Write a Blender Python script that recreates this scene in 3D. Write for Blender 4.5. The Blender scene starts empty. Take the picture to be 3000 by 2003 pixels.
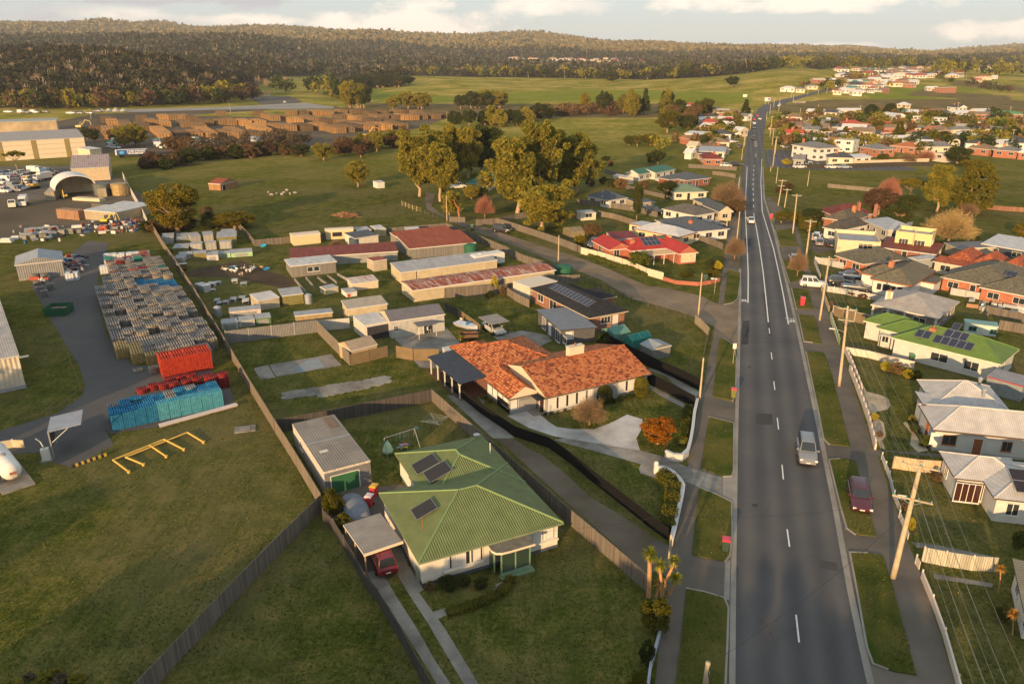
import bpy, math, random
import numpy as np
from mathutils import Vector
R=math.radians
random.seed(7)
S=bpy.context.scene; COL=S.collection
# ---------------- camera, sky, sun, exposure ----------------
HC=42.0; FPX=2230.0; CX,CY=1500.0,1001.5; TH=R(20.66); CT,ST=math.cos(TH),math.sin(TH)
cam=bpy.data.objects.new('camera',bpy.data.cameras.new('camera')); COL.objects.link(cam)
cam.location=(0,0,HC); cam.rotation_euler=(R(90-20.66),0,0)
cam.data.sensor_width=36; cam.data.lens=36*FPX/3000; cam.data.clip_end=60000; cam.data.clip_start=.5
S.camera=cam
SUN_AZ,SUN_EL=24.0,10.5
wd=bpy.data.worlds.new('World'); S.world=wd; wd.use_nodes=True
nt=wd.node_tree; nt.nodes.clear()
def N(t,**k):
    n=nt.nodes.new(t)
    for a,b in k.items():
        if a.startswith('i_'): n.inputs[a[2:].replace('_',' ')].default_value=b
        else: setattr(n,a,b)
    return n
sky=N('ShaderNodeTexSky',sky_type='NISHITA',sun_disc=False,sun_elevation=R(SUN_EL+5),sun_rotation=R(180+SUN_AZ),air_density=1.0,dust_density=1.6,ozone_density=1.2,altitude=60)
tc=N('ShaderNodeTexCoord')
mp=N('ShaderNodeMapping'); mp.inputs['Scale'].default_value=(1,1,3.6)
nz=N('ShaderNodeTexNoise'); nz.inputs['Scale'].default_value=4.2; nz.inputs['Detail'].default_value=9; nz.inputs['Roughness'].default_value=.58
sep=N('ShaderNodeSeparateXYZ')
def M_(op,a=None,b=None,c=None,clamp=False):
    n=nt.nodes.new('ShaderNodeMath'); n.operation=op; n.use_clamp=clamp
    for i,v in enumerate((a,b,c)):
        if v is None: continue
        if isinstance(v,(int,float)): n.inputs[i].default_value=v
        else: nt.links.new(v,n.inputs[i])
    return n.outputs[0]
L=nt.links.new
L(tc.outputs['Generated'],mp.inputs[0]); L(mp.outputs[0],nz.inputs['Vector']); L(tc.outputs['Generated'],sep.inputs[0])
X_,Y_,Z_=sep.outputs
u_=M_('DIVIDE',X_,Y_)
noise=nz.outputs['Fac']
nz2=N('ShaderNodeTexNoise'); nz2.inputs['Scale'].default_value=13; nz2.inputs['Detail'].default_value=9; nz2.inputs['Roughness'].default_value=.62
mp2=N('ShaderNodeMapping'); mp2.inputs['Scale'].default_value=(1,1,2.2); L(tc.outputs['Generated'],mp2.inputs[0]); L(mp2.outputs[0],nz2.inputs['Vector'])
# cloud banks: each a soft ellipse of directions, broken up by noise
def bank(uc,ec,ur,er,k=.9,nn=None):
    a=M_('DIVIDE',M_('SUBTRACT',u_,uc),ur); b=M_('DIVIDE',M_('SUBTRACT',Z_,ec),er)
    d=M_('SQRT',M_('ADD',M_('MULTIPLY',a,a),M_('MULTIPLY',b,b)))
    v=M_('SUBTRACT',M_('ADD',M_('SUBTRACT',1.0,d),M_('MULTIPLY',M_('SUBTRACT',nn or nz2.outputs['Fac'],.5),3.0)),.12)
    return M_('MULTIPLY',v,k*2.2,clamp=True)
def mx(a,b): return M_('MAXIMUM',a,b)
def uz(px,py):  # direction of a place in the sky
    xn=(px-CX)/FPX; yn=(py-CY)/FPX; d=(xn,CT-yn*ST,-ST-yn*CT); l=math.sqrt(sum(v*v for v in d)); return d[0]/d[1],d[2]/l
def bk(px,py,rx,ry,k=.9):
    u,z=uz(px,py); return bank(u,z,rx/2380,ry/2300,k)
warm=mx(mx(bk(1170,72,360,70,1),bk(1560,15,230,36,.6)),mx(bk(2450,5,520,30,.9),bk(2960,88,220,34,.9)))
warm=mx(warm,mx(bk(2450,133,300,14,.6),bk(1900,120,1,1,.01)))
warm=mx(warm,mx(bk(300,45,420,30,.5),bk(700,62,300,22,.6)))
grey=mx(mx(bk(100,48,330,48,.8),bk(520,-10,620,36,.95)),mx(bk(480,70,260,26,.35),bk(1250,-40,500,30,.5)))
ov=M_('MULTIPLY',M_('SUBTRACT',noise,.5),3.0,clamp=True)
ov=M_('MULTIPLY',ov,M_('MULTIPLY',M_('SUBTRACT',Z_,.10),5.0,clamp=True))
mixA=N('ShaderNodeMixRGB'); mixA.inputs[2].default_value=(7.9,6.9,5.9,1); L(sky.outputs[0],mixA.inputs[1])
hz=N('ShaderNodeMixRGB'); hz.inputs[2].default_value=(4.2,4.75,5.0,1); hz.inputs[0].default_value=.75; L(sky.outputs[0],hz.inputs[1]); L(hz.outputs[0],mixA.inputs[1])
L(M_('MAXIMUM',warm,M_('MULTIPLY',ov,.5)),mixA.inputs[0])
mixB=N('ShaderNodeMixRGB'); mixB.inputs[2].default_value=(3.7,3.7,4.0,1); L(mixA.outputs[0],mixB.inputs[1]); L(grey,mixB.inputs[0])
bg=N('ShaderNodeBackground'); bg.inputs[1].default_value=.108; L(mixB.outputs[0],bg.inputs[0])
wo=N('ShaderNodeOutputWorld'); L(bg.outputs[0],wo.inputs[0])
ld=bpy.data.lights.new('sun','SUN'); ld.energy=5.0; ld.angle=R(.6); ld.color=(1,.64,.31)
sun=bpy.data.objects.new('sun',ld); COL.objects.link(sun)
a_,e_=R(SUN_AZ),R(SUN_EL)
sun.rotation_euler=Vector((math.sin(a_)*math.cos(e_),math.cos(a_)*math.cos(e_),-math.sin(e_))).to_track_quat('-Z','Y').to_euler()
S.view_settings.view_transform='Standard'; S.view_settings.look='None'; S.view_settings.exposure=.56; S.view_settings.gamma=1
S.render.engine='CYCLES'; S.cycles.max_bounces=5; S.cycles.diffuse_bounces=2; S.cycles.glossy_bounces=2; S.cycles.transparent_max_bounces=6
# ---------------- picture place -> place on the ground ----------------
CR={'A':(0,0,2.349),'B':(1000,0,2.349),'C':(2000,0,2.349),'D':(0,450,3.356),'E':(400,600,3.915),'F':(800,600,3.915),'G':(1200,300,3.356),'H':(1300,600,3.915),'I':(1700,400,3.356),'J':(2300,400,3.356),'K':(0,800,3.336),'L':(600,900,3.336),'M':(1250,900,3.336),'N':(1850,800,3.563),'O':(2400,750,3.915),'P':(2400,1100,3.915),'Q':(0,1200,1.952),'R':(850,1200,2.851),'S':(850,1550,2.936),'T':(1550,1300,3.356),'U':(1800,1550,3.356),'W':(2300,1500,3.117),'V':(0,0,.78267),'X':(0,0,1.0)}
def slope(row):
    yn=(row-CY)/FPX; return (ST+yn*CT)/(CT-yn*ST)
def prow(D,row): return HC-D*slope(row)      # height of the ground seen at a row, D metres ahead
COLS=[-500,300,470,620,720,900,1060,1250,1500,1850,2100,2330,2480,2700,3000,3500]
def PR(y0,*a): return [(y0,0.0)]+[(D,prow(D,r)) for D,r in a]
PROF=[PR(700,(1150,166),(1400,190),(2300,114),(3000,120),(5000,68),(9000,110)),
 PR(700,(1080,158),(1400,190),(2300,113),(3000,120),(5000,66),(9000,110)),
 PR(720,(1030,182),(1300,202),(2300,116),(3000,124),(5000,74),(9000,115)),
 PR(740,(1000,240),(1500,185),(2300,112),(3000,122),(5000,86),(9000,120)),
 PR(760,(1050,262),(1600,180),(2300,112),(3000,122),(5000,86),(9000,120)),
 PR(760,(1100,262),(1700,205),(2400,136),(3000,138),(5000,84),(9000,120)),
 PR(700,(900,290),(1300,228),(1500,222),(2500,150),(5000,94),(9000,128)),
 PR(690,(900,286),(1300,226),(1500,222),(2500,165),(5000,104),(9000,135)),
 PR(690,(900,282),(1300,230),(1500,224),(2500,170),(5000,104),(9000,138)),
 PR(690,(900,276),(1200,234),(1500,222),(2500,172),(5000,126),(9000,145)),
 PR(690,(850,262),(1100,226),(1300,220),(2500,172),(5500,138),(9000,150)),
 PR(700,(820,248),(1100,204),(1300,205),(2500,178),(5500,144),(9000,152)),
 PR(640,(800,262),(1150,208),(1400,206),(2500,178),(6000,146),(9000,132)),
 PR(600,(850,268),(1150,220),(1500,205),(2500,178),(6000,158),(9000,154)),
 PR(600,(850,285),(1150,225),(1500,208),(2500,176),(6000,140),(9000,132)),
 PR(600,(850,285),(1150,225),(1500,208),(2500,176),(6000,140),(9000,126))]
YS=sorted(set(y for p in PROF for y,_ in p)); 
_g=np.array(list(range(500,3000,50))+list(range(3000,9001,200)),float)
_t=np.array([np.interp(_g,[q[0] for q in p],[q[1] for q in p]) for p in PROF])
_k=np.array([.25,.5,.25])
for _ in range(2):
    _t=np.array([np.convolve(np.pad(r,1,'edge'),_k,'valid') for r in _t])
def TA(X,Y):
    X=np.asarray(X,float); Y=np.asarray(Y,float); Ys=np.maximum(Y,1.0)
    c=1500+X/Ys*1.069*FPX; c=np.clip(c,COLS[0],COLS[-1])
    i=np.clip(np.searchsorted(COLS,c,side='right')-1,0,len(COLS)-2); C=np.array(COLS,float)
    f=(c-C[i])/(C[i+1]-C[i]); f=f*f*(3-2*f)
    j=np.clip(np.searchsorted(_g,Y,side='right')-1,0,len(_g)-2); g=np.clip((Y-_g[j])/(_g[j+1]-_g[j]),0,1)
    z=(_t[i,j]*(1-g)+_t[i,j+1]*g)*(1-f)+(_t[i+1,j]*(1-g)+_t[i+1,j+1]*g)*f
    k=np.clip((Y-2000)/2500,0,1)
    z=z+k*(9*np.sin(X/310+1.3)*np.sin(Y/700)+6*np.sin(X/130+.4)+3.5*np.sin(X/61+Y/90))
    k2=np.clip((Y-760)/600,0,1)
    z=z+k2*(1.2*np.sin(X/43+Y/71)+.8*np.sin(X/23-Y/57))
    return np.where(Y<520,0.0,z)
def T(X,Y): return float(TA(X,Y)) if Y>520 else 0.0
def ray(px,py):
    xn=(px-CX)/FPX; yn=(py-CY)/FPX; return xn,CT-yn*ST,-ST-yn*CT
def pxy(c,x,y):
    o=CR[c]; return o[0]+x/o[2],o[1]+y/o[2]
def G(c,x,y,z=0.0):
    px,py=pxy(c,x,y); dx,dy,dz=ray(px,py)
    if dz<0:
        t=(z-HC)/dz
        if dy*t<560: return (dx*t,dy*t)
    Ys=np.arange(520,9000,4.0); t=Ys/dy; Xs=dx*t; Z=HC+dz*t
    h=TA(Xs,Ys)+z; k=np.nonzero(Z<=h)[0]
    k=k[0] if len(k) else len(Ys)-1
    return (float(Xs[k]),float(Ys[k]))
def proj(X,Y,Z):
    z=Z-HC; f=Y*CT-z*ST; u=Y*ST+z*CT
    return CX+FPX*X/f, CY-FPX*u/f
def hgt(c,x,y,ytop):   # height of an upright thing from its foot and the row of its top
    X,Y=G(c,x,y); z0=T(X,Y); py=pxy(c,0,ytop)[1]
    return max(.3,HC-Y*slope(py)-z0)
# ---------------- mesh building ----------------
class MB:
    def __init__(s): s.v=[];s.f=[];s.m=[]
    def add(s,vs,fs,m=0,tf=None):
        o=len(s.v)
        s.v+= [tf(p) for p in vs] if tf else [tuple(p) for p in vs]
        for f in fs: s.f.append(tuple(i+o for i in f)); s.m.append(m)
        return s
    def box(s,x0,y0,z0,x1,y1,z1,m=0,tf=None):
        return s.add([(x0,y0,z0),(x1,y0,z0),(x1,y1,z0),(x0,y1,z0),(x0,y0,z1),(x1,y0,z1),(x1,y1,z1),(x0,y1,z1)],[(0,3,2,1),(4,5,6,7),(0,1,5,4),(1,2,6,5),(2,3,7,6),(3,0,4,7)],m,tf)
    def prism(s,poly,z0,z1,m=0,mt=None):
        n=len(poly); s.add([(x,y,z0) for x,y in poly]+[(x,y,z1) for x,y in poly],[tuple(reversed(range(n)))]+[(i,(i+1)%n,n+(i+1)%n,n+i) for i in range(n)],m)
        s.f.append(tuple(range(len(s.v)-n,len(s.v)))); s.m.append(m if mt is None else mt); return s
    def tube(s,pts,rad,n=6,m=0,cap=True):
        if not isinstance(rad,(list,tuple)): rad=[rad]*len(pts)
        P=[Vector(p) for p in pts]; o=len(s.v); up=Vector((0,0,1))
        for i,p in enumerate(P):
            d=(P[min(i+1,len(P)-1)]-P[max(i-1,0)]).normalized()
            a=d.cross(up if abs(d.z)<.95 else Vector((1,0,0))).normalized(); b=d.cross(a)
            for k in range(n):
                t=2*math.pi*k/n; q=p+(a*math.cos(t)+b*math.sin(t))*rad[i]; s.v.append(tuple(q))
        for i in range(len(P)-1):
            for k in range(n):
                s.f.append((o+i*n+k,o+i*n+(k+1)%n,o+(i+1)*n+(k+1)%n,o+(i+1)*n+k)); s.m.append(m)
        if cap:
            s.f.append(tuple(o+k for k in reversed(range(n)))); s.m.append(m)
            s.f.append(tuple(o+(len(P)-1)*n+k for k in range(n))); s.m.append(m)
        return s
    def lathe(s,prof,n=16,m=0,c=(0,0)):
        o=len(s.v)
        for r,z in prof:
            for k in range(n):
                t=2*math.pi*k/n; s.v.append((c[0]+r*math.cos(t),c[1]+r*math.sin(t),z))
        for i in range(len(prof)-1):
            for k in range(n):
                s.f.append((o+i*n+k,o+i*n+(k+1)%n,o+(i+1)*n+(k+1)%n,o+(i+1)*n+k)); s.m.append(m)
        s.f.append(tuple(o+(len(prof)-1)*n+k for k in range(n))); s.m.append(m); return s
def metric_uv(me):
    nf=len(me.polygons); nl=len(me.loops)
    if not nl: return
    co=np.empty(len(me.vertices)*3); me.vertices.foreach_get('co',co); co=co.reshape(-1,3)
    vi=np.empty(nl,int); me.loops.foreach_get('vertex_index',vi)
    no=np.empty(nf*3); me.polygons.foreach_get('normal',no); no=no.reshape(-1,3)
    tot=np.empty(nf,int); me.polygons.foreach_get('loop_total',tot)
    n=np.repeat(no,tot,axis=0); p=co[vi]
    hx=np.stack([-n[:,1],n[:,0],0*n[:,0]],1); l=np.linalg.norm(hx,axis=1); flat=l<.02
    hx[flat]=(1,0,0); l[flat]=1; hx/=l[:,None]; vv=np.cross(n,hx); vv[flat]=(0,1,0)
    uv=np.stack([(p*hx).sum(1),(p*vv).sum(1)],1)
    lay=me.uv_layers.new(name='uv'); lay.data.foreach_set('uv',uv.reshape(-1))
def obj(name,mb,mats,parent=None,smooth=False,loc=None,rz=0):
    me=bpy.data.meshes.new(name); me.from_pydata(mb.v,[],mb.f)
    if not isinstance(mats,(list,tuple)): mats=[mats]
    for m in mats: me.materials.append(m)
    if len(mats)>1: me.polygons.foreach_set('material_index',[min(i,len(mats)-1) for i in mb.m])
    if smooth: me.polygons.foreach_set('use_smooth',[True]*len(me.polygons))
    me.update(); metric_uv(me)
    o=bpy.data.objects.new(name,me); COL.objects.link(o)
    if parent: o.parent=parent
    if loc is not None: o.location=loc
    o.rotation_euler.z=rz
    return o
THINGS=[]
def tag(o,label,cat,group=None,same=False,extra=''):
    o['label']=label; o['category']=cat
    if group: o['group']=group
    THINGS.append((o,same,extra)); return o
def thing(name,label,cat,loc,rz=0,group=None,same=False):
    o=bpy.data.objects.new(name,None); COL.objects.link(o); o.location=loc; o.rotation_euler=(0,0,rz); o.empty_display_size=.2
    return tag(o,label,cat,group,same)
def struct(o,kind='structure'): o['kind']=kind; return o
def link_copy(o,parent):
    c=o.copy(); COL.objects.link(c); c.parent=parent
    return c
def copy_tree(o,loc,rz,sc=None,label=None,group=None,same=False):
    r=o.copy(); COL.objects.link(r); r.location=loc; r.rotation_euler=(0,0,rz)
    if sc is not None: r.scale=sc if isinstance(sc,tuple) else (sc,sc,sc)
    if label: r['label']=label
    if group: r['group']=group
    THINGS.append((r,same,''))
    for ch in o.children:
        c=link_copy(ch,r)
        for g in ch.children: link_copy(g,c)
    return r
# ---------------- materials ----------------
MC={}
class NB:
    def __init__(s,name):
        s.mt=bpy.data.materials.new(name); s.mt.use_nodes=True; s.n=s.mt.node_tree.nodes; s.l=s.mt.node_tree.links.new; s.b=s.n['Principled BSDF']
    def new(s,t,**k):
        n=s.n.new(t)
        for a,b in k.items(): setattr(n,a,b)
        return n
    def math(s,op,a,b=None,clamp=False):
        n=s.new('ShaderNodeMath',operation=op,use_clamp=clamp)
        for i,v in enumerate((a,b)):
            if v is None: continue
            if isinstance(v,(int,float)): n.inputs[i].default_value=v
            else: s.l(v,n.inputs[i])
        return n.outputs[0]
    def noise(s,vec,sc,det=4,rough=.55):
        n=s.new('ShaderNodeTexNoise'); n.inputs['Scale'].default_value=sc; n.inputs['Detail'].default_value=det; n.inputs['Roughness'].default_value=rough
        if vec is not None: s.l(vec,n.inputs['Vector'])
        return n.outputs['Fac']
    def ramp(s,f,stops):
        n=s.new('ShaderNodeValToRGB'); e=n.color_ramp.elements
        while len(e)<len(stops): e.new(.5)
        for i,(p,c) in enumerate(stops): e[i].position=p; e[i].color=(*c,1)
        s.l(f,n.inputs[0]); return n.outputs[0]
    def mix(s,f,a,b,mode='MIX'):
        n=s.new('ShaderNodeMixRGB',blend_type=mode)
        for i,v in enumerate((f,a,b)):
            if isinstance(v,(int,float)): n.inputs[i].default_value=v
            elif isinstance(v,tuple): n.inputs[i].default_value=(*v,1)
            else: s.l(v,n.inputs[i])
        return n.outputs[0]
    def bump(s,h,st,dist=.05):
        n=s.new('ShaderNodeBump'); n.inputs['Strength'].default_value=st; n.inputs['Distance'].default_value=dist; s.l(h,n.inputs['Height']); s.l(n.outputs[0],s.b.inputs['Normal'])
    def col(s,c): 
        if isinstance(c,tuple): s.b.inputs['Base Color'].default_value=(*c,1)
        else: s.l(c,s.b.inputs['Base Color'])
    def uv(s): return s.new('ShaderNodeTexCoord').outputs['UV']
    def ob(s): return s.new('ShaderNodeTexCoord').outputs['Object']
    def geo(s): return s.new('ShaderNodeNewGeometry').outputs['Position']
    def rough(s,r,metal=0,spec=.12): s.b.inputs['Roughness'].default_value=r; s.b.inputs['Metallic'].default_value=metal; s.b.inputs['Specular IOR Level'].default_value=spec
def mul(c,k): return tuple(min(1,max(0,v*k)) for v in c)
def cached(f):
    def g(*a,**k):
        key=(f.__name__,a,tuple(sorted(k.items())))
        if key not in MC: MC[key]=f(*a,**k)
        return MC[key]
    return g
@cached
def plain(c,r=.7,metal=0,var=.18,sc=1.5):
    b=NB('paint'); f=b.noise(b.geo(),sc,5); b.col(b.ramp(f,[(.3,mul(c,1-var)),(.7,mul(c,1+var*.6))])); b.rough(r,metal); return b.mt
@cached
def corr(c,pitch=.20,rust=0.0,rc=(.20,.065,.035),r=.55,metal=.0,sheets=.0,st=.9):
    b=NB('corrugated'); uv=b.uv(); sp=b.new('ShaderNodeSeparateXYZ'); b.l(uv,sp.inputs[0]); u,v=sp.outputs[0],sp.outputs[1]
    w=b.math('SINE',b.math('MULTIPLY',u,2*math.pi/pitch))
    g=b.geo(); f=b.noise(g,.9,6); base=b.ramp(f,[(.3,mul(c,.82)),(.72,mul(c,1.12))])
    if sheets:
        cell=b.new('ShaderNodeCombineXYZ'); b.l(b.math('FLOOR',b.math('DIVIDE',u,sheets)),cell.inputs[0]); b.l(b.math('FLOOR',b.math('DIVIDE',v,2.6)),cell.inputs[1])
        wn=b.new('ShaderNodeTexWhiteNoise'); b.l(cell.outputs[0],wn.inputs['Vector'])
        base=b.mix(b.math('MULTIPLY',wn.outputs['Value'],.45),base,mul(c,.55))
    if rust:
        st_=b.new('ShaderNodeMapping'); st_.inputs['Scale'].default_value=(1.4,.25,1); b.l(uv,st_.inputs[0])
        f2=b.noise(st_.outputs[0],1.1,6,.65); k=b.math('MULTIPLY',b.math('SUBTRACT',f2,.62-rust*.35),6,True); base=b.mix(k,base,rc)
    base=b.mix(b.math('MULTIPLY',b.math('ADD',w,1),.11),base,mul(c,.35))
    b.col(base); b.rough(r,metal); b.bump(w,st,.03); return b.mt
@cached
def brick(c=(.30,.10,.055),mo=(.35,.30,.26),bw=.46,bh=.16):
    b=NB('brickwork'); t=b.new('ShaderNodeTexBrick'); b.l(b.uv(),t.inputs['Vector'])
    t.inputs['Color1'].default_value=(*c,1); t.inputs['Color2'].default_value=(*mul(c,.6),1); t.inputs['Mortar'].default_value=(*mo,1)
    t.inputs['Scale'].default_value=1; t.inputs['Brick Width'].default_value=bw; t.inputs['Row Height'].default_value=bh; t.inputs['Mortar Size'].default_value=.014
    f=b.noise(b.geo(),1.2,4); b.col(b.mix(.35,t.outputs['Color'],b.ramp(f,[(.3,mul(c,.7)),(.7,mul(c,1.4))]))); b.rough(.85); b.bump(t.outputs['Fac'],-.4,.01); return b.mt
@cached
def tiles(cs,bw=.34,bh=.36,k=1.0):
    b=NB('roof_tiles'); uv=b.uv(); sp=b.new('ShaderNodeSeparateXYZ'); b.l(uv,sp.inputs[0]); u,v=sp.outputs[0],sp.outputs[1]
    r=b.math('DIVIDE',v,bh); cu=b.math('DIVIDE',u,bw)
    cell=b.new('ShaderNodeCombineXYZ'); b.l(b.math('FLOOR',cu),cell.inputs[0]); b.l(b.math('FLOOR',r),cell.inputs[1])
    wn=b.new('ShaderNodeTexWhiteNoise'); b.l(cell.outputs[0],wn.inputs['Vector'])
    f=b.noise(b.geo(),1.6,5); fac=b.math('ADD',b.math('MULTIPLY',wn.outputs['Value'],.62),b.math('MULTIPLY',f,.5))
    n=len(cs); base=b.ramp(fac,[(.18+.75*i/(n-1),c) for i,c in enumerate(cs)])
    fr=b.math('FRACT',r); hh=b.math('ADD',b.math('SUBTRACT',1,fr),b.math('MULTIPLY',b.math('SINE',b.math('MULTIPLY',cu,2*math.pi)),.35))
    base=b.mix(b.math('GREATER_THAN',fr,.86),base,mul(cs[0],.45))
    b.col(base); b.rough(.75); b.bump(hh,.8*k,.04); return b.mt
@cached
def boards(c,bh=.16,var=.1,r=.6):
    b=NB('weatherboard'); sp=b.new('ShaderNodeSeparateXYZ'); b.l(b.uv(),sp.inputs[0]); fr=b.math('FRACT',b.math('DIVIDE',sp.outputs[1],bh))
    f=b.noise(b.geo(),1.0,5); base=b.ramp(f,[(.3,mul(c,1-var)),(.7,mul(c,1+var*.4))])
    b.col(b.mix(b.math('MULTIPLY',b.math('GREATER_THAN',fr,.88),.45),base,mul(c,.4))); b.rough(r); b.bump(b.math('SUBTRACT',1,fr),.5,.02); return b.mt
@cached
def paling(c,pw=.12,var=.45):
    b=NB('palings'); sp=b.new('ShaderNodeSeparateXYZ'); b.l(b.uv(),sp.inputs[0]); q=b.math('DIVIDE',sp.outputs[0],pw); fr=b.math('FRACT',q)
    wn=b.new('ShaderNodeTexWhiteNoise',noise_dimensions='1D'); b.l(b.math('FLOOR',q),wn.inputs['W'])
    mp=b.new('ShaderNodeMapping'); mp.inputs['Scale'].default_value=(6,.6,1); b.l(b.uv(),mp.inputs[0])
    f=b.math('ADD',b.math('MULTIPLY',wn.outputs['Value'],.6),b.math('MULTIPLY',b.noise(mp.outputs[0],1,4),.5))
    base=b.ramp(f,[(.1,mul(c,1-var)),(.9,mul(c,1+var*.7))])
    b.col(b.mix(b.math('MULTIPLY',b.math('LESS_THAN',fr,.13),.8),base,(.015,.012,.01))); b.rough(.9); b.bump(b.math('GREATER_THAN',fr,.13),.5,.02); return b.mt
@cached
def ground(name,c1,c2,c3,sc=.25,fine=3.0,r=.95,bmp=.5,dist=.08):
    b=NB(name); g=b.geo(); f=b.noise(g,sc,6,.6); f2=b.noise(g,fine,4,.7); f3=b.noise(g,sc*.22,3)
    a=b.ramp(b.math('ADD',b.math('MULTIPLY',f,.62),b.math('MULTIPLY',f2,.38)),[(.36,c1),(.52,c2),(.66,c3)])
    a=b.mix(.55,a,b.ramp(f3,[(.35,mul(c1,1.0)),(.62,mul(c3,1.0))]))
    b.col(a); b.rough(r,0,.02); b.bump(b.math('ADD',f2,b.math('MULTIPLY',b.noise(g,fine*4,3,.7),.6)),bmp,dist); return b.mt
@cached
def leaf(c1,c2,c3=None,tr=.25,sc=.5):
    b=NB('foliage'); o=b.new('ShaderNodeObjectInfo'); g=b.geo(); f=b.math('ADD',b.noise(g,sc,3),b.math('MULTIPLY',b.math('SUBTRACT',o.outputs['Random'],.5),.25))
    wn=b.new('ShaderNodeNewGeometry').outputs['Random Per Island']
    f=b.math('ADD',b.math('MULTIPLY',f,.7),b.math('MULTIPLY',wn,.3))
    b.col(b.ramp(f,[(.3,c1),(.5,c2),(.68,c3 or mul(c2,1.4))])); b.rough(.8,0,.04)
    t=b.new('ShaderNodeBsdfTranslucent'); t.inputs[0].default_value=(*mul(c2,1.3),1); m=b.new('ShaderNodeMixShader'); m.inputs[0].default_value=tr
    b.l(b.b.outputs[0],m.inputs[1]); b.l(t.outputs[0],m.inputs[2]); b.l(m.outputs[0],b.n['Material Output'].inputs[0]); return b.mt
@cached
def glass(c=(.03,.035,.04),r=.08): 
    b=NB('glass'); b.col(c); b.rough(r,0,.8); return b.mt
@cached
def gloss(c,r=.25,metal=0.0):
    b=NB('gloss_paint'); f=b.noise(b.ob(),3,3); b.col(b.ramp(f,[(.3,mul(c,.92)),(.7,mul(c,1.06))])); b.rough(r,metal,.5); b.b.inputs['Coat Weight'].default_value=.3; return b.mt
WHITE=(.62,.60,.56); CREAM=(.62,.55,.42)
m_white=plain(WHITE,.6,0,.08); m_dark=plain((.03,.03,.035),.7); m_conc=ground('concrete',(.12,.11,.095),(.22,.205,.18),(.34,.32,.28),.9,5,.9,.2,.02)
m_galv=plain((.32,.34,.36),.45,.3,.15)
m_trim=plain((.55,.52,.47),.6,0,.08)
# ---------------- terrain ----------------
def inside(px,py,poly):
    n=len(poly); r=np.zeros(np.shape(px),bool); j=n-1
    for i in range(n):
        xi,yi=poly[i]; xj,yj=poly[j]
        c=((yi>py)!=(yj>py))&(px<(xj-xi)*(py-yi)/((yj-yi) or 1e-9)+xi); r^=c; j=i
    return r
FOREST=[[(-400,-50),(3400,-50),(3400,200),(3000,200),(2700,195),(2520,192),(2440,200),(2400,205),(2330,192),(2210,212),(2080,226),(1900,234),(1700,230),(1400,226),(1200,222),(1130,232),(1080,262),(1010,245),(950,220),(800,228),(740,262),(640,292),(420,312),(-400,322)]]
SCRUB=[[(1060,330),(1180,318),(1350,310),(1500,318),(1660,325),(1700,330),(2010,322),(2080,318),(2080,340),(1900,345),(1620,352),(1560,366),(1400,378),(1270,362),(1330,340)]]
BROWN=[[(2270,315),(2340,300),(2420,292),(2900,290),(3100,300),(3100,330),(2600,318),(2480,330),(2330,330),(2280,330)],[(1060,302),(1500,306),(2050,304),(2080,320),(1500,330),(1100,326)],[(2800,235),(3050,262),(3050,275),(2780,250)],[(2700,262),(2960,282),(2960,296),(2650,280)]]
GREEN=[[(1060,262),(1300,282),(1700,262),(2060,268),(2060,290),(1500,300),(1100,300)],[(2530,270),(2620,240),(2860,262),(2820,285),(2560,298)],[(2000,272),(2200,268),(2200,300),(2000,300)]]
ts=np.concatenate([np.linspace(-160,60,12),np.linspace(70,520,26),np.linspace(530,1400,150),np.linspace(1412,3000,100),np.linspace(3030,9000,110)])
us=np.linspace(-1.15,1.15,330)
YY,UU=np.meshgrid(ts,us,indexing='ij'); XX=UU*(YY+np.clip(260-YY*.25,0,260)); ZZ=TA(XX,YY)
nv=XX.size; me=bpy.data.meshes.new('ground'); nr,ncn=XX.shape
me.vertices.add(nv); me.vertices.foreach_set('co',np.stack([XX,YY,ZZ],-1).reshape(-1).astype('f'))
ii=np.arange(nv).reshape(nr,ncn); q=np.stack([ii[:-1,:-1],ii[:-1,1:],ii[1:,1:],ii[1:,:-1]],-1).reshape(-1,4)
me.loops.add(q.size); me.loops.foreach_set('vertex_index',q.reshape(-1)); me.polygons.add(len(q)); me.polygons.foreach_set('loop_start',np.arange(0,q.size,4)); me.polygons.foreach_set('loop_total',np.full(len(q),4)); me.update(calc_edges=True)
me.polygons.foreach_set('use_smooth',[True]*len(q))
ff=YY*CT-(ZZ-HC)*ST; PXg=CX+FPX*XX/np.maximum(ff,1); PYg=CY-FPX*(YY*ST+(ZZ-HC)*CT)/np.maximum(ff,1)
far=(YY>560)
def zone(polys): 
    m=np.zeros(XX.shape,bool)
    for p in polys: m|=inside(PXg,PYg,p)
    return (m&far).astype(float)
zf,zs,zg=zone(FOREST),np.maximum(zone(SCRUB),zone(BROWN)),zone(GREEN)
ca=me.color_attributes.new('zones','FLOAT_COLOR','POINT'); arr=np.stack([zf,zs,zg,np.ones_like(zf)],-1).reshape(-1); ca.data.foreach_set('color',arr)
b=NB('ground'); g=b.geo(); at=b.new('ShaderNodeVertexColor',layer_name='zones'); sp=b.new('ShaderNodeSeparateColor'); b.l(at.outputs[0],sp.inputs[0])
nr_=b.math('ADD',b.math('MULTIPLY',b.noise(g,.35,6,.65),.5),b.math('MULTIPLY',b.noise(g,2.6,4,.7),.5))
near=b.ramp(nr_,[(.40,(.036,.053,.009)),(.5,(.084,.092,.017)),(.60,(.170,.140,.042))])
near=b.mix(b.math('MULTIPLY',b.math('SUBTRACT',b.noise(g,.045,4,.6),.43),3.2,True),near,(.150,.125,.055))
near=b.mix(b.math('MULTIPLY',b.math('SUBTRACT',b.noise(g,.8,5,.8),.60),7,True),near,(.17,.125,.07))
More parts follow.
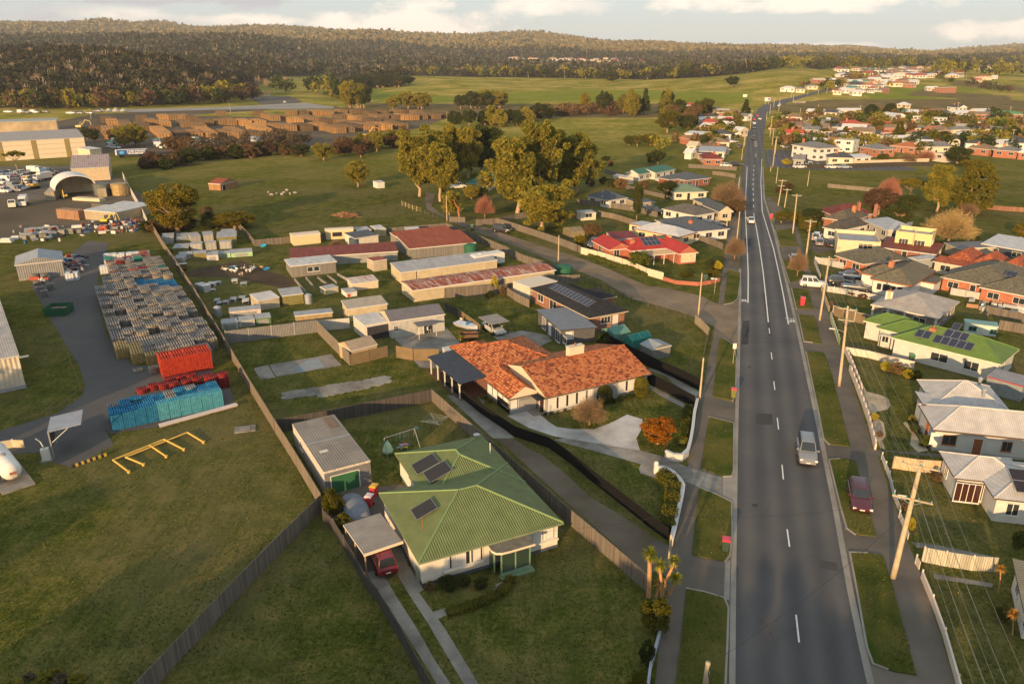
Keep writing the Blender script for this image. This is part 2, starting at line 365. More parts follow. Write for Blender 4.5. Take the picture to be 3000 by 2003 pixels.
fr_=b.ramp(b.math('ADD',b.math('MULTIPLY',b.noise(g,.02,6,.65),.6),b.math('MULTIPLY',b.noise(g,.2,4,.7),.4)),[(.40,(.14,.145,.018)),(.5,(.26,.225,.042)),(.60,(.44,.32,.10))])
mpg=b.new('ShaderNodeMapping'); mpg.inputs['Rotation'].default_value=(0,0,R(24)); mpg.inputs['Scale'].default_value=(1.6,.14,1); b.l(g,mpg.inputs[0]); sk=b.noise(mpg.outputs[0],1.0,5,.6)
near=b.mix(b.math('MULTIPLY',b.math('SUBTRACT',sk,.52),2.6,True),near,(.15,.13,.05)); near=b.mix(b.math('MULTIPLY',b.math('SUBTRACT',.44,sk),3.0,True),near,(.028,.052,.008))
sy=b.new('ShaderNodeSeparateXYZ'); b.l(g,sy.inputs[0]); k=b.math('DIVIDE',b.math('SUBTRACT',sy.outputs[1],230),300,True)
c=b.mix(k,near,fr_); c=b.mix(b.math('MULTIPLY',sp.outputs[2],.75),c,(.17,.205,.025)); c=b.mix(sp.outputs[1],c,b.ramp(b.noise(g,.05,5,.7),[(.35,(.12,.10,.045)),(.65,(.22,.16,.075))]))
c=b.mix(sp.outputs[0],c,b.ramp(b.noise(g,.06,4,.6),[(.35,(.05,.045,.022)),(.65,(.09,.068,.038))]))
b.col(c); b.rough(.95,0,.0); b.bump(b.math('ADD',b.noise(g,3.5,4,.75),b.math('MULTIPLY',b.noise(g,12,2),.5)),.55,.12)
me.materials.append(b.mt); go=bpy.data.objects.new('ground',me); COL.objects.link(go); struct(go)
# ---------------- flat sheets on the ground ----------------
PAVED=[];VERGE=[]
def P_(pts):
    out=[]; c=None
    for p in pts:
        if isinstance(p,str): c=p
        else: out.append(G(c,*p))
    return out
def sheet(name,pts,m,z,thick=None,drape=False,world=False):
    P=pts if world else P_(pts)
    if name not in('verge','lane_dash','lane_line'): PAVED.append(P)
    else: 
        if name=='verge' and thick: VERGE.append(P)
    mb=MB()
    zz=[T(x,y)+z for x,y in P]
    n=len(P)
    if thick: mb.prism(P,z-thick,z)
    else: mb.add([(x,y,h) for (x,y),h in zip(P,zz)],[tuple(range(n))])
    # orient up
    o=obj(name,mb,m); me=o.data
    import bmesh
    bm=bmesh.new(); bm.from_mesh(me); bmesh.ops.triangulate(bm,faces=bm.faces[:]); bmesh.ops.recalc_face_normals(bm,faces=bm.faces[:])
    if not thick and bm.faces and sum(f.normal.z*f.calc_area() for f in bm.faces)<0: bmesh.ops.reverse_faces(bm,faces=bm.faces[:])
    bm.to_mesh(me); bm.free()
    return struct(o)
def ribbon(name,Lp,Rp,m,z,step=8):
    # a strip between two edges, laid on the terrain; edges resampled by distance ahead
    Lw,Rw=P_(Lp),P_(Rp)
    y0=max(Lw[0][1],Rw[0][1]); y1=min(Lw[-1][1],Rw[-1][1])
    def smp(W,y):
        return float(np.interp(y,[p[1] for p in W],[p[0] for p in W]))
    ys=list(np.arange(min(Lw[0][1],Rw[0][1]),y1,step))+[y1]; mb=MB()
    for i,y in enumerate(ys):
        xl,xr=smp(Lw,y),smp(Rw,y)
        for k in range(5):
            x=xl+(xr-xl)*k/4; mb.v.append((x,y,T(x,y)+z))
        if i:
            for k in range(4): a=(i-1)*5+k; mb.f.append((a,a+1,a+6,a+5)); mb.m.append(0)
    return struct(obj(name,mb,m))
b=NB('asphalt'); g=b.geo(); 
sp=b.new('ShaderNodeSeparateXYZ'); b.l(g,sp.inputs[0])
# wheel tracks: coordinate across the carriageway (road runs about 16 degrees right of straight ahead)
t=b.math('SUBTRACT',b.math('MULTIPLY',sp.outputs[0],.961),b.math('MULTIPLY',sp.outputs[1],.2756))
wv=b.math('SINE',b.math('MULTIPLY',b.math('ADD',t,-4.1),2*math.pi/2.38))
f=b.math('ADD',b.math('MULTIPLY',wv,.10),b.math('ADD',b.math('MULTIPLY',b.noise(g,.12,4),.5),b.math('MULTIPLY',b.noise(g,30,3,.8),.35)))
b.col(b.ramp(f,[(.25,(.058,.057,.060)),(.5,(.090,.086,.084)),(.75,(.150,.130,.108))])); b.rough(.85,0,.3); b.bump(b.noise(g,40,3,.8),.3,.02); m_asph=b.mt
m_foot=ground('footpath_asphalt',(.095,.086,.074),(.130,.116,.098),(.180,.152,.12),.5,9,.9,.35,.03)
m_grass=ground('verge_grass',(.032,.058,.008),(.075,.092,.016),(.165,.130,.040),.55,5,.95,.8,.10)
m_gravel=ground('gravel',(.24,.23,.215),(.42,.405,.38),(.58,.56,.53),.8,10,.95,.5,.03)
m_track=ground('dirt_track',(.085,.068,.048),(.155,.125,.092),(.23,.19,.145),.25,7,.95,.5,.05)
m_yard=ground('yard_dirt',(.075,.062,.046),(.12,.098,.070),(.175,.135,.09),.06,3,.95,.4,.05)
m_kerb=ground('kerb_concrete',(.20,.185,.16),(.27,.25,.215),(.33,.30,.26),.7,7,.85,.2,.02)
m_mark=plain((.70,.68,.62),.6,0,.12,8)
RL=['X',(2154,2060),(2156,1760),(2162,1300),(2167,1100),(2170,950),(2172,859),(2171,787),(2174,640),(2177,489),(2184,430),(2194,380),(2200,352),(2209,335),(2222,320),(2238,308)]
RR=['X',(2553,2060),(2492,1789),(2441,1500),(2390,1240),(2333,968),(2308,860),(2266,683),(2236,579),(2233,489),(2236,430),(2240,380),(2246,345),(2257,328),(2275,314),(2300,303)]
ribbon('road',RL,RR,m_asph,.02,6)
ribbon('hill_road',['X',(2236,309),(2262,300),(2300,292),(2345,281),(2380,272),(2415,262),(2445,252),(2480,240),(2520,229),(2535,222)],['X',(2296,305),(2325,297),(2352,287),(2380,280),(2402,274),(2436,266),(2462,255),(2496,243),(2531,231),(2545,224)],m_asph,.10,10)
def off(pts,dx): return ['X']+[(p[0]+dx*(p[1]-160)/1840,p[1]) for p in pts[1:]]
ribbon('gutter',off(RL,-19)[:7+1],RL[:8],m_kerb,.035,6); ribbon('gutter',RR[:10],off(RR,22)[:10],m_kerb,.035,6)
def kerbline(pts,w=.16,h=.14,closed=False):
    W=P_(pts); mb=MB(); n=len(W)
    for i in range(n if closed else n-1):
        a,c=W[i],W[(i+1)%n]; d=math.hypot(c[0]-a[0],c[1]-a[1]); 
        if d<.01: continue
        nx,ny=-(c[1]-a[1])/d*w/2,(c[0]-a[0])/d*w/2; ex,ey=(c[0]-a[0])/d*.05,(c[1]-a[1])/d*.05
        mb.prism([(a[0]-nx-ex,a[1]-ny-ey),(c[0]-nx+ex,c[1]-ny+ey),(c[0]+nx+ex,c[1]+ny+ey),(a[0]+nx-ex,a[1]+ny-ey)],0,h+.0013*i)
    o=obj('kerb',mb,m_kerb); return struct(o)
# left verge
sheet('footpath',['X',(1905,2060),(1919,2003),(1934,1848),(1950,1760),(1974,1600),(1988,1509),(2000,1443),(2010,1400),(2026,1300),(2040,1230),(2046,1193),(2063,1123),(2078,1040),(2091,980),(2094,950),(2100,905),(2107,870),(2111,836),(2119,787),(2129,698),(2141,614),(2155,550),(2172,489),(2174,489),(2171,640),(2168,787),(2163,900),(2158,1000),(2152,1240),(2140,1760),(2132,2060)],m_foot,.012)
VG=[['X',(1968,2060),(1979,2003),(1996,1870),(2011,1725),(2060,1734),(2121,1752),(2134,1782),(2130,1900),(2120,2060)],
 ['X',(2028,1625),(2036,1540),(2049,1430),(2100,1450),(2143,1472),(2145,1568),(2138,1628),(2125,1646),(2070,1636)],
 ['X',(2053,1372),(2064,1300),(2078,1222),(2150,1240),(2149,1380),(2144,1396),(2119,1397)],
 ['X',(2088,1162),(2098,1080),(2107,994),(2119,991),(2150,1012),(2157,1050),(2155,1150),(2146,1176)],
 ['X',(2121,893),(2131,800),(2135,790),(2168,799),(2169,820),(2161,876),(2147,888)]]
for v in VG: sheet('verge',v,m_grass,.12,.12)
for q in ([(2011,1725),(2060,1734),(2121,1752),(2134,1782),(2130,1900),(2122,2060)],[(2049,1430),(2100,1450),(2143,1472),(2145,1568),(2138,1628),(2125,1646)],[(2078,1222),(2150,1240),(2149,1380),(2144,1396),(2119,1397)],[(2119,991),(2150,1012),(2157,1050),(2155,1150),(2146,1176)],[(2135,790),(2168,799),(2169,820),(2161,876),(2147,888),(2121,893)]): kerbline(['X']+q,.16,.135)
sheet('verge',['X',(2137,778),(2141,698),(2149,614),(2160,540),(2172,489),(2172,560),(2168,700),(2167,780)],m_track,.05)
# right verge
VR=[['X',(2489,1619),(2540,1621),(2585,1629),(2615,1720),(2652,1860),(2684,1978),(2620,1968),(2557,1946),(2540,1900),(2534,1869),(2508,1720)],
 ['X',(2428,1347),(2460,1345),(2505,1350),(2530,1440),(2566,1572),(2520,1568),(2480,1548),(2463,1490)],
 ['X',(2361,1031),(2413,1034),(2438,1102),(2460,1190),(2490,1309),(2428,1302),(2413,1287),(2396,1200)],
 ['X',(2338,923),(2385,927),(2397,965),(2408,1009),(2380,1004),(2355,1001)],
 ['X',(2319,846),(2369,848),(2382,907),(2333,905)],
 ['X',(2272,676),(2320,670),(2330,690),(2338,722),(2284,722)],
 ['X',(2293,764),(2342,764),(2352,790),(2367,817),(2312,827)],
 ['X',(2700,2060),(2716,2060),(2700,2030),(2600,2025),(2590,2060)]]
for v in VR: sheet('verge',v,m_grass,.12,.12)
for q in ([(2540,1621),(2489,1619),(2508,1720),(2534,1869),(2540,1900),(2557,1946),(2600,1962)],[(2460,1345),(2428,1347),(2463,1490),(2480,1548),(2505,1566)],[(2361,1031),(2396,1200),(2413,1287),(2428,1302)],[(2338,923),(2355,1001),(2380,1004)],[(2319,846),(2333,905)],[(2272,676),(2284,722)],[(2293,764),(2312,827)]): kerbline(['X']+q,.16,.137)
sheet('footpath',['X',(2565,2060),(2508,1789),(2456,1500),(2404,1240),(2344,968),(2318,860),(2275,683),(2244,579),(2252,579),(2285,600),(2310,640),(2338,670),(2352,722),(2376,800),(2397,830),(2404,850),(2420,890),(2436,960),(2462,1020),(2489,1100),(2560,1310),(2579,1355),(2612,1457),(2630,1506),(2659,1587),(2698,1680),(2800,2003),(2820,2060)],m_foot,.014)
def dash(name,a,c,wd=.13):
    A,B=G('X',*a),G('X',*c); d=math.hypot(B[0]-A[0],B[1]-A[1]); nx,ny=-(B[1]-A[1])/d*wd/2,(B[0]-A[0])/d*wd/2
    o=sheet(name,[(A[0]-nx,A[1]-ny),(B[0]-nx,B[1]-ny),(B[0]+nx,B[1]+ny),(A[0]+nx,A[1]+ny)],m_mark,.027,world=True)
for a,c in [((2332,1800),(2341,1881)),((2306,1550),(2313,1601)),((2291,1361),(2295,1404)),((2277,1224),(2281,1258)),((2267,1117),(2270,1142)),((2259,1032),(2262,1053)),((2253,961),(2255,978))]: dash('lane_dash',a,c)
for a,c in [((2208,608),(2207.7,600)),((2207.3,590),(2207,582)),((2206.7,573),(2206.5,566)),((2206.3,558),(2206.2,551)),((2206.3,543),(2206.5,537)),((2206.8,529),(2207,523)),((2207.3,515),(2207.6,510)),((2208,502),(2208.4,497)),((2209,489),(2209.5,485))]: dash('lane_dash',a,c,.2)
def lines(name,pts,wd=.16):
    for p,q in zip(pts[:-1],pts[1:]): dash(name,p,q,wd)
lines('lane_line',[(2251,944),(2243.5,870),(2236,800),(2226,728),(2216,670),(2208,625)],.2); lines('lane_line',[(2191.5,887),(2192,800),(2189,728),(2183,609),(2189,489)],.2); lines('lane_line',[(2310,950),(2296,870),(2282,800),(2266,728),(2245,660),(2233,620),(2229,534),(2232,466)],.2)
# median island
sheet('traffic_island',['C',(492,985),(500,965),(512,985),(516,1010),(505,1012),(490,1008)],m_kerb,.16,.16)
sheet('traffic_island',['C',(494,1062),(503,1056),(511,1064),(512,1080),(500,1084),(493,1076)],m_kerb,.16,.16)
# bicycle symbols on the road
def bike(c,x,y,s=1.0):
    X,Y=G(c,x,y); mb=MB(); a=R(-16); r=.34*s
    def P2(u,v): return (X+u*math.cos(a)*s-v*math.sin(a)*s*1.9,Y+u*math.sin(a)*s+v*math.cos(a)*s*1.9)
    def seg(p,q2,wd=.06):
        A,B=P2(*p),P2(*q2); d=math.hypot(B[0]-A[0],B[1]-A[1]) or 1; nx,ny=-(B[1]-A[1])/d*wd,(B[0]-A[0])/d*wd; z=.031+len(mb.f)*.0002
        mb.add([(A[0]-nx,A[1]-ny,z),(B[0]-nx,B[1]-ny,z),(B[0]+nx,B[1]+ny,z),(A[0]+nx,A[1]+ny,z)],[(0,1,2,3)])
    for cx in (-.5,.5):
        for k in range(10): 
            t0,t1=2*math.pi*k/10,2*math.pi*(k+1)/10; seg((cx+.3*math.cos(t0),.3*math.sin(t0)),(cx+.3*math.cos(t1),.3*math.sin(t1)))
    for p,q2 in [((-.5,0),(-.25,.5)),((-.25,.5),(.3,.5)),((.3,.5),(0,0)),((0,0),(-.25,.5)),((.3,.5),(.5,0)),((.3,.5),(.25,.7)),((-.32,.62),(-.12,.62)),((-.5,0),(0,0))]: seg(p,q2)
    struct(obj('bicycle_marking',mb,m_mark))
bike('N',1175,292,.85); bike('N',1680,508,.85)
X0,Y0=G('N',1672,478); 
lb=MB()
for k in range(6):
    for a in ((0,0,.05,.5),(.15,0,.2,.5),(.05,.22 if k%2 else .42,.15,.3 if k%2 else .5)): x=X0-.95+k*.3; lb.add([(x+a[0],Y0+a[1]-k*.07,.032),(x+a[2],Y0+a[1]-k*.07,.032),(x+a[2],Y0+a[3]-k*.07,.032),(x+a[0],Y0+a[3]-k*.07,.032)],[(0,1,2,3)])
struct(obj('lane_marking',lb,m_mark))
# driveways, paths, courts
SH=[('driveway',m_foot,.024,['U',(690,268),(1095,318),(1132,300),(1130,720),(1075,690),(720,575),(560,560),(480,430),(300,210),(420,100),(560,170)]),
('dirt_track',m_track,.020,['T',(-330,-55),(-150,-55),(0,50),(130,110),(330,270),(600,520),(900,700),(1180,890),(1340,1000),(1330,1120),(1300,1250),(1150,1270),(760,915),(300,510),(0,240),(-160,90)]),
('concrete_drive',m_conc,.026,['M',(190,858),(330,862),(600,1050),(860,1278),(650,1282)]),
('gravel_drive',m_gravel,.028,['M',(785,1060),(990,1010),(1030,990),(1160,1090),(1180,1110),(1270,1170),(1440,1190),(1640,1190),(1800,1130),(1960,1048),(2110,1095),(2095,1200),(2050,1280),(2085,1400),(1250,1262),(1000,1180)]),
('concrete_drive',m_conc,.024,['T',(240,-40),(540,-90),(1080,60),(1340,130),(1560,230),(1900,330),(1895,515),(1530,370),(1400,330),(1230,330),(1090,290),(1080,240),(1100,200),(600,60)]),
('driveway_crossing',m_kerb,.04,['T',(1905,333),(2010,330),(2000,575),(1900,515)]),
('driveway_crossing',m_kerb,.04,['U',(1090,320),(1140,300),(1130,700),(1075,690)]),
('concrete_strip',m_conc,.022,['S',(650,370),(780,350),(910,570),(1090,850),(1230,1100),(1400,1360),(1280,1360),(1070,1020),(830,640)]),
('concrete_strip',m_conc,.022,['S',(800,180),(960,150),(1010,300),(1150,520),(1110,545),(1330,850),(1640,1360),(1510,1360),(1180,800),(1010,540)]),
('path',m_conc,.020,['S',(1225,710),(1330,680),(1500,640),(1660,590),(1740,540),(1770,470),(1830,450),(1820,500),(1760,560),(1600,640),(1340,740),(1270,770)]),
('courtyard',m_foot,.018,['R',(240,620),(660,600),(700,640),(800,640),(900,620),(1000,640),(1000,900),(820,1400),(640,1400),(500,1150),(360,900)]),
('concrete_court',m_conc,.022,['F',(1300,1450),(1700,1440),(1980,1400),(2130,1566),(2170,1640),(1700,1720),(1500,1640)]),
('concrete_court',m_conc,.024,['H',(700,1480),(900,1440),(1200,1500),(1240,1560),(1060,1640),(700,1620),(560,1500)]),
('concrete_path',m_conc,.026,['M',(-180,470),(270,480),(300,640),(560,830),(560,960),(500,880),(140,600),(-60,590)]),
('concrete_slab',m_conc,.03,['L',(630,565),(1235,458),(1340,568),(700,678)]),
('concrete_slab',m_conc,.028,['L',(480,600),(560,575),(620,568),(695,690),(540,702)]),
('concrete_slab',m_conc,.026,['N',(190,990),(350,1040),(710,1245),(650,1340),(360,1080),(170,1010)]),
('concrete_path',m_conc,.026,['N',(165,1150),(600,1390),(570,1420),(300,1280),(165,1190)]),
('gravel_lane',m_track,.020,['G',(160,880),(250,900),(215,1020),(300,1090),(560,1190),(800,1240),(1100,1370),(1400,1480),(1800,1560),(1500,1600),(1150,1440),(900,1370),(560,1240),(380,1160),(170,1050),(150,960)]),
('gravel_lane',ground('lane_gravel',(.135,.100,.068),(.20,.152,.105),(.29,.225,.16),.3,8,.95,.4,.04),.024,['H',(620,310),(900,400),(1300,535),(1500,590),(1800,700),(2349,935),'N',(250,140),(520,190),(700,230),(890,318),(960,335),(1060,320),(1140,285),(1150,560),(1100,740),(860,560),(640,445),(250,335),(0,270),'H',(1800,860),(1500,745),(1280,665),(900,505),(620,385)]),
('driveway',m_foot,.026,['I',(60,1030),(300,1100),(330,1180),(100,1120),(30,1080)]),
('yard_asphalt',ground('yard_asphalt',(.075,.075,.078),(.10,.10,.102),(.135,.125,.115),.2,9,.9,.3,.03),.020,['D',(860,860),(1060,880),(1040,1000),'K',(960,0),(950,250),(1040,600),(1300,900),(2000,900),(2250,1120),(2300,1300),(1560,1500),(1090,1568),'Q',(600,110),(650,200),(560,250),(420,330),(300,300),(280,240),(0,260),(-60,180),'K',(0,1540),(560,1370),(800,1200),(835,1110),(770,900),(680,760),(560,560),(490,450),(430,330),(300,120)]),
('gravel_yard',m_yard,.022,['D',(-200,420),(400,455),(950,435),(1320,430),(1400,600),(1440,700),(1080,750),(800,790),(230,790),(0,850),(-200,870)]),
('car_yard',m_foot,.020,['D',(-300,130),(600,120),(940,120),(1240,280),(1320,430),(950,435),(400,455),(-300,420)]),
('timber_yard',m_yard,.05,['A',(380,840),(640,790),(1100,765),(2300,735),'B',(0,745),(560,770),(760,800),(560,880),(330,920),(0,965),'A',(2349,1000),(1700,1010),(1500,1050),(1150,1060),(700,1060),(440,1000)]),
('poultry_yard_dirt',ground('bare_earth',(.055,.040,.026),(.085,.062,.042),(.12,.088,.06),.3,5,.95,.5,.06),.012,['E',(700,730),(900,700),(1200,640),(1450,740),(1700,820),(1860,900),(1700,960),(1400,900),(1100,830),(640,830),(560,780)]),
('poultry_yard_dirt',m_track,.010,['D',(1300,360),(1400,400),(1440,600),(1400,640),(1340,500),(1270,400)]),
('driveway',m_foot,.022,['W',(590,190),(790,260),(890,395),(600,365)]),('driveway',m_foot,.022,['P',(110,805),(350,830),(410,960),(130,955)]),
('front_path',m_conc,.02,['W',(1150,270),(1350,290),(1920,410),(1900,440),(1200,320)]),
('front_path',m_conc,.02,['W',(1350,560),(1900,650),(1890,685),(1360,605)]),
('garden_bed',ground('pale_gravel',(.30,.24,.16),(.42,.34,.24),(.52,.44,.33),2,14,.9,.3,.02),.022,['P',(480,60),(540,180),(720,230),(800,270),(820,340),(780,390),(660,415),(640,470),(740,540),(765,690),(720,750),(760,850),(700,830),(640,700),(520,400),(420,100)]),
('garden_bed',ground('pale_gravel2',(.30,.24,.16),(.42,.34,.24),(.52,.44,.33),2,14,.9,.3,.02),.024,['P',(960,540),(1000,530),(1120,700),(1250,860),(1130,880),(1040,790),(1060,670)]),
('car_park',m_foot,.02,['J',(240,940),(520,960),(510,1090),(560,1110),(300,1150),(260,1100)]),('driveway',m_foot,.02,['O',(0,270),(420,180),(640,420),(300,350),(0,330)]),
('driveway',m_foot,.021,['P',(640,850),(1400,900),(1400,940),(740,870),(700,940),(640,900)]),
('side_street',m_asph,.03,['C',(560,1030),(900,1040),(1600,1160),(1600,1175),(900,1170),(570,1150)]),
('quarry_floor',m_foot,.3,['A',(1700,668),(1990,665),(2080,700),(2000,722),(1800,725)]),('quarry_road',ground('quarry_gravel',(.22,.21,.19),(.30,.28,.25),(.36,.34,.30),.1,2,.95,.2,.1),.35,['A',(800,760),(1100,752),(1500,742),(2100,712),(2300,740),(2300,752),(1500,762),(900,778)]),
('paved_patch',m_gravel,.02,['J',(1200,840),(1260,840),(1250,870),(1190,870)]),
]
for nm,m,z,pts in SH: sheet(nm,pts,m,z)
sheet('painted_slab',['L',(870,590),(1000,520),(1110,500),(1170,585),(905,640)],ground('slab_paint',(.17,.19,.21),(.22,.245,.27),(.27,.30,.32),.6,5,.8,.1,.01),.036)
# broken concrete pieces
rng=random.Random(3)
def shard(cx,cy,r):
    X,Y=G('L',cx,cy); n=rng.randint(5,7); a0=rng.random()*6; P=[(X+r*1.35*math.cos(a0+6.283*k/n)*rng.uniform(.75,1),Y+r*math.sin(a0+6.283*k/n)*rng.uniform(.75,1)) for k in range(n)]
    struct(obj('concrete_slab',MB().prism(P,0,.05+rng.random()*.03),m_conc))
for t in np.linspace(0,1,12): 
    for q_ in (0,1): shard(830+t*930+rng.uniform(-15,15),845-t*150+q_*34+rng.uniform(-6,6),rng.uniform(.75,1.1))
for t in np.linspace(0,1,6): shard(1150+t*420,862-t*80,.7)

m_patch=ground('road_patch',(.05,.05,.052),(.065,.063,.062),(.085,.08,.075),.8,8,.9,.2,.01)
for k,pts in enumerate([[(2215,1210),(2262,1212),(2264,1245),(2214,1243)],[(2330,1330),(2372,1333),(2376,1368),(2334,1364)],[(2180,700),(2200,700),(2201,722),(2180,722)],[(2400,1640),(2452,1648),(2456,1672),(2404,1664)],[(2235,860),(2243,858),(2262,985),(2252,985)],[(2176,940),(2196,940),(2192,1010),(2172,1008)]]):
    sheet('road_patch',['X']+pts,m_patch,.0235)
for x,y,r_ in ((2212,1480,.32),(2395,1245,.32),(2255,760,.35),(2196,1075,.3)):
    X,Y=G('X',x,y); sheet('manhole',[(X+r_*math.cos(a*.524),Y+r_*math.sin(a*.524)) for a in range(12)],plain((.05,.045,.04),.6,0,.2,9),.0275,world=True)
rc_=random.Random(12); cm_=MB()
for k in range(9):
    t=rc_.random(); x=2190+rc_.random()*200; y=700+rc_.random()**.7*1250; X,Y=G('X',x+(y-700)*.05*rc_.random(),y); a=1.3+rc_.uniform(-.9,.9)
    for j in range(9):
        l=rc_.uniform(.2,.55); X2,Y2=X+math.cos(a)*l,Y+math.sin(a)*l; nx,ny=-math.sin(a)*.007,math.cos(a)*.007; z=.0285+.0004*(j%3)+.001*(k%3)
        cm_.add([(X-nx,Y-ny,z),(X2-nx,Y2-ny,z),(X2+nx,Y2+ny,z),(X+nx,Y+ny,z)],[(0,1,2,3)]); X,Y=X2,Y2; a+=rc_.uniform(-.28,.28)
struct(obj('road_crack',cm_,plain((.035,.034,.033),.9)))
# ---------------- buildings ----------------
def roof_mb(mb,kind,x0,y0,x1,y1,h,rise,fas=.2,m=0,mf=1):
    e0=[(x0,y0),(x1,y0),(x1,y1),(x0,y1)]; W,D=x1-x0,y1-y0
    hh=[h]*4; ridge=None
    if kind=='sb': hh=[h,h,h+rise,h+rise]
    elif kind=='sf': hh=[h+rise,h+rise,h,h]
    elif kind=='sl': hh=[h+rise,h,h,h+rise]
    elif kind=='sr': hh=[h,h+rise,h+rise,h]
    top=[(x,y,z) for (x,y),z in zip(e0,hh)]; bot=[(x,y,z-fas) for x,y,z in top]
    mb.add(bot,[(3,2,1,0)],mf)
    mb.add(bot+top,[(i,(i+1)%4,4+(i+1)%4,4+i) for i in range(4)],mf)
    mm=(x0+x1)/2; nn=(y0+y1)/2; r=h+rise; caps=[]
    if kind in ('sb','sf','sl','sr','flat'): mb.add(top,[(0,1,2,3)],m)
    elif kind=='gx':
        a,b=(x0,nn,r),(x1,nn,r); mb.add(top+[a,b],[(0,1,5,4),(2,3,4,5)],m); mb.add(top+[a,b],[(3,0,4),(1,2,5)],2); caps=[(a,b)]
    elif kind=='gy':
        a,b=(mm,y0,r),(mm,y1,r); mb.add(top+[a,b],[(1,2,5,4),(3,0,4,5)],m); mb.add(top+[a,b],[(0,1,4),(2,3,5)],2); caps=[(a,b)]
    elif kind=='hip':
        if W>=D: a,b=(x0+D/2,nn,r),(x1-D/2,nn,r); fs=[(0,1,5,4),(2,3,4,5),(3,0,4),(1,2,5)]
        else: a,b=(mm,y0+W/2,r),(mm,y1-W/2,r); fs=[(1,2,5,4),(3,0,4,5),(0,1,4),(2,3,5)]
        if abs(W-D)<.02: b=a
        mb.add(top+[a,b],fs,m); 
        aa=(0,3) if W>=D else (0,1); caps=[(a,b)]+[(top[i],a if i in aa else b) for i in range(4)]
    return caps
def window(parent,side,x0,y0,x1,y1,pos,wd,z0,ht,mf=None,mull=1,mg=None,sub=True,curtain=False):
    # side f,b,l,r of the wall box; pos along it
    mf=mf or m_white; mg=mg or glass()
    def tf(p):
        u,d,z=p
        if side=='f': return (x0+pos+u,y0-d,z)
        if side=='b': return (x1-pos-u,y1+d,z)
        if side=='l': return (x0-d,y1-pos-u,z)
        return (x1+d,y0+pos+u,z)
    f=MB(); t=.07
    for a in ((-t,0,z0-t,wd+t,.06,z0),(-t,0,z0+ht,wd+t,.06,z0+ht+t),(-t,0,z0,0,.06,z0+ht),(wd,0,z0,wd+t,.06,z0+ht)): f.box(*a,tf=tf)
    for k in range(1,mull+1): u=wd*k/(mull+1); f.box(u-.03,0,z0,u+.03,.05,z0+ht,tf=tf)
    if sub: f.box(-t-.05,.06,z0-t-.05,wd+t+.05,.12,z0-t,tf=tf)
    w=obj('window',f,mf,parent)
    p=MB().box(.0,.004,z0,wd,.02,z0+ht,tf=tf)
    obj('pane',p,mg,w)
    if curtain:
        c=MB()
        for k in range(int(wd/.16)):
            if k%9<7: c.box(k*.16+.01,.02,z0+.03,k*.16+.15,.03+.01*(k%2),z0+ht-.03,tf=tf)
        obj('curtain',c,m_curt,w)
    return w
m_curt=plain((.68,.65,.60),.9,0,.1,6)
def door(parent,side,x0,y0,x1,y1,pos,wd,z0,ht,m,handle=True,name='door'):
    def tf(p):
        u,d,z=p
        if side=='f': return (x0+pos+u,y0-d,z)
        if side=='b': return (x1-pos-u,y1+d,z)
        if side=='l': return (x0-d,y1-pos-u,z)
        return (x1+d,y0+pos+u,z)
    f=MB().box(0,0,z0,wd,.05,z0+ht,tf=tf)
    for a in ((-.08,0,z0,0,.08,z0+ht+.08),(wd,0,z0,wd+.08,.08,z0+ht+.08),(0,0,z0+ht,wd,.08,z0+ht+.08)): f.box(*a,m=1,tf=tf)
    d=obj(name,f,[m,m_white],parent)
    if handle: obj('handle',MB().box(wd-.16,.05,z0+1.0,wd-.08,.1,z0+1.06,tf=tf),m_galv,d)
    return d
def frame(c,A,B,C,h):
    """corner A, heading and width to B, depth from a third corner; all seen at height h"""
    a,b_=Vector((*G(c,*A,h),0)),Vector((*G(c,*B,h),0))
    d=b_-a; W=d.length; ux=d/W; uy=Vector((-ux.y,ux.x,0))
    if isinstance(C,(int,float)): D=float(C)
    else: D=abs((Vector((*G(c,*C,h),0))-a).dot(uy))
    return a,math.atan2(ux.y,ux.x),W,D
def chimney(parent,x,y,z0,z1,m,w=.9,d=.6,pot=True):
    c=obj('chimney',MB().box(x-w/2,y-d/2,z0,x+w/2,y+d/2,z1).box(x-w/2-.06,y-d/2-.06,z1,x+w/2+.06,y+d/2+.06,z1+.1),m,parent)
    if pot: obj('chimney_pot',MB().lathe([(.13,z1+.1),(.11,z1+.45),(.15,z1+.5)],8,c=(x,y)),plain((.30,.13,.07)),c)
    return c
def panels(parent,x,y,z,nx,ny,tilt,ax='y',pw=1.0,ph=1.65,m=None,gap=.03,lift=.12):
    # solar modules lying on a slope: origin (x,y,z), rows run up the slope
    ct,st=math.cos(tilt),math.sin(tilt)
    for i in range(nx):
        for j in range(ny):
            def tf(p,i=i,j=j):
                u=p[0]+i*(pw+gap); v=p[1]+j*(ph+gap); n=p[2]+lift
                if ax=='y': return (x+u,y+v*ct-n*st,z+v*st+n*ct)
                if ax=='-y': return (x-u,y-v*ct+n*st,z+v*st+n*ct)
                if ax=='x': return (x+v*ct-n*st,y-u,z+v*st+n*ct)
                return (x-v*ct+n*st,y+u,z+v*st+n*ct)
            s=MB().box(0,0,0,pw,ph,.04,tf=tf,m=1); 
            s.add([(.03,.03,.043),(pw-.03,.03,.043),(pw-.03,ph-.03,.043),(.03,ph-.03,.043)],[(0,1,2,3)],0,tf)
            obj('solar_panel',s,[m or m_solar,plain((.4,.4,.42),.4,.6,.05)],parent)
b=NB('solar_cells'); uv=b.uv(); t=b.new('ShaderNodeTexBrick'); b.l(uv,t.inputs['Vector']); t.offset=0; t.inputs['Scale'].default_value=1; t.inputs['Brick Width'].default_value=.16; t.inputs['Row Height'].default_value=.16; t.inputs['Mortar Size'].default_value=.006
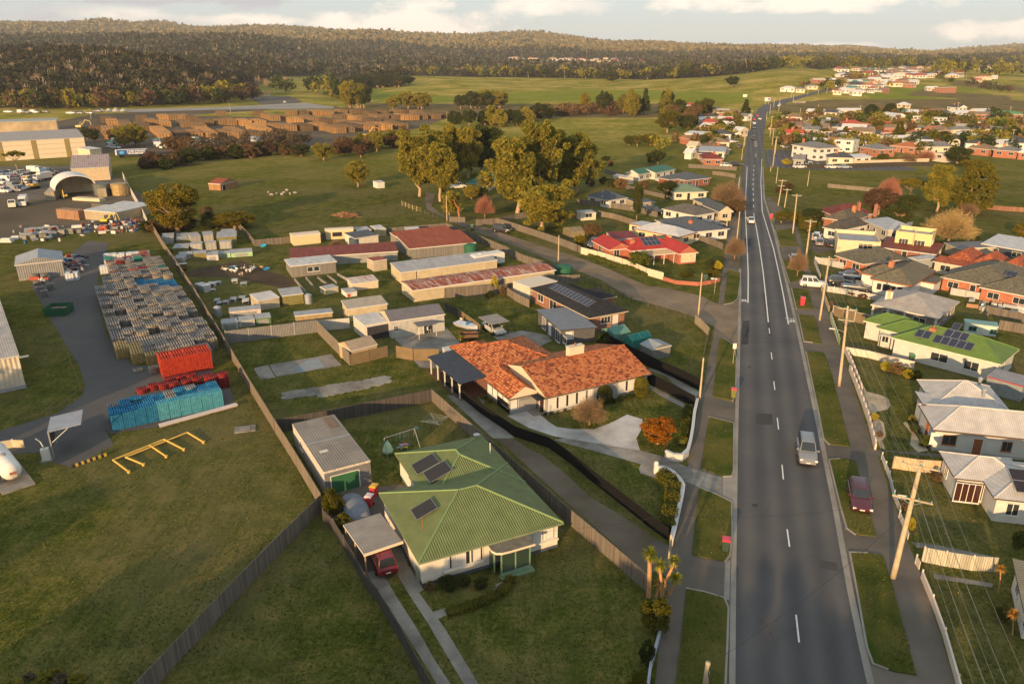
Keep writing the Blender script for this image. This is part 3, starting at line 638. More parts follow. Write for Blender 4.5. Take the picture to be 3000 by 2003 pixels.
t.inputs['Color1'].default_value=(.012,.016,.035,1); t.inputs['Color2'].default_value=(.016,.02,.045,1); t.inputs['Mortar'].default_value=(.09,.10,.12,1); b.col(t.outputs[0]); b.rough(.25,0,.35); m_solar=b.mt
def house(name,label,cat,group,c,A,B,C,h,blocks,mr,mw,wins="auto",fh=None,mfas=None,mgab=None,ov=.4,chim=(),base=None,gut=False,same=False,z0=None,wsub=True):
    a,rz,W,D=frame(c,A,B,C,h if fh is None else fh)
    zt=T(a.x,a.y)
    t=thing(name,label,cat,(a.x,a.y,zt),rz,group,same)
    mfas=mfas or m_trim; mgab=mgab or mw
    rb=MB(); wb=MB(); caps=[]
    boxes=[]
    for q in blocks:
        x0,y0,x1,y1,kind,rise=q[:6]; dh=q[6] if len(q)>6 else 0
        x0,x1=[W+v-1000 if v>500 else v for v in (x0,x1)]; y0,y1=[D+v-1000 if v>500 else v for v in (y0,y1)]
        caps+=roof_mb(rb,kind,x0,y0,x1,y1,h+dh,rise,fas=.16 if W<7 else .2)
        o=ov if kind!='flat' else .02; wx0,wy0,wx1,wy1=x0+o,y0+o,x1-o,y1-o
        hw=[h+dh-.12]*4
        if kind=='sb': hw[2]=hw[3]=h+dh+rise-.12
        if kind=='sf': hw[0]=hw[1]=h+dh+rise-.12
        if kind=='sl': hw[0]=hw[3]=h+dh+rise-.12
        if kind=='sr': hw[1]=hw[2]=h+dh+rise-.12
        cs=[(wx0,wy0),(wx1,wy0),(wx1,wy1),(wx0,wy1)]
        wb.add([(x,y,-.6 if zt>.3 else -.02) for x,y in cs]+[(x,y,z) for (x,y),z in zip(cs,hw)],[(i,(i+1)%4,4+(i+1)%4,4+i) for i in range(4)])
        boxes.append((wx0,wy0,wx1,wy1,h+dh))
    w=obj('wall',wb,mw,t); r=obj('roof',rb,[mr,mfas,mgab],t)
    if gut and caps:
        cb=MB()
        for p,q in caps:
            if (Vector(p)-Vector(q)).length>.1: cb.tube([(p[0],p[1],p[2]+.02),(q[0],q[1],q[2]+.02)],.09,5)
        obj('ridge_cap',cb,mr if gut is True else gut,r)
    if base: 
        bb=MB()
        for x0,y0,x1,y1,_ in boxes: bb.box(x0-.03,y0-.03,-.01,x1+.03,y1+.03,.32)
        obj('plinth',bb,base,t)
    for cx_,cy_,z_,mm in chim: chimney(r,cx_ if cx_<500 else W+cx_-1000,cy_ if cy_<500 else D+cy_-1000,h,z_,mm)
    if wins=='auto':
        for bi,(x0,y0,x1,y1,hh) in enumerate(boxes[:2]):
            for side,ln in (('f',x1-x0),('l',y1-y0),('r',y1-y0)):
                if bi==1 and side!='f': continue
                n=int(ln/3.4)
                for k in range(n):
                    wd=min(1.8,ln/n*.5); u=ln*(k+.5)/n-wd/2
                    if side=='f' and k==n//2 and bi==0 and n>2: door(t,side,x0,y0,x1,y1,u,.9,.0,2.0,m_dark,handle=False); continue
                    window(t,side,x0,y0,x1,y1,u,wd,max(.8,hh-1.75),1.05,sub=False)
                    if hh>4.2: window(t,side,x0,y0,x1,y1,u,wd,.9,1.05,sub=False)
    elif wins:
        for q in wins:
            bi,side,pos,wd,z,ht=q[:6]; x0,y0,x1,y1,hh=boxes[bi]
            kw=q[6] if len(q)>6 else {}
            if 'door' in kw: door(t,side,x0,y0,x1,y1,pos,wd,z,ht,kw['door'],name=kw.get('name','door'))
            else: window(t,side,x0,y0,x1,y1,pos,wd,z,ht,**kw)
    t['W']=W; t['D']=D
    return t,r,boxes
def HW(label,*a,**k):
    a=list(a)
    while a[0] is None or a[0]=='house': a.pop(0)
    return house('house',label,'house',None,*a,**k)
# ---------------- fences ----------------
def fence(label,pts,h,m,post=None,group=None,cat='fence',th=.05,name='fence',sp=2.4,rail=None,cap=None,gaps=0,world=False,ph=.12):
    W=pts if world else P_(pts); 
    if not isinstance(h,(list,tuple)): h=[h]*len(W)
    mp_=MB(); pp=[]; cc=MB()
    for i in range(len(W)-1):
        a,b_=W[i],W[i+1]; d=math.hypot(b_[0]-a[0],b_[1]-a[1]); n=max(1,round(d/sp))
        ux,uy=(b_[0]-a[0])/d,(b_[1]-a[1])/d; nx,ny=-uy*th/2,ux*th/2
        for k in range(n):
            t0,t1=k/n,(k+1)/n; p0=(a[0]+ux*d*t0,a[1]+uy*d*t0); p1=(a[0]+ux*d*t1,a[1]+uy*d*t1)
            j=rng.uniform(-.02,.02); g=T(*p0); H0=h[i]+(h[i+1]-h[i])*t0+j; H1=h[i]+(h[i+1]-h[i])*t1+j
            z=[g,g,g+H1,g+H0]
            Q=[(p0,0,0),(p1,0,0)]
            v=[(p0[0]-nx,p0[1]-ny,z[0]),(p1[0]-nx,p1[1]-ny,z[0]),(p1[0]-nx,p1[1]-ny,z[2]),(p0[0]-nx,p0[1]-ny,z[3]),(p0[0]+nx,p0[1]+ny,z[0]),(p1[0]+nx,p1[1]+ny,z[0]),(p1[0]+nx,p1[1]+ny,z[2]),(p0[0]+nx,p0[1]+ny,z[3])]
            if m is not None and not (gaps and rng.random()<gaps): mp_.add(v,[(0,1,2,3),(5,4,7,6),(3,2,6,7),(0,3,7,4),(1,5,6,2)])
            if rail:
                for zr in rail: cc.tube([(p0[0],p0[1],g+zr),(p1[0],p1[1],g+zr)],.035,4)
            if post: r=.05; pp.append(MB().box(p0[0]-r,p0[1]-r,g,p0[0]+r,p0[1]+r,g+H0+ph))
    if m is None: base=obj(name,cc,post); tag(base,label,cat,group); 
    else:
        base=obj(name,mp_,m); tag(base,label,cat,group)
        if rail: obj('rail',cc,post,base)
    if post: 
        for q in pp[:100]: obj('post',q,post,base)
    return base
# ---------------- poles ----------------
m_pole=plain((.46,.37,.25),.85,0,.2,2)
def pole(c,x,y,ytop,label='weathered timber power pole',arm=0,az=-16,r=.17,lamp=False,tx=None,group='power poles along the road',m=None):
    X,Y=G(c,x,y); z0=T(X,Y); H=hgt(c,x,y,ytop); dx=dy=0
    if tx is not None:
        px,py=pxy(c,tx,ytop); rx,ry,rz_=ray(px,py); t=Y/ry; dx=max(-1.2,min(1.2,rx*t-X))
    t=thing('power_pole',label,'pole',(X,Y,z0),0,group)
    P=[(dx*k/8,0,H*k/8) for k in range(9)]
    obj('pole',MB().tube(P,[r*(1-.045*k) for k in range(9)],10),m or m_pole,t,smooth=True)
    def bar(z,ln,name='crossarm',ins=4,dd=.2):
        a=R(az); cx_,sx_=math.cos(a),math.sin(a); xx=dx*z/H
        tf=lambda p:(xx+p[0]*cx_-p[1]*sx_,p[0]*sx_+p[1]*cx_,z+p[2])
        o=obj(name,MB().box(-ln/2,-dd-.06,-.06,ln/2,-dd+.06,.06,tf=tf),m or m_pole,t)
        br=MB()
        for s in (-1,1): br.tube([tf((s*ln*.28,-dd,-.05)),tf((s*.03,-dd,-.55))],.025,4)
        obj('brace',br,m_galv,o)
        for k in range(ins):
            u=-ln/2+.12+(ln-.24)*k/(ins-1); q=tf((u,-dd,.06))
            obj('insulator',MB().lathe([(.05,q[2]),(.07,q[2]+.08),(.045,q[2]+.12),(.06,q[2]+.18),(.02,q[2]+.2)],8,c=(q[0],q[1])),m_ins,o)
    if arm>0: bar(H-.35,2.3 if arm<3 else 2.8,ins=4 if arm<3 else 3)
    if arm==2: bar(H-1.9,2.0)
    if arm>2: bar(H-3.4,3.0)
    if lamp:
        a=R(180-16); l=1.9; e=(math.cos(a)*l,math.sin(a)*l); z=H*.68
        la=obj('lamp_arm',MB().tube([(dx*.68,0,z),(e[0]*.6,e[1]*.6,z+.25),(e[0],e[1],z+.32)],.035,6),m_galv,t)
        obj('lamp_head',MB().box(-.45,-.12,-.06,.2,.12,.06,tf=lambda p:(e[0]+p[0]*math.cos(a+3.14),e[1]+p[0]*math.sin(a+3.14)+p[1],z+.34+p[2])),m_white,la)
    return (X,Y,z0,H,dx)
m_ins=gloss((.10,.32,.30),.15)
def wire(p,q,sag=.5,r=.012,n=10,mb=None):
    pts=[]
    for k in range(n+1):
        t=k/n; pts.append((p[0]+(q[0]-p[0])*t,p[1]+(q[1]-p[1])*t,p[2]+(q[2]-p[2])*t-4*sag*t*(1-t)))
    mb.tube(pts,r,4); return mb
# ---------------- cars ----------------
CAR={}
def car_proto(kind):
    Ls={'sedan':4.7,'suv':4.6,'wagon':4.6,'hatch':4.1,'ute':5.1,'van':4.9}[kind]; H={'sedan':1.42,'suv':1.78,'wagon':1.5,'hatch':1.48,'ute':1.75,'van':2.0}[kind]
    w=.89; l=Ls/2; belt={'suv':1.05,'ute':1.05,'van':1.05}.get(kind,.9)
    body=MB(); st=[(-l,.72,.42,.8 if kind!='ute' else .95),(-l+.08,.84,.3,belt-.04),(-l+.45,w,.22,belt),(-l*.45,w,.2,belt),(l*.2,w,.2,belt),(l-1.1,w,.2,belt-.04),(l-.45,.86,.22,belt-.16),(l-.1,.78,.28,belt-.26),(l,.68,.4,belt-.36)]
    if kind=='sedan': st[1]=(-l+.08,.84,.3,belt+.02)
    rows=[]
    for y,hw,za,zb in st:
        zm=(za+zb)/2; rows.append([(-hw*.92,y,za),(-hw,y,zm),(-hw*.96,y,zb-.06),(-hw*.86,y,zb),(hw*.86,y,zb),(hw*.96,y,zb-.06),(hw,y,zm),(hw*.92,y,za)])
    o=0; vs=[p for r_ in rows for p in r_]; fs=[]
    for i in range(len(rows)-1):
        for k in range(8): fs.append((i*8+k,i*8+(k+1)%8,(i+1)*8+(k+1)%8,(i+1)*8+k))
    fs.append(tuple(range(8))); fs.append(tuple((len(rows)-1)*8+k for k in reversed(range(8))))
    body.add(vs,fs)
    # cabin
    cb={'sedan':(-l+.75,-l+1.45,.35,l-1.35),'suv':(-l+.12,-l+.35,.35,l-1.3),'wagon':(-l+.15,-l+.5,.35,l-1.35),'hatch':(-l+.15,-l+.6,.4,l-1.15),'ute':(-.35,-.25,.65,l-1.25),'van':(-l+.08,-l+.2,l-1.3,l-.65)}[kind]
    b0,r0,r1,b1=cb; z0,z1=belt-.01,H; wb_,wt=w*.86,w*.70
    C=[(-wb_,b0,z0),(wb_,b0,z0),(wb_,b1,z0),(-wb_,b1,z0),(-wt,r0,z1),(wt,r0,z1),(wt,r1,z1),(-wt,r1,z1)]
    body.add(C,[(4,5,6,7),(0,1,5,4),(2,3,7,6),(1,2,6,5),(3,0,4,7)])
    if kind=='ute':
        body.box(-.86,-l+.06,belt,-.80,-.42,belt+.02); 
    if kind in('suv','wagon'):
        for s in (-.55,.55): body.box(s-.02,r0+.1,H,s+.02,r1-.1,H+.05)
    gl=MB()
    def pane(ids,ins=.1,lift=.012,seg=None):
        p=[Vector(C[i]) for i in ids]; cen=sum(p,Vector())/4; n=(p[1]-p[0]).cross(p[3]-p[0]).normalized()
        if n.dot(cen-Vector((0,(b0+b1)/2,1)))<0: n=-n
        if seg:
            for s0,s1 in seg:
                q=[p[0].lerp(p[1],s0),p[0].lerp(p[1],s1),p[3].lerp(p[2],s1),p[3].lerp(p[2],s0)]; c2=sum(q,Vector())/4
                gl.add([tuple(v.lerp(c2,.09)+n*lift) for v in q],[(0,1,2,3)])
        else: gl.add([tuple(v.lerp(cen,ins)+n*lift) for v in p],[(0,1,2,3)])
    pane((0,1,5,4)); pane((3,2,6,7)); 
    sg=[(.02,.33),(.35,.64),(.66,.98)] if kind in('suv','wagon') else ([(.04,.48),(.52,.97)] if kind!='van' else [(.70,.97)])
    pane((1,2,6,5),seg=sg); pane((0,3,7,4),seg=sg)
    whl=MB().lathe([(0,0),(.20,0),(.32,.02),(.33,.1),(.33,.14),(.30,.2),(.2,.2),(.0,.2)],14); 
    P=dict(body=body,glass=gl,L=Ls,l=l,belt=belt,H=H,w=w)
    CAR[kind]=P; return P
m_tyre=plain((.02,.02,.02),.9); m_rim=plain((.35,.35,.36),.35,.7,.1); m_lampw=gloss((.75,.75,.7),.1); m_lampr=gloss((.35,.02,.02),.15)
CARTREE={}
def car_tree(kind,color,label,group=None):
    P=CAR.get(kind) or car_proto(kind); l=P['l']
    t=thing('parked_car',label,'car',(0,0,0),0,group)
    bo=obj('body',P['body'],gloss(color),t); 
    bev=bo.modifiers.new('b','BEVEL'); bev.width=.05; bev.segments=2; bev.limit_method='ANGLE'; bev.angle_limit=R(25)
    bo.data.polygons.foreach_set('use_smooth',[True]*len(bo.data.polygons))
    obj('window_glass',P['glass'],glass((.02,.025,.03),.05),t)
    for sx in (-1,1):
        for yy in (-l+.85,l-.85):
            tf=lambda p,sx=sx,yy=yy:(sx*(P['w']-.17)+sx*p[2],yy+p[0],.33+p[1])
            tw=MB(); mbp=MB().lathe([(.20,.0),(.32,.0),(.33,.03),(.33,.17),(.30,.2),(.2,.2)],14); tw.add(mbp.v,mbp.f,0,tf); w_=obj('wheel',tw,m_tyre,t)
            rm=MB(); mbp=MB().lathe([(.2,.18),(.06,.215),(.02,.22)],10); rm.add(mbp.v,mbp.f,0,tf); obj('rim',rm,m_rim,w_)
        hb=P['belt']; obj('headlight',MB().box(sx*.66-.17,l-.16,hb-.42,sx*.66+.10,l-.015,hb-.27),m_lampw,t)
        obj('tail_light',MB().box(sx*.7-.12,-l-.012,hb-.35,sx*.7+.10,-l+.2,hb-.12),m_lampr,t)
        obj('mirror',MB().box(sx*.95-.09,l*.32,P['belt']-.02,sx*.95+.09,l*.32+.12,P['belt']+.14),gloss(color),t)
    obj('number_plate',MB().box(-.2,l-.02,.42,.2,l+.012,.53).box(-.2,-l-.02,.5,.2,-l+.012,.61),m_white,t)
    return t
def car(kind,color,label,c,x,y,az,sc=1.1,group=None,z=0):
    """az: heading of the nose, degrees clockwise from straight ahead"""
    k=(kind,color)
    X,Y=G(c,x,y); loc=(X,Y,T(X,Y)+z+.025)
    if k not in CARTREE:
        t=car_tree(kind,color,label,group); CARTREE[k]=t; t.location=loc; t.rotation_euler.z=R(-az); t.scale=(sc,)*3; return t
    return copy_tree(CARTREE[k],loc,R(-az),sc,label,group)
# ---------------- plants ----------------
def quads(P,size,rs,flat=.5,asp=1.0):
    n=len(P); a=rs.normal(size=(n,3)); a[:,2]*=flat+.3; a/=np.linalg.norm(a,axis=1)[:,None]; r=rs.normal(size=(n,3)); b=np.cross(a,r); b/=np.linalg.norm(b,axis=1)[:,None]+1e-9
    s=(size*rs.uniform(.6,1.3,n))[:,None] if np.isscalar(size) else size[:,None]
    a=a*s*asp; b=b*s*.62
    return np.stack([P-a-b,P+a-b,P+a+b,P-a+b],1)
def nmesh(name,Q,mats,mi=None,smooth=False):
    me=bpy.data.meshes.new(name); n=len(Q)*4
    me.vertices.add(n); me.vertices.foreach_set('co',Q.reshape(-1).astype('f')); me.loops.add(n); me.loops.foreach_set('vertex_index',np.arange(n)); me.polygons.add(len(Q)); me.polygons.foreach_set('loop_start',np.arange(0,n,4)); me.polygons.foreach_set('loop_total',np.full(len(Q),4))
    for m in mats: me.materials.append(m)
    if mi is not None: me.polygons.foreach_set('material_index',mi)
    me.update(calc_edges=True); return me
def blobs_to_pts(bl,n,rs,shell=.55):
    w=np.array([r[3]**2*(r[4] if len(r)>4 else 1) for r in bl]); w/=w.sum(); k=rs.choice(len(bl),n,p=w); B=np.array([b_[:4] for b_ in bl])[k]
    zf=np.array([(b_[4] if len(b_)>4 else .8) for b_ in bl])[k]
    d=rs.normal(size=(n,3)); d/=np.linalg.norm(d,axis=1)[:,None]; rr=(shell+(1-shell)*rs.uniform(0,1,n)**.6)*rs.uniform(.82,1.1,n)
    P=B[:,:3]+d*(B[:,3]*rr)[:,None]*np.stack([np.ones(n),np.ones(n),zf],1); return P
L_GUM=leaf((.115,.115,.018),(.22,.195,.028),(.36,.28,.042),.3); L_GOLD=leaf((.07,.075,.008),(.15,.125,.012),(.25,.18,.02)); L_DARK=leaf((.026,.038,.010),(.048,.062,.015),(.08,.09,.024)); L_GREEN=leaf((.04,.065,.010),(.08,.10,.014),(.14,.14,.022))
L_BROWN=leaf((.09,.06,.03),(.15,.095,.045),(.22,.14,.06),.1); L_AUT=leaf((.12,.07,.01),(.42,.13,.012),(.55,.26,.02),.2,2.0); L_YEL=leaf((.16,.14,.012),(.38,.30,.02),(.5,.4,.04)); L_CYP=leaf((.05,.06,.010),(.10,.095,.012),(.17,.14,.018)); L_BURG=leaf((.06,.035,.022),(.10,.058,.034),(.15,.085,.045),.1)
M_BARK=plain((.30,.20,.13),.9,0,.35,3); M_BARKP=plain((.42,.30,.19),.85,0,.3,3); M_TWIG=plain((.24,.155,.085),.9,0,.25,4); M_TWIGG=plain((.42,.29,.12),.9,0,.2,4); M_TWIGR=plain((.36,.15,.10),.9,0,.2,4)
def limb(mb,p,q,r0,r1,rs,n=4,w=.06):
    p,q=np.array(p,float),np.array(q,float); L_=np.linalg.norm(q-p); pts=[tuple(p+(q-p)*k/n+(rs.normal(size=3)*L_*w if 0<k<n else 0)) for k in range(n+1)]
    mb.tube(pts,[r0+(r1-r0)*k/n for k in range(n+1)],6,cap=False); return pts
PT={}
def tree_proto(kind,seed):
    k=(kind,seed)
    if k in PT: return PT[k]
    rs=np.random.RandomState(seed*17+hash(kind)%1 + {'euc':1,'round':2,'pine':3,'bare':4,'bush':5,'flat':6,'shrub':7,'cone':8,'topiary':9,'column':10,'twig':11}[kind]); tm=MB(); bl=[]; Q=None; mat_t=M_BARK
    if kind=='euc':   # unit height 1, scaled later; clumps on spreading limbs
        H=1.0; top=limb(tm,(0,0,0),(rs.normal()*.03,rs.normal()*.03,.45),.028,.018,rs)[-1]
        for i in range(14):
            a=i*2.4+rs.rand(); st=np.array(top)*rs.uniform(.55,1); rr=rs.uniform(.08,.25); e=(math.cos(a)*rr,math.sin(a)*rr,rs.uniform(.32,.88)); limb(tm,st,e,.014,.004,rs)
            for j in range(7):
                bl.append((e[0]+rs.normal()*.065,e[1]+rs.normal()*.065,e[2]+rs.normal()*.075,rs.uniform(.045,.095),1.0))
        for j in range(20): bl.append((rs.normal()*.07,rs.normal()*.07,rs.uniform(.6,.95),rs.uniform(.035,.08),1.1))
        bl+=[(rs.normal()*.10,rs.normal()*.10,rs.uniform(.35,.9),.10,1.2) for _ in range(14)]; P=blobs_to_pts(bl,32000,rs,.45); Q=quads(P,.0105,rs,1,1.4); mat_t=M_BARKP
    elif kind=='round':
        limb(tm,(0,0,0),(0,0,.35),.035,.022,rs)
        for i in range(8): a=i*.8+rs.rand(); limb(tm,(0,0,.3),(math.cos(a)*.26,math.sin(a)*.26,rs.uniform(.5,.75)),.018,.004,rs)
        for j in range(60):
            d=rs.normal(size=3); d/=np.linalg.norm(d); bl.append((d[0]*.33*rs.uniform(.6,1),d[1]*.33*rs.uniform(.6,1),.54+d[2]*.34,rs.uniform(.05,.11),.9))
        for j in range(10): bl.append((rs.normal()*.1,rs.normal()*.1,.6+rs.normal()*.08,.12,.9))
        Q=quads(blobs_to_pts(bl,15000,rs,.4),.0105,rs,1,1.2)
    elif kind=='flat':
        limb(tm,(0,0,0),(.03,0,.45),.03,.02,rs)
        for i in range(8): a=i*.8+rs.rand(); limb(tm,(.03,0,.42),(math.cos(a)*.38,math.sin(a)*.38,rs.uniform(.62,.8)),.014,.004,rs)
        for j in range(60): a=rs.rand()*6.28; r_=rs.rand()**.5*.5; bl.append((math.cos(a)*r_,math.sin(a)*r_,.86-r_*.35+rs.normal()*.03,rs.uniform(.05,.10),.6))
        Q=quads(blobs_to_pts(bl,12000,rs,.4),.0105,rs,1,1.2)
    elif kind in('pine','cone'):
        limb(tm,(0,0,0),(0,0,.9),.03,.006,rs)
        n=170; wd=.34 if kind=='pine' else .24
        for j in range(n):
            t=rs.rand()**.8; a=rs.rand()*6.28; r_=wd*(1-t*(.72 if kind=='pine' else .97))*rs.uniform(.45,1) if kind=='cone' else wd*math.sin(math.pi*min(.95,.22+t*.74))**.8*rs.uniform(.5,1)
            bl.append((math.cos(a)*r_,math.sin(a)*r_,.08+t*.86,rs.uniform(.04,.085)*(1 if kind=='pine' else .75),.7))
        Q=quads(blobs_to_pts(bl,24000,rs,.4),.0115,rs,1,1.2)
    elif kind=='twig':
        tm.tube([(0,0,0),(0,0,.2)],[.03,.025],7)
        for i in range(12):
            a=i*.9+rs.rand(); e=rs.uniform(.5,.95); q=(math.cos(a)*.4*math.cos(e)*1.3,math.sin(a)*.4*math.cos(e)*1.3,.2+.62*math.sin(e)); limb(tm,(0,0,.18),q,.016,.004,rs)
        n=9000; d=rs.normal(size=(n,3)); d/=np.linalg.norm(d,axis=1)[:,None]; d[:,2]=np.abs(d[:,2])*1.0-.12*rs.rand(n); r_=rs.uniform(.3,1,n)**.6*rs.uniform(.8,1.05,n)*(1+.16*np.sin(d[:,0]*5+1)*np.sin(d[:,1]*6)+.10*np.sin(d[:,2]*9+d[:,0]*7))
        P=np.stack([d[:,0]*.45*r_,d[:,1]*.45*r_,.30+d[:,2]*.66*r_],1); dd=d+rs.normal(size=(n,3))*.3; dd/=np.linalg.norm(dd,axis=1)[:,None]; sd=np.cross(dd,rs.normal(size=(n,3))); sd/=np.linalg.norm(sd,axis=1)[:,None]; A_=dd*.035; B_=sd*.0028
        Q=np.stack([P-A_-B_,P+A_-B_*.3,P+A_+B_*.3,P-A_+B_],1); mat_t=M_TWIG
    elif kind=='column':
        limb(tm,(0,0,0),(0,0,.5),.04,.01,rs)
        for j in range(50): t=rs.rand(); a=rs.rand()*6.28; r_=.14*rs.uniform(.4,1); bl.append((math.cos(a)*r_,math.sin(a)*r_,.12+t*.8,.09,1.0))
        Q=quads(blobs_to_pts(bl,6000,rs,.5),.014,rs,1,1.2)
    elif kind in('bush','shrub'):
        for i in range(5): a=i*1.3; limb(tm,(0,0,0),(math.cos(a)*.25,math.sin(a)*.25,.4),.02,.006,rs)
        for j in range(40):
            d=rs.normal(size=3); d/=np.linalg.norm(d); z=.48+d[2]*.36; bl.append((d[0]*.40*rs.uniform(.6,1),d[1]*.40*rs.uniform(.6,1),max(.1,z),rs.uniform(.08,.17),.9))
        Q=quads(blobs_to_pts(bl,5200 if kind=='bush' else 2600,rs,.45),.020 if kind=='bush' else .03,rs,1,1.3)
    elif kind=='topiary':
        n=7000; d=rs.normal(size=(n,3)); d/=np.linalg.norm(d,axis=1)[:,None]; e=np.abs(d)**.7*np.sign(d); P=np.stack([e[:,0]*.36,e[:,1]*.36,.5+e[:,2]*.47],1)*(1,1,1); P[:,:2]*=rs.uniform(.93,1.03,(n,1)); Q=quads(P,.02,rs,1,1.2); tm.tube([(0,0,0),(0,0,.4)],.05)
    elif kind=='bare':
        def rec(p,d,l,r,dep):
            q=np.array(p)+np.array(d)*l; limb(tm,p,q,r,r*.6,rs,2,.05)
            if dep==0: return
            for i in range(4 if dep>2 else 3):
                nd=np.array(d)+rs.normal(size=3)*.42; nd[2]=abs(nd[2])*.8+.18; nd/=np.linalg.norm(nd); rec(q,nd,l*rs.uniform(.6,.85),r*.52,dep-1)
        tm.tube([(0,0,0),(0,0,.14)],[.035,.028],7)
        for i in range(5): a=i*1.26+rs.rand(); rec((0,0,.13),np.array((math.cos(a)*.55,math.sin(a)*.55,.75)),.24,.016,4)
        Q=None; mat_t=M_TWIG
    tme=bpy.data.meshes.new('trunk'); tme.from_pydata(tm.v,[],tm.f); tme.materials.append(mat_t); tme.polygons.foreach_set('use_smooth',[True]*len(tme.polygons)); tme.update()
    cme=nmesh('crown',Q,[L_GREEN]) if Q is not None else None
    PT[k]=(tme,cme); return PT[k]
def setmat(o,m):
    o.material_slots[0].link='OBJECT'; o.material_slots[0].material=m
def tree(kind,label,c,x,y,ytop,wd,m,name='tree',cat='tree',group=None,seed=0,mt=None,same=False,dh=None):
    """foot pixel, top row and crown width in the same crop; width in crop pixels"""
    X,Y=G(c,x,y); z0=T(X,Y); H=dh or hgt(c,x,y,ytop); ppm=FPX/(Y*CT-(z0-HC)*ST)*CR[c][2]; W=wd/ppm
    tme,cme=tree_proto(kind,seed)
    base={'euc':.53,'round':.74,'flat':1.1,'pine':.78,'cone':.55,'bare':.78,'bush':.95,'shrub':.95,'topiary':.74,'column':.48,'twig':.88}[kind]
    sx=W/base; H=H/({'bare':.95}.get(kind,1.0))
    t=thing(name,label,cat,(X,Y,z0-.05),rng.random()*6.28,group,same); t.scale=(sx,sx,H)
    if kind=='bare':
        a=bpy.data.objects.new('branches',tme); COL.objects.link(a); a.parent=t; setmat(a,m)
    else:
        a=bpy.data.objects.new('trunk' if kind not in('bush','shrub','topiary') else 'stem',tme); COL.objects.link(a); a.parent=t
        if mt: setmat(a,mt)
        b_=bpy.data.objects.new('crown' if kind not in('bush','shrub','topiary') else 'leaves',cme); COL.objects.link(b_); b_.parent=t; setmat(b_,m)
    return t
def smalltree(kind,label,X,Y,H,W,m,group=None,same=True,name='tree',cat='tree',seed=0):
    tme,cme=tree_proto(kind,seed); base={'euc':.53,'round':.74,'flat':1.1,'pine':.78,'cone':.55,'bare':1.0,'bush':1.0,'shrub':1.0}[kind]
    o=thing(name,label,cat,(X,Y,T(X,Y)-.1),rng.random()*6.28,group,same); o.scale=(W/base,W/base,H)
    a=bpy.data.objects.new('trunk' if kind!='bare' else 'branches',tme); COL.objects.link(a); a.parent=o
    if cme is None: setmat(a,m)
    else:
        c_=bpy.data.objects.new('crown',cme); COL.objects.link(c_); c_.parent=o; setmat(c_,m)
    return o
def hedge(label,pts,h,w,m,leafs=.06,dens=260,name='hedge',group=None):
    W=P_(pts); rs=np.random.RandomState(int(abs(W[0][0]*100))%9999); Ps=[]
    for a,b_ in zip(W[:-1],W[1:]):
        d=math.hypot(b_[0]-a[0],b_[1]-a[1]); n=int(d*dens*(h+w)/2); t=rs.rand(n); s=rs.rand(n)*(2*h+w); u=np.where(s<h,-w/2,np.where(s<h+w,s-h-w/2,w/2)); z=np.where(s<h,s,np.where(s<h+w,h,2*h+w-s))
        ux,uy=(b_[0]-a[0])/d,(b_[1]-a[1])/d; bumpy=1+.12*np.sin(t*d*3+rs.rand())
        Ps.append(np.stack([a[0]+ux*d*t-uy*u*bumpy,a[1]+uy*d*t+ux*u*bumpy,z*bumpy+rs.normal(size=n)*.04],1))
    P=np.concatenate(Ps); P+=rs.normal(size=P.shape)*.04
    Q=quads(P,leafs,rs,1,1.2); c0=np.array([W[0][0],W[0][1],0]); Q=Q-c0
    o=bpy.data.objects.new(name,nmesh(name,Q,[m])); COL.objects.link(o); o.location=tuple(c0)
    # woody core so that light does not pass through
    core=MB()
    for a,b_ in zip(W[:-1],W[1:]):
        d=math.hypot(b_[0]-a[0],b_[1]-a[1]); nx,ny=-(b_[1]-a[1])/d*w*.4,(b_[0]-a[0])/d*w*.4
        core.prism([(a[0]-nx-c0[0],a[1]-ny-c0[1]),(b_[0]-nx-c0[0],b_[1]-ny-c0[1]),(b_[0]+nx-c0[0],b_[1]+ny-c0[1]),(a[0]+nx-c0[0],a[1]+ny-c0[1])],0,h*.9)
    obj('branches',core,L_DARK,o)
    return tag(o,label,'hedge',group)
# ================= houses close to the camera =================
GRN=(.165,.200,.080); m_grn=corr(GRN,.22,sheets=.0); m_grncap=plain((.20,.28,.12),.5,0,.1)
OT=((.10,.036,.024),(.30,.08,.032),(.50,.15,.055),(.60,.23,.085),(.40,.11,.04)); m_ot=tiles(OT)
stucco=plain((.66,.60,.50),.8,0,.07,1.2); m_grey_w=plain((.30,.29,.275),.85,0,.08)
# green-roofed house
c0=Vector((*G('R',1120,1488),0)); e1=Vector((*G('R',2222,1165),0)); 
t,r,bx=HW('cream house with a green corrugated hip roof, lawn in front and solar panels','house',None,'R',(1075,1278),(2281,940),11.8,2.75,
 [(0,0,1000,11.8,'hip',2.1),(1000-9.9,7.6,1000,18.6,'hip',1.75)],m_grn,stucco,None,gut=m_grncap,base=plain((.10,.11,.13),.9),ov=.35,mfas=plain((.16,.17,.10),.6))
W=t['W']; x0,y0,x1,y1,_=bx[0]
for p,w_ in ((2.0,.62),(2.85,1.75),(4.85,.62)): window(t,'f',x0,y0,x1,y1,p,w_,1.05,1.25,curtain=True,mull=0)
for p in (W-3.1,W-1.95): window(t,'f',x0,y0,x1,y1,p,.85,1.2,1.25,curtain=True,mull=0)
window(t,'r',x0,y0,x1,y1,1.0,.9,1.2,1.2); 
obj('window_sill',MB().box(x0+1.9,y0-.22,.82,x0+5.6,y0,.97),stucco,t); obj('window_sill',MB().box(x0+W-3.3,y0-.25,.95,x1-.02,y0,1.12),stucco,t)
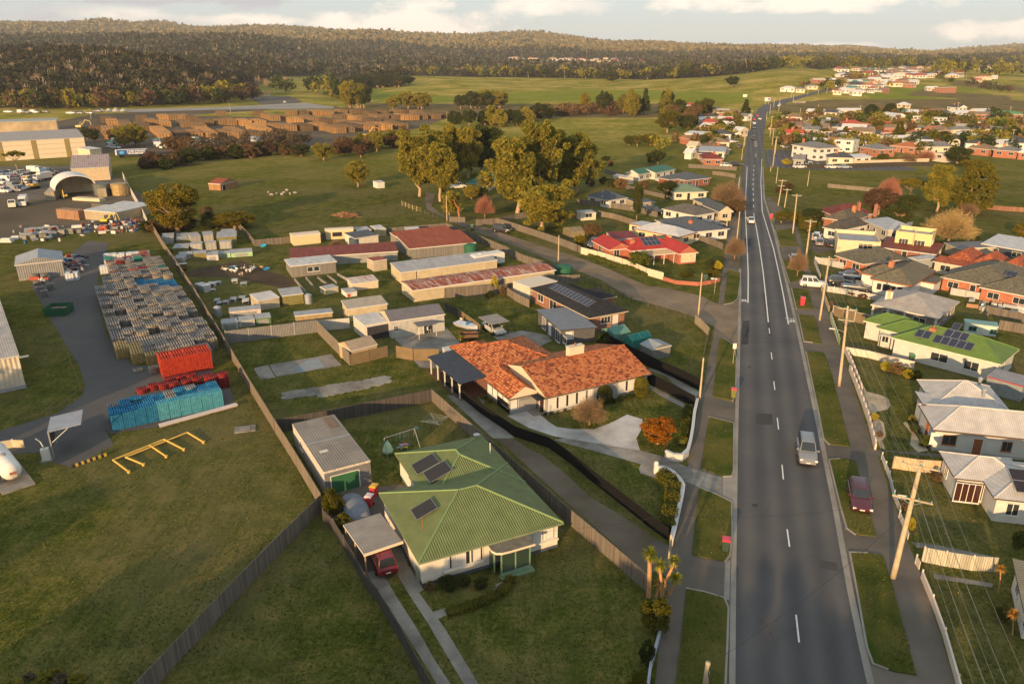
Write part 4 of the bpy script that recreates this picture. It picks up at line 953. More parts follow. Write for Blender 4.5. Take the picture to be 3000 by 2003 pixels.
# glazed porch with a thin curved canopy
pg=MB(); gp=MB(); mg_=plain((.16,.26,.16),.5)
px0,px1,py=x0+6.15,x0+9.3,y0-1.55
for xx,yy in ((px0,py+.5),(px0+.45,py),(px1,py),(px1,py+.7),((px0+px1)/2+.2,py)): pg.box(xx-.06,yy-.06,.2,xx+.06,yy+.06,2.35)
pg.box(px0+.45,py-.05,2.2,px1,py+.05,2.35); pg.box(px0+.45,py-.05,.2,px1,py+.05,.3); pg.box(px1-.05,py,.2,px1+.05,y0,.3)
gp.box(px0+.5,py-.01,.3,px1-.05,py+.01,2.2).box(px0-.01,py+.5,.3,px0+.01,y0,2.2).box(px1-.01,py+.1,.3,px1+.01,y0,2.2)
pc=obj('porch',pg,mg_,t); obj('pane',gp,glass((.03,.05,.04),.06),pc)
cn=MB(); arc=[(px0-.3,y0-.02),(px0-.3,py+.35),(px0-.1,py-.1),(px0+.4,py-.32),(px0+1.1,py-.36),(px1+.35,py-.36),(px1+.35,y0-.02)]
cn.prism(arc,2.38,2.60,0,1); obj('canopy',cn,[plain((.62,.52,.40),.7,0,.05),plain((.17,.15,.11),.9,0,.3)],pc)
obj('step',MB().box(px0+.2,py-.7,0,px1+.2,py,.14).box(px0+.35,py-.35,.14,px1+.1,py-.002,.26),plain((.16,.24,.15),.7),pc)
st=math.atan2(2.1,5.9)
obj('gutter',MB().box(-.02,-.10,2.60,W+.02,-.005,2.76),plain((.19,.22,.12),.5),r)
panels(r,1.55,6.6,2.75+1.55*math.tan(st)+.05,1,1,st,'x',pw=1.8,ph=2.1,m=plain((.035,.033,.036),.5,0,.1),lift=.2)
wl=W-9.9; st2=math.atan2(1.75,4.95)
for k in (0,1): panels(r,wl+.6+k*.5,14.9-k*2.25,2.75+(.6+k*.5)*math.tan(st2),1,1,st2,'x',pw=2.1,ph=2.5,m=plain((.035,.033,.036),.5,0,.1),lift=.2)
obj('antenna_mast',MB().tube([(1.6,3.6,3.2),(1.6,3.6,4.6)],.03),plain((.3,.14,.06),.8),r)
obj('vent_pipe',MB().tube([(W-1.2,13.5,3.1),(W-1.2,13.5,4.5)],.05),m_white,r)
obj('satellite_dish',MB().lathe([(.02,3.3),(.28,3.38),(.38,3.5)],12,c=(W-1,17.6)).tube([(W-1,17.6,2.8),(W-1,17.6,3.4)],.03),m_galv,r)
obj('garden_gate',MB().box(x0-.12,.9,0,x0-.06,1.9,1.1),plain((.25,.27,.22),.6),t)
# carport
t2,r2,b2=house('carport','low flat-roofed carport beside the green-roofed cream house, red car inside','carport',None,'R',(615,1205),(940,1095),(755,860),2.2,[(0,0,1000,1000,'flat',0)],corr((.31,.27,.23),.25,st=.15),m_white,None)
for o in list(t2.children):
    if o.name.startswith('wall'): bpy.data.objects.remove(o)
for xx,yy in ((.1,.1),(.1,t2['D']/2),(.1,t2['D']-.2)): obj('post',MB().box(xx,yy,0,xx+.1,yy+.1,2.0),plain((.45,.30,.18),.8),t2)
obj('fascia',MB().box(-.03,-.08,1.98,t2['W']+.02,-.003,2.24),plain((.66,.55,.42),.7,0,.05),t2)
# long garage
t3,r3,b3=house('garage','long shed with a flat grey roof and green roller door, in the back yard','garage',None,'R',(280,520),(670,420),(355,40),2.75,[(0,0,1000,1000,'flat',0)],corr((.30,.26,.215),.28,sheets=1.6,st=.4),plain((.50,.47,.42),.85,0,.15),None,ov=.2,mfas=plain((.62,.54,.44),.8,0,.4,3))
x0,y0,x1,y1,_=b3[0]; W3=t3['W']
door(t3,'f',x0,y0,x1,y1,.65,W3-2.0,0,2.0,boards((.035,.13,.06),.09),name='roller_door')
obj('front_wall',MB().box(x0,y0-.03,.01,x1,y0-.005,2.5),plain((.16,.16,.165),.85),t3)
obj('skylight',MB().box(.8,t3['D']*.32,2.77,1.7,t3['D']*.36,2.79),plain((.62,.58,.50),.4),r3); obj('roof_patch',MB().box(W3-1.5,t3['D']*.72,2.77,W3-.5,t3['D']*.97,2.785),plain((.20,.14,.10),.7),r3)
obj('flashing',MB().box(.02,t3['D']*.52,2.77,W3-.02,t3['D']*.54,2.80),m_galv,r3)
window(t3,'l',x0,y0,x1,y1,3,1.2,1.2,.8)
# orange-tiled house
t,r,bx=HW('grey rendered house with bright orange tiled roof and wide front windows','house',None,'M',(1165,885),(2200,645),13.2,2.6,
 [(0,0,1000,12.6,'gx',1.9),(-3.9,2.2,.6,9.6,'gy',1.25,-.25),(-3.4,8.0,8.3,20.6,'hip',2.1,.05),(-3.4,14.5,2.2,21.6,'hip',1.2,.06)],m_ot,m_grey_w,None,gut=tiles(OT,.4,.3,.5),mgab=plain((.62,.50,.36),.8,0,.05),mfas=plain((.10,.085,.07),.7),ov=.4,
 chim=())
chimney(r,t['W']*.52,6.7,3.5,5.6,plain((.62,.52,.38),.85,0,.06),w=2.3,d=.9)
W=t['W']; x0,y0,x1,y1,_=bx[0]
window(t,'f',x0,y0,x1,y1,.25,6.6,.6,1.55,mull=5,curtain=True); window(t,'f',x0,y0,x1,y1,W-5.4,4.2,.75,1.4,mull=3,curtain=True)
obj('garage_recess',MB().box(x0+7.2,y0-.03,.3,x0+9.6,y0-.004,2.2),plain((.36,.37,.36),.7),t)
a0,b0,a1,b1,_=bx[1]
window(t,'l',a0,b0,a1,b1,.4,5.6,.7,1.4,mull=7,curtain=True); window(t,'f',a0,b0,a1,b1,.1,.9,.75,1.4,mull=0,curtain=True)
door(t,'l',x0,y0,x1,y1,y1-y0-1.6,1.0,0,2.05,plain((.05,.025,.02),.6))
# house name in wrought script on the wall
nm=MB(); 
for k in range(26):
    u=k/26*1.5; 
    def sc(k): u=k/26*1.5; return (a0+1.3+u,b0-.05,1.75+.07*math.sin(k*1.9)*(1 if k%5 else 1.8))
    if k: nm.tube([sc(k-1),sc(k)],.014,4)
obj('wall_lettering',nm,m_dark,t)
obj('porch_roof',MB().box(x0-1.3,y0+.1,2.15,x0-.01,y0+2.2,2.25),m_dark,t)
obj('step',MB().box(x0-1.6,y0+.4,0,x0,y0+2,.15),m_conc,t)
# verandah with dark roof on the left
vt=thing('pergola','dark corrugated verandah roof on white posts beside the orange-tiled house','pergola',(t.location.x,t.location.y,0),t.rotation_euler.z)
vm=MB(); vm.add([(-7.4,9.3,2.35),(-3.5,9.3,2.62),(-3.5,20.2,2.62),(-7.4,20.2,2.35)],[(0,1,2,3)]); vm.add([(-7.4,9.3,2.3),(-3.5,9.3,2.56),(-3.5,20.2,2.56),(-7.4,20.2,2.3)],[(3,2,1,0)])
obj('roof',vm,corr((.045,.055,.075),.5,st=.8),vt)
for k in range(5): 
    pm=MB().box(-7.3,9.6+k*2.4,0,-7.16,9.74+k*2.4,2.3); pm.add([(-7.3,9.6+k*2.4-.5,2.3),(-7.3,9.6+k*2.4+.64,2.3),(-7.3,9.67+k*2.4,1.8),(-7.2,9.6+k*2.4-.5,2.3),(-7.2,9.6+k*2.4+.64,2.3),(-7.2,9.67+k*2.4,1.8)],[(0,1,2),(5,4,3),(0,2,5,3),(1,4,5,2)]); obj('post',pm,m_white,vt)
obj('back_wall',MB().box(-3.45,9.5,0,-3.40,20,2.5),brick((.16,.055,.04)),vt)
obj('floor',MB().box(-7.4,9.3,.0,-3.4,20.2,.05),plain((.15,.075,.05),.9),vt)
# subject block sheds and neighbours  (corner pixels of each eave)
RUST=(.32,.075,.032); m_rust=corr(RUST,.25,rust=.3,rc=(.34,.12,.06),sheets=.8); m_rust2=corr((.22,.052,.034),.25,rust=.2,rc=(.30,.10,.05),sheets=.8)
m_galvr=corr((.40,.41,.42),.25,rust=.15,rc=(.30,.16,.10),sheets=.8); m_galvw=corr((.36,.36,.34),.25,rust=.1,rc=(.25,.16,.10),sheets=.9)
m_whiter=corr((.62,.60,.57),.25,sheets=.8,st=.5); m_creamw=corr((.60,.50,.33),.2); m_lightw=corr((.50,.49,.46),.2); m_dkr=corr((.085,.090,.10),.3,st=.4); m_black=tiles(((.018,.018,.020),(.03,.03,.032),(.04,.04,.042)),.33,.33,.6)
m_greyr=corr((.16,.165,.175),.3,st=.4); m_olive=plain((.19,.17,.065),.85,0,.2); m_wood=paling((.26,.21,.15)); m_brownb=corr((.28,.26,.245),.2)
m_unp=paling((.23,.215,.19),.14,.35)
SHD=lambda label,*a,**k: house('shed',label,'shed',*a,**k)
SHD('long rusty-roofed shed nearest the dark vent pole, in front of its twin','rusty poultry sheds','F',(1560,505),(2330,430),(2200,315),2.35,[(0,0,1000,1000,'sb',.75)],m_rust,m_unp,[],ov=.15)
SHD('rusty-roofed shed behind the widest rust roof, against the paddock fence','rusty poultry sheds','F',(1470,410),(2120,325),(2030,260),2.3,[(0,0,1000,1000,'sb',.7)],m_rust,m_unp,[],ov=.15)
SHD('long low shed with dull maroon roof behind the pale-roofed shed','rusty poultry sheds','F',(190,612),(1435,530),(1320,455),2.1,[(0,0,1000,1000,'sb',.6)],m_rust2,m_galvw,[],ov=.15)
SHD('grey tin shed with pale metal roof and two dark window openings',None,'E',(1760,718),(2300,660),(2160,575),2.2,[(0,0,1000,1000,'sf',.25)],m_whiter,m_unp,[(0,'f',3.2,1.0,.85,.9,{'mull':0}),(0,'f',4.5,1.0,.85,.9,{'mull':0})],ov=.25)
SHD('very long shed with streaked silver roof and one orange roof end',None,'X',(1173,798),(1458,761),(1423,742),2.3,[(0,0,3.4,1000,'sb',.55),(3.4,0,1000,1000,'sb',.56)],m_galvr,m_creamw,[],ov=.12)
SHD('longest rusty-roofed shed, green water tank at its right end','rusty poultry sheds','X',(1209,851),(1629.5,790),(1585,767),2.3,[(0,0,1000,1000,'gx',.45)],corr(RUST,.25,rust=.45,rc=(.50,.42,.36),sheets=.8),m_creamw,[(0,'l',1.5,.5,.9,.9),(0,'l',3.4,.5,.9,.9)],ov=.25,mfas=m_white)
SHD('tan shed with fawn ribbed roof behind the grey workshop',None,'F',(850,1195),(1320,1130),(1240,1055),2.3,[(0,0,1000,1000,'sb',.35)],corr((.42,.36,.29),.4,st=.9),m_creamw,[],ov=.15)
house('workshop','large grey-roofed workshop beside the concrete court','workshop',None,'F',(1340,1340),(1975,1250),(1870,1130),2.9,[(0,0,1000,1000,'gx',.9)],corr((.165,.155,.165),.3,st=.5),m_lightw,[(0,'f',5.4,1.5,0.02,1.9,{'mull':1}),(0,'f',.5,.6,1.2,.8)],ov=.15,mgab=m_creamw)
house('garage','white-roofed garage with a dark roller door beside the grey workshop','garage',None,'F',(1050,1380),(1330,1330),(1160,1230),2.6,[(0,0,1000,1000,'flat',0)],m_whiter,plain((.52,.48,.42),.8,0,.08),[(0,'f',.3,3.6,.0,2.2,{'door':corr((.05,.05,.06),.2),'name':'roller_door'})],ov=.12)
def awning(name,label,cat,c,A,B,C,h,m,mpost,n=2,th=.1,group=None,back=False):
    a,rz,W,D=frame(c,A,B,C,h); t=thing(name,label,cat,(a.x,a.y,0),rz,group); obj('roof',MB().box(0,0,h-th,W,D,h),m,t)
    for x in ([.08,W-.16] if n==2 else [.08,W/2,W-.16]):
        for y in ((.08,D-.16) if not back else (.08,)): obj('post',MB().box(x,y,0,x+.08,y+.08,h-th),mpost,t)
    return t,W,D
awning('verandah','small grey awning roof over the workshop door','awning','F',(1665,1395),(1880,1360),(1780,1290),2.2,corr((.15,.155,.17),.3),m_trim)
awning('carport','open carport with fawn roof over a white car','carport','H',(540,1370),(750,1330),(370,1290),2.2,corr((.28,.26,.24),.3),m_dark)
SHD('small fawn garden shed with a gable roof behind the brown fence',None,'L',(1430,425),(1690,358),(1590,278),2.2,[(0,0,1000,1000,'gx',.8)],corr((.36,.28,.20),.3),plain((.42,.31,.19),.85,0,.1),[],ov=.1)
SHD('low shelter with grey roof and tan front near the corrugated fence',None,'F',(250,1290),(690,1245),(640,1183),1.7,[(0,0,1000,1000,'sf',.25)],m_galvr,plain((.34,.25,.13),.85,0,.2),[],ov=.15)
SHD('pink and lime painted hen house with a pale metal roof','hen houses','E',(1395,1100),(1640,1055),(1560,985),1.9,[(0,0,1000,1000,'sb',.15)],m_whiter,plain((.42,.36,.26),.85,0,.3,.6),[],ov=.08)
SHD('olive green hen house with a worn metal roof, beside a steel drum','hen houses','E',(1665,1045),(1915,1015),(1830,948),1.9,[(0,0,1000,1000,'sb',.15)],m_galvr,m_olive,[],ov=.08)
SHD('tiny white hutch with a red panel on its front','hen houses','F',(840,1010),(965,990),(915,945),.9,[(0,0,1000,1000,'sb',.1)],m_galvr,m_white,[(0,'f',.1,.6,.05,.6,{'door':plain((.55,.05,.04),.6)})],ov=.05)
SHD('tiny cream hutch with a pale grey sloping roof','hen houses','F',(600,970),(750,938),(690,908),1.1,[(0,0,1000,1000,'sb',.1)],m_galvr,plain((.50,.44,.30),.8),[],ov=.05)
SHD('cream hut whose white roof carries red rusty patches','hen houses','F',(905,905),(1210,865),(1150,812),1.5,[(0,0,1000,1000,'sb',.25)],corr((.58,.52,.47),.3,rust=.4,rc=(.35,.08,.05)),plain((.58,.48,.34),.85,0,.1),[],ov=.08)
SHD('small square hut with a rusty roof and lattice front','hen houses','F',(1150,655),(1310,632),(1235,585),2.1,[(0,0,1000,1000,'sf',.2)],m_rust,plain((.42,.36,.27),.85,0,.2),[],ov=.08)
SHD('cream shed with a dark blue skillion roof by a water tank',None,'F',(935,385),(1215,343),(1125,290),2.3,[(0,0,1000,1000,'sb',.3)],m_dkr,plain((.60,.55,.45),.8),[],ov=.15)
for lb,A,B,C,m in (('white-roofed shed by the paddock fence, left of two',(975,300),(1130,283),(1095,248),m_galvr),('cream-roofed shed by the paddock fence, right of two',(1180,285),(1300,272),(1265,230),m_whiter),('low shed with a teal end wall by the paddock fence',(1530,295),(1690,285),(1640,255),m_whiter)):
    SHD(lb,None,'F',A,B,C,1.8,[(0,0,1000,1000,'sb',.15)],m,plain((.40,.34,.2),.8) if 'teal' not in lb else plain((.05,.25,.26),.7),[],ov=.06)
def railcabin(label,A,B,C,wins):
    a,rz,W,D=frame('F',A,B,C,2.3); t=thing('cabin',label,'cabin',(a.x,a.y,0),rz,'cream cabins on the lawn')
    obj('wall',MB().box(0,0,.15,W,D,2.2),boards((.62,.52,.30),.14),t)
    rm=MB(); n=8
    for k in range(n):
        t0,t1=math.pi*k/n,math.pi*(k+1)/n; y0,z0=D/2-math.cos(t0)*(D/2+.1),2.2+math.sin(t0)*.45; y1_,z1=D/2-math.cos(t1)*(D/2+.1),2.2+math.sin(t1)*.45
        rm.add([(-.1,y0,z0),(W+.1,y0,z0),(W+.1,y1_,z1),(-.1,y1_,z1)],[(0,1,2,3)]); rm.add([(-.1,y0,z0),(-.1,y1_,z1),(-.1,D/2,2.18)],[(0,1,2)],1); rm.add([(W+.1,y0,z0),(W+.1,y1_,z1),(W+.1,D/2,2.18)],[(2,1,0)],1)
    obj('roof',rm,[plain((.60,.50,.38),.6,0,.1),plain((.62,.52,.30),.7)],t); obj('base',MB().box(.1,.1,0,W-.1,D-.1,.15),m_conc,t)
    for p,w_ in wins: window(t,'f',0,0,W,D,p*W,w_*W,.95,.8,mull=3,mf=m_dark)
    window(t,'l',0,0,W,D,D*.35,.6,1.1,.7)
railcabin('cream cabin with a curved roof and no front window',(225,365),(540,335),(505,300),[])
railcabin('cream cabin with a wide dark window, nearer the sheds',(600,300),(918,282),(890,258),[(.25,.32)])
# white-walled hutches etc in the poultry yard (left)
HUT=[((290,375),(425,365),330,1.6,'w'),((455,405),(620,392),378,.9,'o'),((460,375),(585,365),328,1.2,'w'),((618,365),(735,352),318,1.7,'w'),((760,350),(880,340),308,1.6,'w'),((915,375),(1145,360),310,1.9,'o'),((610,450),(748,445),430,1.7,'w'),((785,440),(912,430),420,1.7,'w'),((945,425),(1083,420),408,1.7,'w'),((412,500),(595,490),450,1.1,'o'),
 ((425,612),(545,608),580,.8,'p'),((485,575),(640,562),542,1.0,'w'),((650,560),(800,548),530,1.6,'o'),((798,580),(935,570),535,1.3,'p'),((940,560),(1075,552),530,1.0,'g'),((1080,555),(1330,535),508,1.0,'g'),((960,310),(1125,303),283,1.6,'w')]
for i,(A,B,yb,h,kd) in enumerate(HUT):
    a,rz,W,D=frame('E',A,B,((A[0]+B[0])/2+10,yb),h); t=thing('hutch',{'w':'pale plank hutch','o':'olive hutch with a pale roof','p':'white hutch with a grey roof','g':'mint green hutch with a grey roof'}[kd]+' in the left poultry yard','hutch',(a.x,a.y,0),rz,'hutches in the left poultry yard')
    D=max(D,1.0); mw={'w':paling((.36,.35,.33)),'o':m_olive,'p':plain((.55,.50,.47),.8),'g':plain((.33,.52,.30),.8)}[kd]
    obj('wall',MB().box(.04,.04,0,W-.04,D-.04,h-.05),mw,t); obj('roof',MB().add([(-.03,-.05,h-.05),(W+.03,-.05,h-.05),(W+.03,D+.05,h+.1),(-.03,D+.05,h+.1),(-.03,-.05,h),(W+.03,-.05,h),(W+.03,D+.05,h+.15),(-.03,D+.05,h+.15)],[(0,3,2,1),(4,5,6,7),(0,1,5,4),(1,2,6,5),(2,3,7,6),(3,0,4,7)]),m_galvr,t)
    if kd in 'pg': obj('hatch',MB().box(W*.2,.0,.1,W*.75,.035,h*.7),m_dark if kd=='w' else plain((.3,.3,.27),.8),t)
BOX=[((665,905),(770,935),880,1.3,'hutch with a striped green and white roof'),((800,905),(895,905),880,.6,'low white coop'),((905,895),(965,890),870,.5,'low coop with a tin lid'),((1090,870),(1155,865),845,.6,'tiny coop with a white lid'),((1190,905),(1262,900),880,.6,'tiny green coop'),((845,975),(898,972),962,.4,'tiny white crate'),((880,1100),(935,1098),1070,.6,'tiny mint coop'),((912,1130),(965,1128),1105,.4,'tiny dark green coop'),((985,1115),(1048,1112),1092,.5,'tiny coop with a pink front'),((1065,1085),(1133,1082),1055,.6,'tiny pale coop'),((1165,1065),(1240,1062),1040,.5,'tiny coop with a blue-green lid'),((1210,1105),(1283,1100),1070,.6,'tiny tall white coop'),
 ((1060,1225),(1425,1190),1160,1.5,'long pink open-fronted hen run'),((970,1365),(1165,1345),1300,1.1,'grey tin hen run, left of three joined'),((1170,1335),(1355,1310),1270,1.1,'grey and cream hen run, middle of three joined'),((1365,1305),(1540,1285),1240,1.1,'dark green hen run, right of three joined')]
for i,(A,B,yb,h,lb) in enumerate(BOX):
    a,rz,W,D=frame('E',A,B,((A[0]+B[0])/2+10,yb),h); D=max(D,.7); t=thing('coop',lb+' in the poultry yard','coop',(a.x,a.y,0),rz,'coops in the poultry yard')
    mw=plain((.50,.42,.38),.85,0,.2) if 'pink' in lb else (plain((.10,.18,.10),.8) if 'green' in lb and 'striped' not in lb else plain((.42,.43,.40),.8,0,.2))
    obj('wall',MB().box(.02,.02,0,W-.02,D-.02,h-.03),mw,t); obj('roof',MB().box(-.04,-.04,h-.03,W+.04,D+.04,h+.02),m_galvr if 'white' not in lb else m_whiter,t)
    obj('front',MB().box(W*.15,-.02,.1,W*.85,.018,h*.75),m_dark if h<1 else plain((.25,.26,.25),.8),t)
# shelter pens with low concrete walls
for i,(a,b_) in enumerate([((250,870),(380,1025)),((380,855),(470,960)),((510,850),(620,930)),((625,830),(730,910)),((740,815),(880,890))]):
    fence('low concrete pen wall in front of the grey shed',['F',a,b_],.6,m_conc,cat='pen wall',name='pen_wall',group='low pen walls',th=.15)
# --- the grey flat-roofed house, the black-roofed brick house
HW('low grey block house with a flat grey metal roof, beyond the orange tiles',None,'H',(1335,1435),(1765,1385),(860,1220),2.6,[(0,0,1000,1000,'sr',-.25)],corr((.20,.215,.235),.35,st=.4),brick((.115,.115,.12),(.09,.09,.09),.4,.2),[(0,'f',.8,1.2,.9,1.1,{'curtain':True,'mull':0}),(0,'l',2,1.4,.2,1.9,{'mull':2}),(0,'l',5,.9,.0,2.0,{'door':m_white}),(0,'l',8,1.6,.2,1.9,{'mull':1}),(0,'l',11,1.2,.9,1.0)],ov=.3,mfas=plain((.06,.065,.075),.6)) 
t,r,bx=HW('brick house with a black hip roof and a long row of solar panels',None,'H',(1670,1300),(2120,1215),(920,965),2.5,[(0,0,1000,1000,'hip',1.7),(5.0,7.5,11,13.5,'hip',1.2),(3.5,10,8.6,17.2,'hip',1.2,-.02)],m_black,brick((.28,.12,.075)),[(0,'f',2.2,1.8,1.0,1.0,{'mull':2}),(0,'f',4.6,.9,.02,2.0,{'door':m_white}),(0,'l',2,1.8,.9,1.2,{}),(0,'l',6,2.2,.2,1.9,{}),(0,'l',10,1.8,.9,1.2,{}),(0,'l',13,1.8,.2,1.9,{})],mfas=plain((.45,.36,.25),.7),ov=.45)
s_=math.atan2(1.7,t['W']/2); 
for k in range(12): panels(r,1.7,15.2-k*1.03-.0,2.5+1.7*math.tan(s_),1,1,s_,'x',pw=1.0,ph=1.65)
SHD('cream flat-roofed shed attached behind the black-roofed house',None,'H',(990,945),(1305,872),(820,870),2.5,[(0,0,1000,1000,'flat',0)],plain((.62,.54,.42),.6,0,.05),plain((.5,.46,.38),.8),[],ov=.1)
SHD('small grey gabled garden shed on the grass by the black fence',None,'N',(220,797),(420,752),(75,735),1.8,[(0,0,1000,1000,'gy',.45)],corr((.34,.36,.38),.25),corr((.20,.20,.19),.2),[],ov=.08)
# shade houses
def shade(label,c,A,B,C,h,m):
    a,rz,W,D=frame(c,A,B,C,h); t=thing('greenhouse',label,'greenhouse',(a.x,a.y,0),rz); mb=MB(); fr=MB()
    mb.add([(0,0,0),(0,0,h),(0,D/2,h+.7),(0,D,h),(0,D,0)],[(4,3,2,1,0)]); mb.add([(0,0,h),(W,0,h),(W,D/2,h+.7),(0,D/2,h+.7)],[(0,1,2,3)]); mb.add([(0,D,h),(W,D,h),(W,D/2,h+.7),(0,D/2,h+.7)],[(3,2,1,0)]); mb.add([(0,0,0),(W,0,0),(W,0,h),(0,0,h)],[(0,1,2,3)])
    mb.add([(W,0,0),(W,0,h),(W,D/2,h+.7),(W,D,h),(W,D,0)],[(0,1,2,3,4)])
    obj('cover',mb,m,t)
    for x in (0,W/2,W): 
        fr.tube([(x,0,0),(x,0,h),(x,D/2,h+.7),(x,D,h),(x,D,0)],.03,5)
    obj('frame',fr,m_galv,t)
shade('shade house of dull green cloth, left of two beside the swing seat','M',(1835,270),(1990,235),(1905,170),1.5,plain((.10,.24,.19),.8,0,.15)); shade('shade house of bright teal cloth, right of two','M',(2010,330),(2200,285),(2150,240),1.4,plain((.03,.20,.16),.8,0,.15))
shade('small glass greenhouse with a timber frame','G',(1585,1275),(1720,1265),(1640,1225),1.6,plain((.22,.18,.10),.5,0,.3))
# ---- right-hand side of the road ----
m_solg=corr((.13,.21,.05),.2,st=.5); m_p1=corr((.50,.475,.45),.22,st=.55); m_brg=tiles(((.10,.09,.065),(.15,.135,.095),(.19,.165,.115)),.34,.36,.6); m_wb=boards((.56,.54,.49),.2,.14)
t,r,bx=HW('white weatherboard house with a bright green roof and black solar panels',None,'O',(830,932),(2090,1242),(2349,1082),2.9,[(0,0,1000,1000,'hip',1.9),(-3.2,2.6,4,8.4,'hip',1.3,.02),(-6.2,4.6,1.5,9.5,'hip',1.25)],m_solg,m_wb,[(0,'f',5.2,2.2,1.0,1.1,{'mull':1}),(0,'f',9.6,1.8,.9,1.2,{'mull':1}),(0,'f',12.2,.9,.02,1.9,{'door':plain((.6,.55,.45),.6)}),(1,'f',.5,.9,.9,1.2),(2,'l',1,1.2,.9,1.2),(0,'r',2,1.0,1,1.1)],gut=plain((.13,.22,.06),.6),chim=((4.4,3.2,4.6,brick((.42,.13,.05))),),mfas=plain((.6,.56,.46),.6))
s_=math.atan2(1.9,t['D']/2)
for (u,v,n) in ((2.6,1.3,2),(5.2,1.0,5),(6.0,2.7,3),(6.4,4.4,1)): panels(r,u,v*math.cos(s_),2.9+v*math.sin(s_)-.02,n,1,s_,'y',pw=1.0,ph=1.65)
awning('entrance_awning','thin flat awning by the front of the white weatherboard house','awning','O',(700,905),(840,930),(935,870),2.3,m_trim,m_dark)
t,r,bx=HW('grey brick house with white quoin corners and a weathered pale roof',None,'O',(590,553),(1370,712),(1740,543),2.7,[(0,0,1000,1000,'hip',1.9)],corr((.42,.39,.36),.22,rust=.12,rc=(.20,.07,.05),sheets=.9),brick((.16,.135,.11)),'auto',chim=((1.8,3.2,4.6,plain((.55,.42,.25),.8)),),mfas=m_trim)
q=MB()
for k in range(8):
    for (xx,yy) in ((bx[0][0],bx[0][1]),(bx[0][2],bx[0][1]),(bx[0][0]+2.4,bx[0][1]),(bx[0][0]+5,bx[0][1])):
        a_=.42 if k%2 else .26; q.box(xx-a_/2,yy-.05,k*.32,xx+a_/2,yy+.02,k*.32+.29)
obj('quoins',q,m_white,t)
q=MB(); 
for k in range(8): a_=.34 if k%2 else .24; [q.box(1.8+s*.42-a_/2,3.2-.36,2.9+k*.22,1.8+s*.42+a_/2,3.2-.29,2.9+k*.22+.2) for s in(-1,1)]
obj('chimney_quoins',q,m_white,r.children[0] if r.children else r)
t,r,bx=HW('white house with a brown-grey hip roof and orange brick chimney, cars in its drive',None,'O',(590,258),(1070,345),(1450,190),2.8,[(0,0,1000,1000,'hip',2.0),(-3,2.6,5,9,'hip',1.6,.03),(1000-4,1000-7.5,1000+2.2,1000-2,'sf',-.1,-.4)],m_brg,m_white,[(0,'f',.8,.8,.9,1.2,{'mull':0}),(0,'f',1.9,2.2,.9,1.2,{'mull':0}),(0,'f',4.4,.8,.9,1.2,{'mull':0}),(0,'f',6.2,1.8,.9,1.0),(0,'l',1.5,.8,1.4,.8)],chim=((1.6,5.6,5.2,brick((.45,.16,.07))),),gut=m_brg,mfas=plain((.30,.10,.06),.6))
t,r,bx=HW('wide orange brick house with a large olive-brown hip roof',None,'O',(1390,238),(2230,400),(2460,180),2.5,[(0,0,1000,1000,'hip',2.4),(1000-5,-2,1000+4,7,'hip',2.0,.02)],m_brg,brick((.42,.13,.06)),'auto',gut=m_brg)
panels(r,9.5,3.6,2.5+3.6*.42,1,1,.38,'y',pw=1.8,ph=1.6)
t,r,bx=HW('white weatherboard house with a pale grey roof, curved garden beds in front',None,'P',(1310,618),(2349,722),14.5,2.8,[(0,0,1000+5,6.8,'hip',1.7),(.2,6,4.5,9.8,'sl',.5,-.05),(1.6,6.6,1000+1,14.6,'hip',2.0,.03)],m_p1,m_wb,[(0,'f',.9,1.3,1.0,1.1,{'mf':plain((.35,.13,.05),.6)}),(0,'f',4.0,.9,.02,2.0,{'door':plain((.25,.09,.04),.6)}),(0,'f',6.9,.9,.9,1.1,{'mf':plain((.3,.15,.08),.6)}),(0,'l',2.8,.8,.5,1.6,{'mf':plain((.45,.16,.06),.6)}),(0,'f',-.35,.8,.9,1.3,{'mf':m_white,'mg':m_white})],gut=plain((.55,.52,.48),.6),mfas=plain((.09,.06,.05),.6),base=plain((.35,.35,.34),.9))
for u in (7.3,7.9): obj('roof_vent',MB().lathe([(.12,3.6),(.2,4.5),(.28,4.6),(.3,4.75),(.18,4.9),(.02,4.93)],12,c=(u,8.5+(u-7.3)*6)),m_galv,r)
t,r,bx=HW('white house with pale ribbed roof, glazed porch and black solar panels',None,'P',(1555,1172),(1920,1212),(1400,872),2.7,[(0,0,1000+4,1000,'hip',1.3),(1000-.3,-3.2,1000+9,5.0,'hip',1.5,.02)],m_p1,m_wb,[(0,'l',1.2,.8,.9,1.3),(0,'f',.5,2.0,.3,1.9,{'mull':3}),(1,'f',1,1,.9,1.2),(1,'l',.8,1.2,.9,1.2)],gut=plain((.55,.52,.48),.6),mfas=plain((.09,.07,.07),.6))
W=t['W']; panels(r,W+1.6,-2.6,2.72+.35,3,2,.31,'y',pw=1.6,ph=1.5,m=plain((.03,.028,.035),.5),lift=.3)
window(t,'f',0,0,W,1,.3,W-.6,.2,2.0,mull=3,mg=glass((.05,.02,.015)))
t,r,bx=HW('cream house with a ribbed olive roof at the right edge, red cabbage palms in front',None,'W',(2182,905),(2480,980),(1935,385),2.7,[(0,0,1000+3,1000,'hip',1.4)],corr((.26,.235,.17),.25),stucco,[(0,'l',6.0,1.0,.9,1.2),(0,'l',1.5,1.0,.9,1.2),(0,'l',10.5,.9,.9,1.2)],mfas=plain((.07,.05,.04),.6))
